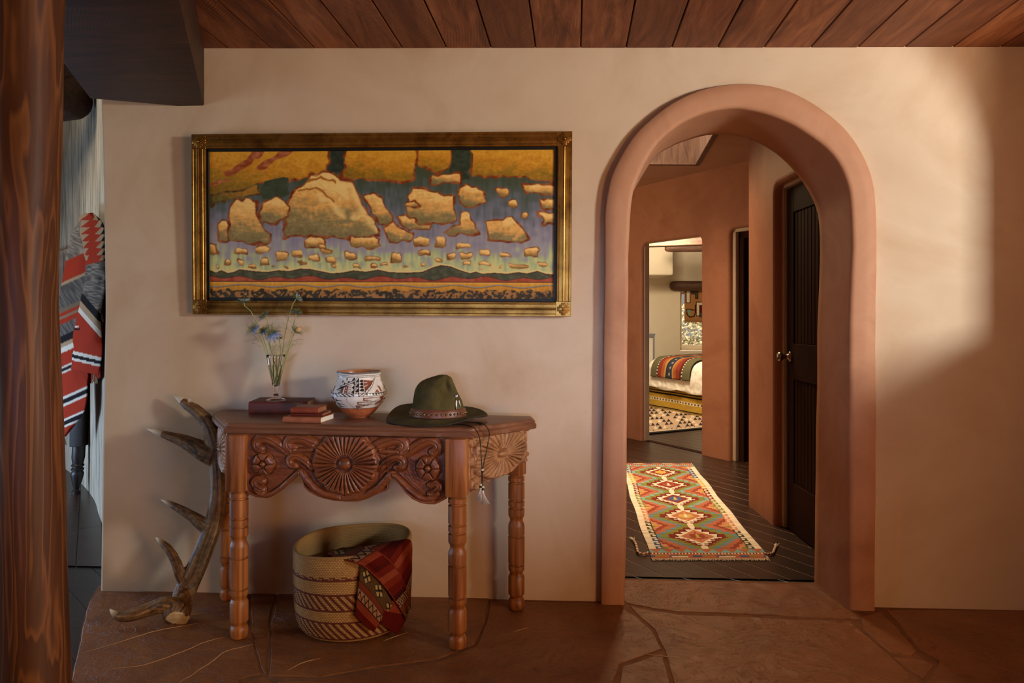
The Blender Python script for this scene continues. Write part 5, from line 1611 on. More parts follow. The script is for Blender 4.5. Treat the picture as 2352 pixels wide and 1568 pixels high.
flower([(636, 886, -.004), (650, 838, -.01), (660, 800, -.012), (670, 765, -.012), (676, 740, -.012), (679, 728, -.012), (680, 719, -.012)], 'flat pale blue flower just below the whitish one on the right', 'open', S1 * 1.0, M_PET, 15, [(.45, 40, 34), (.6, 120, 30), (.7, 70, 34), (.3, 140, 30), (.8, 60, 20)], (.1, 0))
flower([(638, 880, .004), (652, 840, .004), (660, 812, .002), (668, 785, .0), (674, 770, .0), (679, 762, .0)], 'flesh coloured seed pod on a short right stem', 'pod', S1 * 1.0, M_PET, 17, [(.5, 25, 34), (.6, 10, 30), (.75, 80, 40), (.85, 130, 40), (.35, 60, 40), (.9, 100, 34), (.25, 35, 34)], (.3, 0))
flower([(630, 880, .0), (640, 838, .002), (644, 806, .0), (643, 790, -.002), (642, 778, -.004)], 'short green stem with feathery leaves in the middle of the vase', 'cup', S1 * .5, M_FERN, 19, [(.3, 120, 34), (.4, 60, 30), (.5, 150, 30), (.6, 30, 30), (.7, 90, 26), (.2, 60, 40), (.25, 130, 40)], (0, 0))

# ================================================================== PAINTED POT
pz = onZ(824.5, 956.5, ZT); pc2 = np.array([pz[0], pz[1], ZT]); pd_ = depth(pc2); KP = pd_ / F
pot = thing('painted_pot', 'white clay pot painted with black and rust geometric figures beside the felt hat', 'pot', pc2)
prof = [(0.5, 0.0), (21, 0.0), (23.5, 1.2), (28, 4.5), (34, 9.5), (40, 16), (45.5, 23), (52, 30.5), (58, 38), (62, 45), (63.6, 51), (63.2, 57), (61, 64), (57.4, 71), (53.2, 78), (50, 85), (48.4, 91), (48.6, 96), (49.8, 101), (50.4, 104), (49.8, 105), (48.2, 104.6), (47, 100), (46.6, 95), (47.6, 88), (51, 80), (57, 68), (60.4, 58), (60, 48), (52, 34), (40, 20), (24, 6), (.5, 4)]
sp = spline([(r, z, 0) for r, z in prof], 420)[:, :2]
nth = 460
thp = np.linspace(0, 2 * math.pi, nth, endpoint=False)
seg = np.linspace(0, len(prof) - 1, 420); wallo = seg < 20
zpx = sp[:, 1]
r_ = sp[:, 0][:, None] * (1 + 0.006 * np.sin(3 * thp + 1)[None, :]); z_ = sp[:, 1][:, None] + (0.7 * np.sin(2 * thp + .6) + .5 * np.sin(5 * thp))[None, :] * np.clip((sp[:, 1][:, None] - 80) / 25, 0, 1)
P = np.stack([pc2[0] + r_ * KP * np.cos(thp), pc2[1] + r_ * KP * np.sin(thp), ZT + np.maximum(z_, 0) * KP], -1)
# pattern: H = height in px, A = horizontal position in px as seen from the front (negative left)
Hh = np.repeat(sp[:, 1][:, None], nth, 1)
front_a = math.atan2(CAM[1] - pc2[1], CAM[0] - pc2[0])
Ang = (thp - front_a + math.pi) % (2 * math.pi) - math.pi
A = np.repeat((Ang * 58.0)[None, :], 420, 0)      # arc position, repeats around the pot
CL = np.array((188, 104, 62)); WH = np.array((226, 216, 204)); BK = np.array((36, 32, 34)); RU = np.array((140, 74, 48))
C = np.tile(WH.astype(float), (420, nth, 1))
Ap = (A + 182) % 121.5 - 61                         # three repeats
def pm(pts): return inpoly(Ap, Hh, pts)
W0 = wallo[:, None] & np.ones((1, nth), bool)
def ln(pts, w): return dpoly(Ap, Hh, pts) < w
C[(np.abs(Hh - 97.5) < .45) | (np.abs(Hh - 94) < .4) | (np.abs(Hh - 52.5) < .5) | (np.abs(Hh - 58.6) < .45)] = BK
upz = (Hh > 58.6) & (Hh < 94)
col = upz & (np.abs(Ap + 6) < 4.6); f = np.mod((Hh - 52) / 10.5, 1); C[col] = BK
C[col & (np.abs(f * 9.2 - (Ap + 10.6)) < .9)] = WH; C[col & (np.abs(f * 9.2 - (Ap + 10.6) - 2.4) < .6)] = WH; C[col & (f * 9.2 > Ap + 15)] = WH * .97
C[(np.abs(np.abs(Ap + 6) - 5.1) < .5) & (Hh > 52.5) & (Hh < 94)] = BK
# triangles left of the column
lt = upz & (Ap > -17) & (Ap < -11); g = np.abs(np.mod((Hh - 58) / 9.5, 1) - .5) * 2; C[lt & ((Ap + 17) / 6 > g)] = BK
dots = upz & (Ap > -24) & (Ap < -18) & (np.mod(Ap, 2.2) < 1.1) & (np.mod(Hh, 4) < 1.8) & (Hh < 80); C[dots] = BK
rp_ = (Ap > -33) & (Ap < -25) & (Hh > 60) & (Hh < 76); C[rp_] = RU; C[rp_ & (np.mod(Hh, 5.4) < 2) & (np.abs(Ap + 29) < 1)] = WH
C[(Ap > -42) & (Ap < -36) & (Hh > 60) & (Hh < 73)] = (110, 70, 52)
C[(Ap > -47) & (Ap < -43) & (np.mod(Hh, 4) < 2) & (Hh > 60) & (Hh < 74)] = BK
for pts, w in (([(-50, 70), (-28, 78), (-12, 84)], .8), ([(-50, 74), (-28, 82), (-12, 89)], .7), ([(-54, 66), (-34, 74)], 1.2)): C[ln(pts, w) & W0] = BK
for cx_, cy_ in ((-16, 88), (-27, 84), (-38, 80), (-33, 90), (-45, 84)): C[(np.hypot(Ap - cx_, (Hh - cy_) * .8) < 2.2)] = BK
# leaves and rust field right of the column
for cy_ in (86, 79.5, 73, 66.5): C[pm([(0, cy_), (5, cy_ + 3), (10, cy_ + 2.6), (10, cy_ - 2.6), (5, cy_ - 3)])] = BK
C[pm([(10.5, 88.5), (38, 85.5), (44, 90), (32, 78), (12, 63.5)])] = RU
for pts in ([(10, 82), (20, 82)], [(10, 73), (20, 77)]): C[ln(pts, .7)] = WH
for o in (0, 8): C[ln([(0 + o, 53.5), (24 + o * .8, 73), (46 + o * .5, 93)], .55)] = BK
for k in range(7):
    t = k / 6; cx_, cy_ = 7 + 37 * t, 56 + 34 * t; C[pm([(cx_ - 1.6, cy_ + 1.8), (cx_ + .6, cy_ + 1.8), (cx_ + .2, cy_), (cx_ + 1.8, cy_ - 1.8), (cx_ - .6, cy_ - 1.8), (cx_ - .2, cy_)])] = BK
for k in range(7):
    x0 = 12 + k * 7.2; C[pm([(x0, 58.2), (x0 + 6, 58.2), (x0 + 4, 53.4)])] = BK
C[pm([(33, 60), (47, 60), (42, 67)])] = RU; C[pm([(50, 61), (56, 61), (54, 72), (46, 75)])] = RU
C[(Hh > 53) & (Hh < 58.4) & (Ap < -11) & (np.mod(Ap + (Hh - 53) * 1.6, 10) < 4.4)] = BK
# lower band
low = (Hh > 24) & (Hh < 52)
C[ln([(-25, 52), (-26, 40), (-18, 30), (-12, 23)], .45)] = BK
for y0, x0, x1 in ((45.5, 8, 60), (36.5, -4, 46), (28.2, -8, 24)):
    C[pm([(x0, y0 + 3.2), (x1, y0 + 3.2), (x1, y0 + 2.2), (x0 + 3, y0 + 2.2), (x0 + 3, y0 - .2), (x0 + 10, y0 - .2), (x0 + 10, y0 - 1.4), (x0 + 18, y0 - 1.6), (x0 + 18, y0 - 2.6), (x0, y0 - 2.6)])] = RU
    C[ln([(x0, y0 + 3.6), (x1, y0 + 3.8)], .4)] = BK
C[pm([(44, 50), (60, 51), (60, 38), (52, 44)])] = RU; C[pm([(40, 36), (56, 42), (60, 36), (40, 30)])] = RU
for a_, b_ in (((-12, 25), (60, 49)), ((-8, 24), (60, 45)), ((-12, 29), (40, 34))): C[ln([a_, b_], .45)] = BK
for y0 in (44, 36, 30): C[pm([(-60, y0 - 4), (-56, y0 + 4), (-52, y0), (-30, y0 - 1.6), (-52, y0 - 2.6)])] = BK
C[(np.abs(Hh - 24.2) < .7)] = BK
C[Hh < 23.6] = CL
inside = (seg[:, None] > 19.6) & np.ones((1, nth), bool); C[inside] = (196, 122, 78)
C[(Hh > 101.5) & W0 & (seg[:, None] < 20)] = BK * .5 + WH * .4
C = C * (0.95 + 0.08 * (vnoise(420, nth, 30, 60, 51)[..., None]))
C[(Hh < 23.6) & W0] *= (0.88 + .24 * vnoise(420, nth, 60, 40, 53))[(Hh < 23.6) & W0][:, None]
M_POT = vcol('painted_clay', 0.3, 0.06, 60, 0.5)
wallm = np.where(seg <= 21)[0][-1]
grid('pot_body', P, M_POT, pot, C.reshape(-1, 3), wrap=True)

# ================================================================== HAT
hb = onZ(1003, 966, ZT); hd = 2.815
hc = cw((1004 - CX) / F * hd, hd, ZT); KH = hd / F
hat = thing('felt_hat', 'olive green felt hat with studded leather band and silver charm on the console table', 'hat', hc)
kf = NM('olive_felt'); v = kf.coords()
n1 = kf.noise(v, 9, 5, 0.6, 0.3); cc = kf.ramp(n1, [(0.35, rgb(66, 56, 30)), (0.55, rgb(88, 76, 42)), (0.75, rgb(112, 96, 58))])
kf.bump(kf.noise(v, 240, 4), 0.15, 0.001); kf.base(cc, 0.85, spec=0.15, sheen=0.0)
M_FELT = kf.m
axh, ayh = RT.copy(), FW.copy()
nA = 180
def brim_z(a, t):
    # a: 0 right, 90 back, 180 left, 270 front (degrees)
    k = np.array([0, 20, 45, 70, 90, 110, 130, 150, 165, 180, 215, 250, 280, 300, 320, 340, 360.])
    e = np.array([10, 15, 21, 22, 22, 27, 30, 27, 15, 5.5, 2.5, 1.4, 2.5, 9, 17, 16, 10.])
    edge = np.interp(a % 360, k, e)
    b = 10.5
    return b + (edge - b) * t ** 1.6 
ang = np.linspace(0, 2 * math.pi, nA, endpoint=False); deg = np.degrees(ang)
tt = np.linspace(0, 1, 26)
def smooth_per(f, n=9):
    k = np.ones(n) / n
    return np.convolve(np.concatenate([f[-n:], f, f[:n]]), k, 'same')[n:-n]
E1 = smooth_per(brim_z(deg, 1.0), 11)
G = np.zeros((26, nA, 3))
for i, t in enumerate(tt):
    rx, ry = 60 + (115 - 60) * t, 50 + (96 - 50) * t
    zz = 10.5 + (E1 - 10.5) * t ** 1.6 - 2.2 * math.sin(t * math.pi)
    G[i] = hc + axh * (rx * np.cos(ang))[:, None] * KH + ayh * (ry * np.sin(ang))[:, None] * KH + UP * (np.maximum(zz, 1.3) * KH)[:, None]
br = grid('brim', G, M_FELT, hat, wrap=True); md = br.modifiers.new('t', 'SOLIDIFY'); md.thickness = 0.0035; md.offset = 0
br.data.materials.clear(); br.data.materials.append(M_FELT)
V, Fc = tube(np.vstack([G[-1], G[-1][:1]]), 0.0024, 8, False); mesh('brim_binding', V, Fc, plain('dark_binding', rgb(48, 40, 32), 0.7), hat)
# crown: rings from the band upwards, pinched at the front right, creased along the top
nz_ = 60
rows_c = []
for i in range(nz_):
    t = i / (nz_ - 1)
    # silhouette left and right in px from the centre, at height
    hgt = 10 + 95 * t
    xl_ = np.interp(hgt, [10, 21, 46, 71, 82, 90, 96, 101, 105], [-60, -58.5, -55.5, -51, -46, -39, -29, -14, 2])
    xr_ = np.interp(hgt, [10, 21, 46, 66, 86, 97, 102, 105], [65, 64, 57, 47, 39, 34.5, 30, 22])
    ry = np.interp(t, [0, .3, .6, .8, .93, 1.0], [51, 47, 42, 36, 26, 12])
    cx_ = (xl_ + xr_) / 2; rx = (xr_ - xl_) / 2
    ring = []
    for a in ang:
        # front crown edge is higher on the right; keep the top outline rising to the right
        x = cx_ + rx * math.cos(a); y = ry * math.sin(a)
        pinch = math.exp(-((math.degrees(a) - 312) / 26) ** 2) + math.exp(-((math.degrees(a) - 48) / 26) ** 2)
        pv = math.exp(-((t - .72) / .22) ** 2)
        x -= 10 * pinch * pv * math.cos(a); y -= 34 * pinch * pv * math.sin(a)
        pinch2 = math.exp(-((math.degrees(a) - 246) / 22) ** 2); x += 2.0 * pinch2 * pv; y += 3 * pinch2 * math.exp(-((t - .9) / .25) ** 2)
        z = hgt - (0 if x > 20 else (20 - x) * 0.03 * t ** 3)
        ring.append(hc + axh * x * KH + ayh * y * KH + UP * z * KH)
    rows_c.append(ring)
# top crease
last = np.array(rows_c[-1]); lc = last.mean(0)
for s, dz in ((.75, .004), (.5, -.004), (.25, -.012), (.02, -.014)):
    rows_c.append([lc + (p - lc) * s + UP * dz for p in last])
G = np.array(rows_c)
for i in range(nz_ - 8, nz_ + 4):
    pass
cr = grid('crown', G, M_FELT, hat, wrap=True); sm = cr.modifiers.new('s', 'SMOOTH'); sm.iterations = 6; sm.factor = .5
# leather band and studs
M_BAND = leather('hatband_leather', rgb(96, 54, 36), rgb(120, 70, 48), 0.38)
bandr = []
for zz, ex in ((10.5, 1.2), (11, 2.6), (13, 2.9), (18, 3.2), (24, 3.0), (28.5, 2.6), (30, 1.2)):
    t = (zz - 10) / 95
    xl_ = np.interp(zz, [10, 21, 46], [-60, -58.5, -55.5]) - ex; xr_ = np.interp(zz, [10, 21, 46], [65, 64, 57]) + ex; ry = np.interp(t, [0, .3], [51, 46]) + ex
    bandr.append([hc + axh * ((xl_ + xr_) / 2 + (xr_ - xl_) / 2 * math.cos(a)) * KH + ayh * ry * math.sin(a) * KH + UP * (zz + 0.5) * KH for a in ang])
mesh_band = grid('hatband', np.array(bandr), M_BAND, hat, wrap=True)
M_STUD = plain('brass_stud', rgb(150, 112, 70), 0.3, 0.9)
nst = 40
sv, sf = lathe([(2.9, 0), (2.7, 1.0), (1.9, 2.0), (.9, 2.6), (.05, 2.8)], (0, 0, 0), 12, False)
for k in range(nst):
    a = 2 * math.pi * k / nst + .05
    zz = 20; t = .1
    xl_, xr_, ry = -58.7 - 3.0, 64 + 3.0, 49.6 + 3.0
    p = hc + axh * ((xl_ + xr_) / 2 + (xr_ - xl_) / 2 * math.cos(a)) * KH + ayh * ry * math.sin(a) * KH + UP * zz * KH
    nn = norm(axh * math.cos(a) / (xr_ - xl_) * 2 + ayh * math.sin(a) / ry); sd = norm(np.cross(UP, nn))
    if np.dot(nn, CAM - p) < -0.3: continue
    mesh('stud', [p + (sd * v[0] + UP * v[1] + nn * v[2]) * KH for v in sv], sf, M_STUD, mesh_band)
V, Fc = tube([hc + axh * (2 + 66 * math.cos(a)) * KH + ayh * 54 * math.sin(a) * KH + UP * 9.8 * KH for a in np.linspace(0, 2 * math.pi, 90)], 1.5 * KH, 6, False)
mesh('band_cord', V, Fc, M_BLACK, mesh_band)
def on_crown(px, py, out=0.0):
    # nearest visible point of the crown along the camera ray
    r = ray(px, py); best = None
    for i in range(nz_):
        for k in range(0, nA):
            p = G[i, k]; d = p - CAM; q = d / np.dot(d, FW); e = abs(q @ RT - r @ RT) + abs(q[2] - r[2])
            if np.dot(d, FW) < hd and (best is None or e < best[0]): best = (e, p)
    return best[1] + norm(CAM - best[1]) * out
cpt = on_crown(1048, 910, .002); cnn = norm(CAM - cpt)
M_SILV = plain('old_silver', rgb(170, 172, 178), 0.35, 0.9)
sd = norm(np.cross(UP, cnn)); vv = np.cross(cnn, sd)
charm_v, charm_f = lathe([(4.3, 0), (4.3, 1), (3.4, 1.8), (1.5, 2.4), (.05, 2.5)], (0, 0, 0), 20, False)
concho = mesh('concho', [cpt + (sd * v[0] + vv * v[1] + cnn * v[2]) * KH for v in charm_v], charm_f, M_SILV, hat)
for px0, py0, px1, py1 in ((1048, 915, 1048, 941), (1053, 915, 1058, 936)):
    a_ = on_crown(px0, py0, .005); b_ = on_crown(px1, py1, .005)
    sp_ = spline([a_, (a_ + b_) / 2 + cnn * .001, b_], 14)
    rr_ = np.array([.5, .8, 1.6, 2.4, 2.6, 2.6, 2.6, 2.5, 2.4, 2.2, 2.0, 1.6, 1.1, .3]) * KH
    V, Fc = tube(sp_, rr_, 8, True, 0.5)
    cc = np.repeat(np.array([(60, 60, 64)] * 3 + [(220, 216, 208)] * 7 + [(120, 124, 130)] * 4, float), 8, 0)
    mesh('feather_charm', V, Fc, vcol('enamel_feather', 0.35, 0, 10, 0.5), concho, cc)
# eyelets
for px, py in ((979, 908), (968, 909), (972, 916)):
    p = on_crown(px, py, .0006); nn = norm(CAM - p); s_ = norm(np.cross(UP, nn)); w_ = np.cross(nn, s_)
    V, Fc = lathe([(.3, .2), (1.5, .3), (2.0, .5), (1.9, -.2)], (0, 0, 0), 14)
    mesh('eyelet', [p + (s_ * v[0] + w_ * v[1] + nn * v[2]) * KH for v in V], Fc, M_BLACK, cr)
# chin cord: runs out from under the brim, over the table edge and hangs down
edge_n = np.array([e1[0], e1[1], 0])
def hang(px, py, dd): return atD(px, py, dd)
z0 = ZT + .0016
k1 = [onZ(1020, 974, z0), onZ(1062, 975, z0), onZ(1082, 979, z0), onZ(1092, 986, ZT + .001), hang(1102, 1008, 2.655), hang(1106, 1060, 2.655), hang(1107, 1082, 2.655), hang(1105, 1112, 2.655)]
k2 = [onZ(1050, 968, z0), onZ(1094, 970, z0), onZ(1107, 972, z0 + .001), onZ(1117, 979, ZT + .002), hang(1124, 996, 2.665), hang(1118, 1032, 2.66), hang(1108.5, 1080, 2.655), hang(1109, 1116, 2.655)]
mb = MB()
for k in (k1, k2):
    V, Fc = tube(spline(k, 60), 1.05 * KH, 6); mb.add(V, Fc)
chin = mb.build('chin_cord', M_BLACK, hat)
M_BEADW = plain('bone_bead', rgb(208, 196, 176), 0.5); M_HAIR = plain('horsehair', rgb(214, 204, 194), 0.6)
def bead(px, py, two=True):
    p = hang(px, py, 2.652)
    for nm_, z, m_ in (('bead', 2.2, M_BEADW), ('bead', -2.2, M_BLACK)):
        V, Fc = lathe([(0.4, -2.6), (2.6, -1.8), (3.6, 0), (2.6, 1.8), (.4, 2.6)], (0, 0, 0), 14)
        mesh(nm_, [p + np.array([v[0], v[1], v[2] + z]) * KH for v in V], Fc, m_, chin)
bead(1108, 1081); bead(1104, 1115.5); bead(1109, 1121)
for px, py, lean in ((1104, 1120, -4), (1109, 1126, 6)):
    mb = MB(); p = hang(px, py, 2.652)
    for k in range(46):
        a = random.random() * 6.28; q = math.sqrt(random.random()); x1_ = (lean + 9 * q * math.cos(a)); y1_ = 6 * q * math.sin(a); l = 26 + 5 * random.random()
        V, Fc = tube([p, p + np.array([x1_ * .35 * KH, y1_ * .35 * KH, -l * .45 * KH]), p + np.array([x1_ * KH, y1_ * KH, -l * KH])], [.5 * KH, .5 * KH, .35 * KH], 3); mb.add(V, Fc)
    V, Fc = lathe([(2.3, 0), (2.6, -2), (2.6, -5), (2.0, -7)], (0, 0, 0), 10); mb.add([p + np.array(v) * KH for v in V], Fc)
    mb.build('tassel', M_HAIR, chin)
# ================================================================== PASSAGE: STAND, BLANKET, CANVAS
SD = 4.86
M_DARK = plain('blackened_wood', rgb(34, 28, 26), 0.4, var=rgb(46, 38, 34), vscale=20, bump=0.1)
stb = onZ(174.5, 1136, -0.008)
SD = depth(stb); KS = SD / F
stand = thing('turned_stand', 'dark wooden stand with a turned leg under the hanging red blanket', 'stand', stb)
mb = MB()
def sxy(y): return atD(np.interp(y, [900, 1020, 1137], [187, 181.5, 174.5]), y, SD)
prof = [(1136, 14), (1126, 15), (1124, 9), (1118, 11), (1105, 17), (1092, 21), (1086, 22), (1082, 19), (1080, 17), (1079, 21), (1075, 22), (1073, 17), (1071, 17), (1070, 21), (1067, 22), (1064, 18), (1058, 20), (1050, 22), (1035, 22), (1024, 22)]
ys = np.array([p[0] for p in prof], float); V = []
for y, r in prof:
    c = sxy(y)
    for k in range(24):
        a = 2 * math.pi * k / 24; V.append((c[0] + r * KS * .62 * math.cos(a), c[1] + r * KS * .62 * math.sin(a), max(c[2], -.008)))
Fc = [tuple(f) for f in gridF(len(prof), 24, True)] + [tuple(range(24))]
mb.add(V, Fc)
c0, c1_ = sxy(1024), atD(190, 570, SD)
V, Fc = bevel_box((c0 + c1_) / 2, RT * 0.042, FW * 0.042, (c1_ - c0) / 2, .006, 2); mb.add(V, Fc)
mb.build('leg', M_DARK, stand, ang=40)
mb = MB()
V, Fc = bevel_box(atD(203, 903, SD + .12), RT * .022, FW * .03, UP * .02, .003, 1); mb.add(V, Fc)
mb.build('cross_block', M_BK4, stand, smooth=False)
mb = MB()
V, Fc = tube([atD(199, y, SD + .12) for y in np.linspace(912, 990, 24)], .011 + .004 * np.abs(np.sin(np.linspace(0, 12, 24))), 10); mb.add(V, Fc)
mb.build('spindle', M_DARK, stand)
V, Fc = bevel_box(atD(200, 880, SD + .08), RT * .05, FW * .02, UP * .012, .003, 1); mesh('rail', V, Fc, M_DARK, stand, smooth=False)
V, Fc = tube([atD(190, 574, SD), atD(196, 545, 4.62), atD(202, 522, 4.36)], [.02, .02, .02], 12); mesh('top_rail', V, Fc, M_DARK, stand)

RED_, GRY, BLK, WHT, TAN_ = np.array((142, 42, 22)), np.array((96, 88, 80)), np.array((24, 20, 22)), np.array((188, 178, 162)), np.array((146, 120, 92))
def bl_left(x, y, n):
    q = y + .45 * (x - 135)
    bands = [(0, 540, GRY * .6 + TAN_ * .4), (540, 607, GRY * .75 + TAN_ * .25), (607, 653, RED_), (653, 660, TAN_), (660, 712, GRY * .85), (712, 722, TAN_ * .7), (722, 730, RED_), (730, 736, TAN_ * .8), (736, 748, RED_), (748, 775, GRY * .85), (775, 792, BLK), (792, 802, TAN_), (802, 814, WHT), (814, 846, RED_), (846, 850, WHT), (850, 858, BLK), (858, 862, WHT), (862, 916, RED_), (916, 922, WHT), (922, 933, BLK), (933, 939, WHT), (939, 968, RED_), (968, 973, WHT), (973, 983, BLK), (983, 988, WHT), (988, 2000, RED_)]
    c = np.zeros(x.shape + (3,))
    for a, b, k in bands: c[(q >= a) & (q < b)] = k
    g = (np.abs(c - GRY * .85).sum(-1) < 1) | (np.abs(c - (GRY * .75 + TAN_ * .25)).sum(-1) < 1)
    c[g] *= (.7 + .6 * n[g])[:, None]
    return c
def bl_front(x, y, n, u):
    d = y - 1.15 * (x - 186); q = y - .23 * (x - 158)
    c = np.zeros(x.shape + (3,)); c[:] = RED_
    saw = np.mod((y - 490) / 16.0, 1)
    top = y < 598
    c[top & (u < .42 * (1 - saw) * np.clip(1.2 - (y - 490) / 130, 0, 1) + .05)] = TAN_
    c[top & (u > .62) & (u > .92 - .30 * saw)] = TAN_
    c[top & (u > .86) & (u > 1.06 - .20 * saw)] = BLK
    gr = (y + .25 * (x - 210) > 606) & (d < 668); c[gr] = GRY * (.6 + .8 * n[gr])[:, None]
    c[(d >= 668) & (d < 690) & (y > 640)] = BLK; c[(d >= 690) & (d < 708) & (y > 640)] = TAN_; c[(d >= 708) & (d < 722) & (y > 640)] = WHT
    c[(q > 803) & (q < 811)] = WHT; c[(q >= 811) & (q < 819)] = BLK; c[(q >= 819) & (q < 825)] = WHT
    c[(np.abs(x - 176) < 6) & (np.abs(y - 750) < 2)] = WHT; c[(np.abs(x - 178) < 7) & (np.abs(y - 756) < 2)] = BLK
    return c
def drape(left, right, d0, bulge, nu, nv, cf, seed, folds=1.0):
    l = spline([(a, b, 0) for a, b in left], nv)[:, :2]; r = spline([(a, b, 0) for a, b in right], nv)[:, :2]
    P = np.zeros((nv, nu, 3)); PXs = np.zeros((nv, nu)); PYs = np.zeros((nv, nu))
    for i in range(nv):
        for j in range(nu):
            u = j / (nu - 1); p = l[i] + (r[i] - l[i]) * u
            dd = d0 - 0.0062 * (p[0] - 140) - bulge * math.sin(u * math.pi) ** .8 * min(1, .35 + i / nv) + folds * .02 * math.sin(u * 9 + i * .05 + seed) + .012 * mnoise.noise(Vector((u * 3, i * .06, seed)))
            P[i, j] = atD(p[0], p[1], dd); PXs[i, j], PYs[i, j] = p
    U = np.repeat(np.linspace(0, 1, nu)[None], nv, 0)
    n = vnoise(nv, nu, 130, 5, seed + 70)
    return P, cf(PXs, PYs, n, U)
L1_ = [(183, 505), (171, 528), (162, 551), (154, 582), (148.6, 619), (142, 655), (136, 688), (131, 720), (129, 760), (130, 800), (133, 850), (135, 907), (138, 958), (140, 1004)]
R1_ = [(206, 498), (208, 530), (208, 570), (207, 620), (205, 680), (200, 740), (197, 790), (198, 830), (203, 862), (201, 880), (199, 915), (192, 947), (172, 975), (151, 1001)]
L2_ = [(196, 490), (183, 500), (183, 520), (186, 547), (191, 576), (198, 600), (197, 627), (195.5, 649), (190, 668), (186, 688), (180, 717), (174, 743), (166, 772), (157, 808), (148, 845)]
R2_ = [(214, 489), (232, 506), (239, 525), (240, 550), (241, 580), (242, 605), (242, 630), (241, 655), (238, 678), (233, 700), (231, 725), (231, 752), (233, 780), (235, 810), (227, 861)]
sheets = [drape(L1_, R1_, 4.62, .06, 90, 280, lambda x, y, n, u: bl_left(x, y, n), 3, .7), drape(L2_, R2_, 4.60, .10, 100, 280, bl_front, 6, .5)]
# back of the same blanket falling behind
L3_ = [(205, 492), (214, 540), (218, 640), (222, 760), (204, 850), (200, 884)]; R3_ = [(232, 512), (238, 560), (238, 640), (236, 700), (234, 780), (231, 866)]
sheets.append(drape(L3_, R3_, 4.69, .0, 24, 90, lambda x, y, n, u: np.where((y > 500)[..., None], np.where((np.mod(y, 160) < 40)[..., None], BLK + 0.0, RED_ * .9), RED_ * .9), 9, .3))
Vs, Fs, Cs = [], [], []; b = 0
for P, C in sheets:
    h, w = P.shape[:2]; Vs.append(P.reshape(-1, 3)); Cs.append(C.reshape(-1, 3)); Fs.append(gridF(h, w) + b); b += h * w
bo = sheets[1][0][0, 22]
M_BLANKET = vcol('wool_blanket', 0.95, 0.4, 180, 0.08, bdist=.004)
blanket = thing('wool_blanket', 'red, grey and black striped wool blanket hanging in folds in the passage behind the post', 'blanket', bo)
body = mesh('blanket_cloth', np.vstack(Vs), np.vstack(Fs), M_BLANKET, blanket, np.vstack(Cs))
md = body.modifiers.new('t', 'SOLIDIFY'); md.thickness = .006; md.offset = 0
M_FRINGE = plain('wool_tassel', rgb(170, 150, 126), 0.9)
for px, py, dd in ((146, 1003, 4.55), (217, 860, 4.06), (231, 720, 4.10)):
    mb = MB(); p = atD(px, py, dd)
    for k in range(7):
        a = rng.random() * 6.28
        V, Fc = tube(spline([p, p + np.array([.012 * math.cos(a), .012 * math.sin(a), -.025]), p + np.array([.02 * math.cos(a + .5), .012 * math.sin(a), -.05])], 6), .0028, 5); mb.add(V, Fc)
    mb.build('tassel', M_FRINGE, blanket)

# unframed canvas on the curved passage wall
wa, wb_ = onZ(142, 1071), onZ(168, 1091)
wd = norm(wa - wb_); wn = np.array([wd[1], -wd[0], 0]); wn = wn if np.dot(wn, CAM - wa) > 0 else -wn
tr_ = atD(155, 571, 5.25)
pw_, ph_ = 0.75, 0.95
cvc = Canvas(0, 1, 0, 1, 90, 120); cvc.a[:] = (118, 102, 88); nn_ = vnoise(120, 90, 20, 14, 91); cvc.a += (nn_[..., None] - .5) * 26
for pts, w, c in (([(.16, .05), (.18, .2), (.15, .3)], .03, (70, 66, 60)), ([(.14, .3), (.17, .5), (.15, .8)], .05, (150, 134, 112)), ([(.12, .22), (.2, .3)], .03, (120, 84, 44)), ([(.2, .34), (.26, .36), (.2, .38)], .012, (60, 50, 44)), ([(.13, .5), (.12, .85)], .02, (90, 76, 62))):
    cvc.line(pts, w, c)
cc0 = tr_ + wd * (pw_ / 2) - UP * (ph_ / 2)
pict = thing('canvas_picture', 'grey brown unframed canvas on the passage wall, half hidden by the red blanket', 'picture', cc0)
V, Fc = bevel_box(cc0 - wn * .02, wd * pw_ / 2, wn * .019, UP * ph_ / 2, .002, 1); mesh('stretcher', V, Fc, M_DARK, pict, smooth=False)
gx = np.linspace(0, 1, 90); gy = np.linspace(0, 1, 120)
P = tr_ + wd * (gx[None, :, None] * pw_) - UP * (gy[:, None, None] * ph_) + wn * .0006
grid('canvas', P, vcol('plain_canvas', .8, .3, 90), pict, cvc.a.reshape(-1, 3), flip=True)

# ================================================================== KILIM RUNNER IN THE HALL
r00 = onZ(1495, 1283, .004); r10 = onZ(1766, 1283, .004); r11 = onZ(1588, 1064, .004)
rv = r11 - r10; ru = r10 - r00
NU, NV = 200, 620
U, Vv = np.meshgrid(np.linspace(0, 1, NU), np.linspace(0, 1, NV))
cream, dred, rust, tan_k, gold_k, grn, teal, blu, blk = (np.array(c, float) for c in ((222, 202, 172), (122, 44, 34), (150, 74, 50), (196, 128, 90), (196, 158, 78), (126, 124, 56), (122, 158, 148), (62, 86, 116), (30, 26, 26)))
vb = np.clip((Vv - .065) / .87, 0, 1) * 5
vq = np.floor(vb * 34) / 34
fi = np.floor(np.clip(vq, 0, 4.999)); fr_ = vq - fi
fy = np.abs(fr_ - .5) * 2
xx = np.abs(U - .5)
saw = np.mod(fr_ * 10 + .5 * (fr_ < .5), 1)
mm = xx / .285 + fy
ms = mm - .17 * (saw - .5) * (1 if True else 0)
C = np.zeros((NV, NU, 3))
zone = np.mod(fi, 2)
C[:] = tan_k
side = rust * .5 + tan_k * .5
var = np.random.default_rng(5).random((NV, 1, 1))
C[:] = side
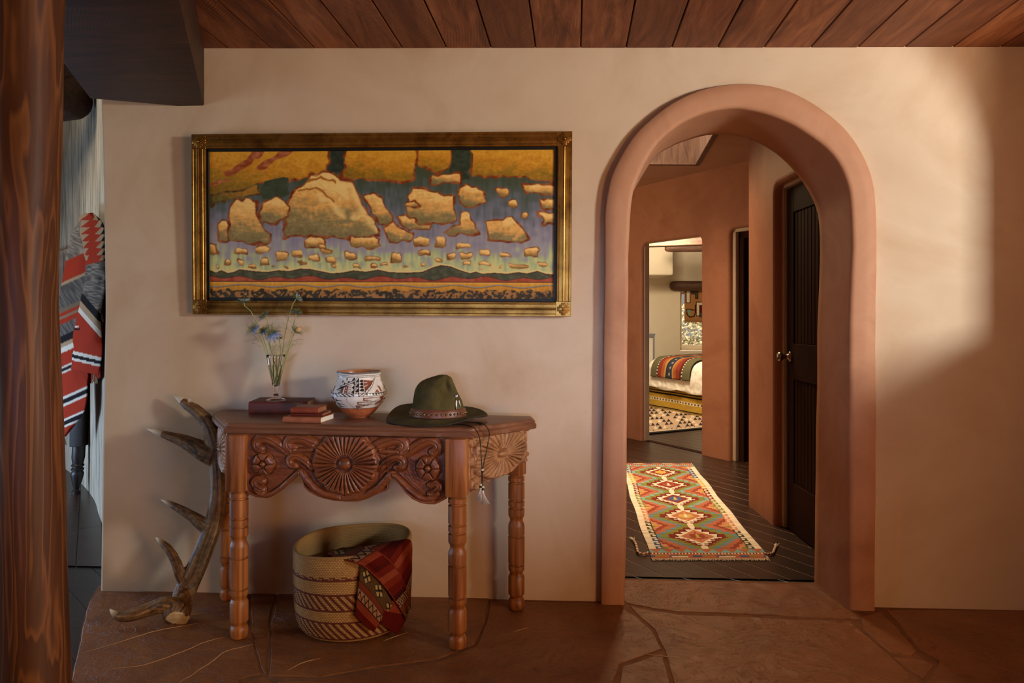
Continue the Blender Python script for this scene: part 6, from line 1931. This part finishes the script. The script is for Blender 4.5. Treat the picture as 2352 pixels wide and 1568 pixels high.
sdm = (.36 - xx) / .20 + np.abs(np.mod(vq + .5, 1) - .5) * 0; s2 = np.abs(np.mod(vq + .5, 1) - .5) * 2
sd_m = (.40 - xx) / .22 + s2 - .12 * saw
C[sd_m < .75] = rust * .75 + dred * .25; C[sd_m < .5] = tan_k; C[sd_m < .28] = np.where(zone[..., None] > 0, gold_k, grn)[sd_m < .28]
C[ms < 1.44] = np.where((fi >= 2)[..., None], teal, teal * .6 + blu * .4)[ms < 1.44]
C[ms < 1.27] = grn
C[ms < 1.02] = dred
C[mm - .26 * (saw - .5) < .80] = blk
C[mm - .26 * (saw - .5) < .76] = cream
C[mm - .02 * saw < .55] = np.where((fi < 2)[..., None], tan_k * .7 + rust * .3, dred * .8 + rust * .2)[mm - .02 * saw < .55]
C[ms < .34] = np.where((np.mod(fi, 3) == 0)[..., None], rust, np.where((np.mod(fi, 3) == 1)[..., None], gold_k, blu))[ms < .34]
C[ms < .14] = np.where((zone > 0)[..., None], cream, gold_k)[ms < .14]
tip = (xx < .03) & (fy > .82); C[tip] = cream
# cream border with hooks
bx = xx - .375; bd_ = bx > 0
segc = [blu, blk * .6 + grn * .4, tan_k, grn, dred, gold_k, blu, tan_k]
sidx = np.floor(np.mod(Vv * 7.2 + (U > .5) * .5, 8)).astype(int)
hk = np.stack([np.array(segc)[sidx][..., k] for k in range(3)], -1)
C[bd_] = cream
t = np.mod(Vv * 34, 1)
h1 = bd_ & (bx < .016); h2_ = bd_ & (bx < .07 * (1 - t)) & (t < .8); h3 = bd_ & (np.abs(bx - .052) < .012) & (t > .15) & (t < .72); h4 = bd_ & (bx > .028) & (bx < .060) & (t > .58) & (t < .74)
for m_ in (h1, h2_, h3, h4): C[m_] = hk[m_]
gap = bd_ & (bx > .012) & (bx < .036) & (t > .30) & (t < .56); C[gap] = cream
C[xx > .462] = cream
# end bands
for e in (Vv, 1 - Vv):
    bz = e < .062; C[bz] = rust * .55 + tan_k * .45
    tri = (e > .036) & (e < .062) & (np.abs(np.mod(U * 9, 1) - .5) * .052 > (e - .036)); C[tri] = teal
    C[(e > .026) & (e < .034)] = np.where((np.mod(np.floor(U * 70), 2) > 0)[..., None], cream, dred)[(e > .026) & (e < .034)]
    C[(e > .008) & (e < .018) & (np.mod(U * 5 + .2, 1) < .4)] = blu; C[(e > .012) & (e < .022) & (np.mod(U * 5 + .75, 1) < .3)] = grn
    C[(e > .006) & (e < .012) & (np.mod(U * 2.5 + .55, 1) < .35)] = cream
C *= (.90 + .2 * vnoise(NV, NU, 300, 6, 95))[..., None]
wav = .006 * np.sin(Vv * 21) + .004 * np.sin(Vv * 9 + 1)
P = r00 + ru * (U + wav)[..., None] + rv * Vv[..., None]; P[..., 2] = .006 + .0025 * vnoise(NV, NU, 24, 6, 96)
run = thing('runner_rug', 'long woven runner with stepped red, teal and cream diamonds on the hall floor', 'rug', (r00 + r10) / 2)
pile = grid('woven_field', P, vcol('kilim_wool', .9, .35, 150, .1), run, C.reshape(-1, 3)); md = pile.modifiers.new('t', 'SOLIDIFY'); md.thickness = .006; md.offset = -1
mb = MB()
for (a, b) in ((0, -1), (1, 1)):
    for k in range(150):
        p = r00 + ru * ((k + .5) / 150 + (wav[0, 0] if a == 0 else wav[-1, 0])) + rv * a; q = p + rv / np.linalg.norm(rv) * b * (.012 + .012 * rng.random()) + ru * (.01 * (rng.random() - .5))
        p = p.copy(); p[2] = .006; q[2] = .002; V, Fc = tube([p, q], [.002, .0014], 4, False); mb.add(V, Fc)
fr = mb.build('fringe', plain('cream_fringe', rgb(214, 190, 162), .9), run); fr['kind'] = 'stuff'
M_TWC = vcol('twisted_cord', .9, .2, 200, .1)
for pts in ([(1490, 1268), (1478, 1272), (1466, 1268), (1463, 1258), (1460, 1248), (1455, 1240)], [(1755, 1271), (1768, 1272), (1776, 1268), (1778, 1262), (1782, 1254)]):
    sp = spline([onZ(a, b, .010) for a, b in pts], 60); V, Fc = tube(sp, .0065, 8)
    cc = np.array([cream if math.sin(i * .9 + k * .78) > 0 else rust for i in range(60) for k in range(8)])
    mbx = MB(); mbx.add(V, Fc, cc)
    e = sp[-1]; dv = norm(sp[-1] - sp[-4])
    for k in range(14):
        a = rng.random() * 6.28; q = e + dv * (.03 + .02 * rng.random()) + RT * .014 * math.cos(a) + UP * (.006 * math.sin(a))
        V, Fc = tube([e, q], [.0025, .0012], 4); mbx.add(V, Fc, cream)
    mbx.build('corner_tassel', M_TWC, run)

# ================================================================== BEDROOM THINGS
q0_, q1_ = onZ(1490, 935), onZ(1607, 958)
bdv = norm(q1_ - q0_); bnn = np.array([bdv[1], -bdv[0], 0]); bnn = bnn if np.dot(bnn, CAM - q0_) > 0 else -bnn
Lb_ = 2.0
bed = thing('bed', 'bed with rumpled white coverlet and mustard striped skirt seen through the doorway', 'bed', q0_)
def Bp(s, o, z): return q0_ + bdv * s + bnn * o + UP * z
cvk = Canvas(0, Lb_, 0, .30, 260, 90)
zf_ = cvk.Y
ck = np.tile(np.array((176, 140, 54.)), (90, 260, 1)); ck *= (.92 + .14 * vnoise(90, 260, 30, 40, 61))[..., None]
for a, b, c in ((.0, .012, blk), (.020, .028, (120, 96, 60)), (.032, .046, blk), (.118, .152, (204, 186, 150)), (.125, .145, None), (.205, .225, blk), (.236, .252, blk), (.27, .30, (110, 88, 36))):
    m_ = (zf_ >= a) & (zf_ < b)
    if c is None: m_ = m_ & (np.mod(cvk.X * 18, 1) < .45); c = (60, 54, 46)
    ck[m_] = c
gs = np.linspace(-.1, Lb_, 260); gz = np.linspace(0, .30, 90)
P = np.stack([[Bp(s, .012 * math.sin(s * 9) * (1 - z / .4), z) for s in gs] for z in gz])
sk_ = grid('bed_skirt', P, vcol('skirt_cloth', .9, .2, 120, .1), bed, ck.reshape(-1, 3)); md = sk_.modifiers.new('t', 'SOLIDIFY'); md.thickness = .004
V, Fc = bevel_box(Bp(Lb_ / 2 - .02, -.62, .30), bdv * (Lb_ / 2 - .06), bnn * .58, UP * .24, .04, 3); mesh('mattress', V, Fc, M_PAGEW, bed)
prof_ = [(.045, .275), (.05, .30), (.045, .36), (.042, .45), (.03, .53), (.0, .59), (-.05, .632), (-.12, .655), (-.3, .668), (-.7, .675), (-1.15, .67)]
pp = spline([(a, b, 0) for a, b in prof_], 60)[:, :2]
P = np.zeros((60, 160, 3))
for i in range(60):
    for j in range(160):
        s = -.06 + (Lb_ + .06) * j / 159
        w = .014 * mnoise.noise(Vector((s * 7, pp[i, 1] * 9, pp[i, 0] * 5))) + .007 * mnoise.noise(Vector((s * 22, pp[i, 1] * 20, 3)))
        e = max(0, 1 - (s + .06) / .16); dz = -.06 * e * e * (1 if pp[i, 1] > .4 else .3)
        P[i, j] = Bp(s, pp[i, 0] + w - .05 * e * e, pp[i, 1] + w * .5 + dz + (.012 * math.sin(s * 11) if i < 3 else 0))
kc = NM('linen'); v_ = kc.coords(); kc.bump(kc.noise(v_, 18, 6, .6), .5, .01); kc.base(rgb(214, 204, 188), .85, spec=.2)
cvl = grid('coverlet', P, kc.m, bed); md = cvl.modifiers.new('t', 'SOLIDIFY'); md.thickness = .01
ta, tb = float(np.dot(onP(1505, 868, q0_, bnn) - q0_, bdv)), float(np.dot(onP(1594, 868, q0_, bnn) - q0_, bdv))
lo_ = next(i for i in range(60) if pp[i, 1] > .405)
P = np.zeros((60 - lo_, 150, 3)); Cc = np.zeros((60 - lo_, 150, 3))
olive, redt, orng, yel, navy = (np.array(c, float) for c in ((88, 82, 56), (116, 48, 34), (144, 76, 42), (158, 118, 56), (46, 48, 56)))
for i in range(lo_, 60):
    for j in range(150):
        t = j / 149; s = ta + (tb - ta) * t
        w = .010 * mnoise.noise(Vector((s * 7, pp[i, 1] * 9, pp[i, 0] * 5)))
        e = max(0, 1 - (s + .06) / .16)
        P[i - lo_, j] = Bp(s, pp[i, 0] + w + .022 - .05 * e * e, pp[i, 1] + w * .5 + .014)
        k = [(.16, olive), (.19, olive * .6), (.28, redt), (.35, orng), (.40, yel), (.43, navy * .8), (.57, navy), (.60, yel), (.66, orng), (.75, redt), (.80, redt * .7), (.83, olive * .6), (1.1, olive)]
        c = next(cc for lim, cc in k if t < lim)
        if (abs(t - .17) < .012 or abs(t - .815) < .012) and (i % 3 == 0): c = np.array((214, 200, 170.))
        if abs(t - .5) < .022 and (i // 2) % 3 == 0: c = np.array((140, 130, 120.))
        Cc[i - lo_, j] = c
throw = mesh('striped_throw', P.reshape(-1, 3), gridF(*P.shape[:2]), vcol('throw_wool', .9, .2, 120, .1), None, Cc.reshape(-1, 3), origin=P[0, 75])
md = throw.modifiers.new('t', 'SOLIDIFY'); md.thickness = .008; md.offset = 1
tag(throw, 'striped olive, orange and navy throw laid across the white bed', 'throw')
# bedroom rug
ra, rb_, rc_, rd_ = onZ(1440, 1003), onZ(1670, 980), onZ(1660, 925), onZ(1440, 925)
NU, NV = 230, 150
U, Vv = np.meshgrid(np.linspace(0, 1, NU), np.linspace(0, 1, NV))
P = (ra * 1)[None, None] * ((1 - U) * (1 - Vv))[..., None] + rb_ * (U * (1 - Vv))[..., None] + rc_ * (U * Vv)[..., None] + rd_ * ((1 - U) * Vv)[..., None]
P[..., 2] = .012
C = np.tile(np.array((168, 140, 112.)), (NV, NU, 1))
gu, gv = U * 22, Vv * 11
t1 = np.mod(gu + .5 * np.floor(gv), 1); t2 = np.mod(gv, 1); idn = np.mod(np.floor(np.abs(np.sin(np.floor(gu + .5 * np.floor(gv)) * 12.9 + np.floor(gv) * 78.2)) * 4000), 4)
tri = np.abs(t1 - .5) * 2 < (1 - t2) * .95
C[tri & (idn < 1.5)] = (44, 36, 32); C[tri & (idn >= 3)] = (196, 174, 144)
C[(Vv < .03)] = (40, 34, 30); C[(Vv > .03) & (Vv < .06)] = (190, 168, 138)
brug = grid('bedroom_rug', P, vcol('bedroom_rug_wool', .9, .2, 120, .1), None, C.reshape(-1, 3), origin=(ra + rc_) / 2); md = brug.modifiers.new('t', 'SOLIDIFY'); md.thickness = .012; md.offset = -1
tag(brug, 'tan rug scattered with black triangles on the bedroom floor beside the bed', 'rug')
# blind
NU, NV = 150, 110
cvb = Canvas(1572, 1668, 668, 738, NU, NV); X, Y = cvb.X, cvb.Y; cvb.a[:] = (160, 112, 66)
ol = (72, 30, 22); wh = (214, 196, 166); gk = (66, 66, 62); gnk = (104, 150, 118)
cvb.poly([(1574, 668), (1586, 668), (1586, 696), (1574, 696)], ol); cvb.poly([(1577, 668), (1584, 668), (1584, 694), (1577, 694)], wh)
cvb.poly([(1587, 668), (1604, 668), (1604, 686), (1596, 686), (1596, 676), (1587, 676)], ol); cvb.poly([(1588, 668), (1602, 668), (1602, 684), (1598, 684), (1598, 674), (1588, 674)], gk)
cvb.line([(1597, 700), (1597, 716), (1594, 726), (1584, 728), (1578, 722), (1577, 710), (1586, 710), (1597, 712)], 1.3, ol); cvb.poly([(1578, 711), (1586, 711), (1586, 716), (1578, 716)], gnk); cvb.poly([(1579, 718), (1586, 718), (1587, 725), (1582, 724)], gnk)
cvb.poly([(1598, 692), (1622, 692), (1622, 724), (1598, 726)], ol); cvb.poly([(1600, 694), (1620, 694), (1620, 700), (1606, 700), (1606, 722), (1600, 724)], wh); cvb.poly([(1606, 718), (1616, 716), (1616, 728), (1606, 728)], gk)
cvb.poly([(1630, 670), (1655, 670), (1655, 700), (1630, 700)], ol); cvb.poly([(1633, 672), (1652, 672), (1652, 697), (1633, 697)], wh)
cvb.poly([(1640, 706), (1662, 706), (1662, 728), (1640, 728)], gnk)
db_ = DB + .04
P = np.zeros((NV, NU, 3))
for i in range(NV):
    for j in range(NU):
        v = i / (NV - 1); sag = 3.0 * math.sin((X[i, j] - 1572) / 96 * math.pi) * v
        P[i, j] = atD(X[i, j], Y[i, j] + sag * .5, db_ - (.02 * max(0, math.sin((v - .8) * 15.7)) if v > .8 else 0))
blind = thing('roman_blind', 'tan fabric blind with brown outlined blocks half drawn over the bedroom window', 'blind', P[0, 75])
gb = grid('blind_cloth', P, vcol('blind_fabric', .9, .15, 120, .1), blind, cvb.a.reshape(-1, 3)); md = gb.modifiers.new('t', 'SOLIDIFY'); md.thickness = .006
mb = MB()
for k in range(70):
    x_ = 1572 + 96 * k / 69; p = atD(x_, 738 + 1.5 * math.sin(k / 69 * math.pi), db_ - .005); V, Fc = tube([p + UP * .01, p - UP * .022], [.004, .003], 4); mb.add(V, Fc)
fg = mb.build('fringe', plain('blind_fringe', rgb(150, 96, 60), .9), blind); fg['kind'] = 'stuff'
# log lintel and ceiling logs
def log(name, label, cat, x0, x1, y, d, hpx, group=None, sl=0.0):
    a = atD(x0, y, d); L = (x1 - x0) / F * d; dirn = norm(RT + FW * sl); r = hpx / 2 / F * d
    pts = [a + dirn * t for t in (0, .02, .07, .2, L * .5, L)]
    V, Fc = tube(pts, [r * .5, r * .82, r * .98, r, r, r * .98], 24)
    o = mesh(name, V, Fc, M_LOG, origin=a); sharp(o, 60)
    return tag(o, label, cat, group)
log('log_lintel', 'round ended log lintel set in the plaster above the blind', 'lintel', 1539, 1690, 656.5, DB - .06, 23)
log('ceiling_log', 'round ceiling log with a rounded end, above the bedroom bed', 'log', 1527, 1700, 570, 9.6, 18, None, -.1)
bpt = atD(1480, 559, 8.6)
V, Fc = bevel_box(bpt + norm(RT - FW * .33) * .7, norm(RT - FW * .33) * .7, norm(FW + RT * .33) * .08, UP * .042, .008, 2)
bo_ = mesh('ceiling_beam', V, Fc, M_LOG, smooth=False, origin=bpt); tag(bo_, 'square wooden beam just inside the bedroom doorway, in front of the round log', 'beam')
# silver framed mirror on a chest beyond the bed
mp = atD(1497, 806, 10.2)
mir = thing('framed_mirror', 'silver framed panelled mirror at the left edge of the bedroom doorway', 'mirror', mp)
mb = MB()
mx0, mx1, my0, my1, md_ = 1462, 1503, 768, 905, 10.2
for x0, x1, y0, y1 in ((mx0, mx1, my0, my0 + 5), (mx1 - 3.5, mx1, my0, my1), (mx0, mx1, 844, 848), (mx0, mx0 + 3.5, my0, my1), (mx0, mx1, my1 - 4, my1)):
    V, Fc = bevel_box(atD((x0 + x1) / 2, (y0 + y1) / 2, md_), RT * (x1 - x0) / 2 / F * md_, FW * .02, UP * (y1 - y0) / 2 / F * md_, .003, 1); mb.add(V, Fc)
V, Fc = bevel_box(atD((mx0 + mx1) / 2, my0 - .5, md_), RT * ((mx1 - mx0) / 2 + 1.5) / F * md_, FW * .03, UP * .008, .003, 1); mb.add(V, Fc)
mb.build('frame', M_SILV, mir, smooth=False)
V, Fc = box8(atD((mx0 + mx1) / 2, (my0 + my1) / 2, md_ + .02), RT * (mx1 - mx0) / 2 / F * md_, FW * .006, UP * (my1 - my0) / 2 / F * md_)
mesh('panel', V, Fc, plain('aged_mirror', rgb(216, 206, 180), .25, .2), mir, smooth=False)
# shrub outside the bedroom window
mb = MB(); rg = np.random.default_rng(77)
sc = atD(1612, 800, 15.0); sc[2] = 0
for k in range(6000):
    a = rg.random() * 6.28; q = math.sqrt(rg.random()) * 1.5; z = rg.random() ** .8 * 1.45; q *= math.sin(min(1, z / 1.6) * 2.2 + .5)
    p = sc + np.array([q * math.cos(a), q * math.sin(a), z]); d1 = norm(rg.normal(size=3)); d2_ = norm(np.cross(d1, rg.normal(size=3))); l = .03 + .02 * rg.random()
    mb.add([p - d1 * l, p + d2_ * l * .4, p + d1 * l, p - d2_ * l * .4], [(0, 1, 2, 3)])
sh_ = mb.build('garden_shrub', plain('dry_leaf', rgb(232, 216, 172), .8, var=rgb(204, 186, 136), vscale=30), smooth=False, origin=sc)
tag(sh_, 'pale yellow shrub outside the bedroom window', 'shrub')
V = [tuple(atD(1250, 760, 11.8)[:2]) + (-.05,), tuple(atD(2000, 760, 11.8)[:2]) + (-.05,), tuple(atD(2600, 760, 40)[:2]) + (-.05,), tuple(atD(600, 760, 40)[:2]) + (-.05,)]
struct(mesh('ground_outside', V, [(0, 1, 2, 3)], plain('dry_earth', rgb(200, 172, 130), .9, var=rgb(176, 150, 108), vscale=2), smooth=False))

# ================================================================== LIGHT
def area(name, loc, target, sx, sy, energy, color, spread=180):
    l = bpy.data.lights.new(name, 'AREA'); l.shape = 'RECTANGLE'; l.size = sx; l.size_y = sy; l.energy = energy; l.color = color; l.spread = math.radians(spread)
    o = bpy.data.objects.new(name, l); COL.objects.link(o); o.location = loc
    d = Vector(target) - Vector(loc); o.rotation_euler = d.to_track_quat('-Z', 'Y').to_euler()
    return o
w = bpy.data.worlds.new('world'); SC.world = w; w.use_nodes = True
bg = w.node_tree.nodes['Background']; bg.inputs['Color'].default_value = (1.0, 0.96, 0.90, 1); bg.inputs['Strength'].default_value = 0.30
area('low_sun_through_window', (3.36, -2.48, 1.75), (1.2, 0.0, 1.6), 0.38, 0.38, 99, (0.93, 1.0, 0.97))
area('sunlit_ground_bounce', (3.0, -2.0, 0.85), (1.2, -0.7, 2.3), 0.4, 0.4, 56, (1.0, 0.78, 0.54))
area('low_right_fill', (XR + 0.28, -3.4, 0.75), (-0.6, -0.6, 1.1), 1.1, 1.1, 60, (1.0, 0.56, 0.24))  # added low warm fill from the right, no glass door is there
area('passage_window_daylight', (-4.2, 0.5, 0.5), (-2.4, 1.6, 0.15), 0.9, 0.6, 44, (0.46, 0.66, 1.0))
area('passage_top_fill', (-3.6, 0.9, 2.85), (-2.6, 1.6, 1.2), 0.8, 0.8, 18, (1.0, 0.86, 0.66))  # added warm fill from above, the passage ceiling has no opening
area('left_window_daylight', (-4.2, -1.6, 1.2), (-0.6, -0.4, 0.9), 0.6, 1.2, 28, (0.66, 0.84, 1.0))
area('rear_cool_fill', (0.1, YB + .1, 1.12), (-0.1, 0.0, 0.98), 2.6, 0.3, 2.3, (0.42, 0.62, 1.0), 20)  # added narrow fill for the cool band, the back wall is closed
wc_ = (wA + wC) / 2
area('hall_skylight', (wc_[0], wc_[1], zH + 1.6), (wc_[0] + .1, wc_[1] - .3, 0), 0.9, 1.2, 80, (1.0, 0.76, 0.52), 100)
area('hall_left_fill', (-0.8, 3.0, 1.4), (1.4, 4.4, 1.0), 1.0, 1.5, 29, (1.0, 0.83, 0.56))  # added broad warm fill for the hall walls, no window on that side
area('hall_threshold_fill', (0.9, 2.2, 2.40), (0.85, -0.5, 0.0), 0.3, 0.3, 5.2, (1.0, 0.70, 0.36), 84)  # added fill that brightens the threshold floor, no lamp hangs here
bwin = atD(1614, 585, DB + 0.8)
area('bedroom_window_daylight', tuple(bwin), tuple(atD(1560, 860, 8.0)), 0.8, 0.9, 150, (1.0, 0.90, 0.74))
gs_ = atD(1640, 330, 12.6)
area('garden_daylight', tuple(gs_), (sc[0], sc[1], .8), 1.0, 1.0, 300, (1.0, 0.96, 0.86))
area('bedroom_fill', tuple(Bp(1.4, .9, 2.25)), tuple(Bp(.3, -.2, .5)), 0.5, 0.5, 85, (1.0, 0.83, 0.60))  # added fill for the bedroom, no ceiling lamp is there
SC.view_settings.exposure = 0.0
SC.cycles.max_bounces = 16
SC.cycles.glossy_bounces = 4
SC.cycles.diffuse_bounces = 4
SC.cycles.transmission_bounces = 14
SC.cycles.sample_clamp_indirect = 6
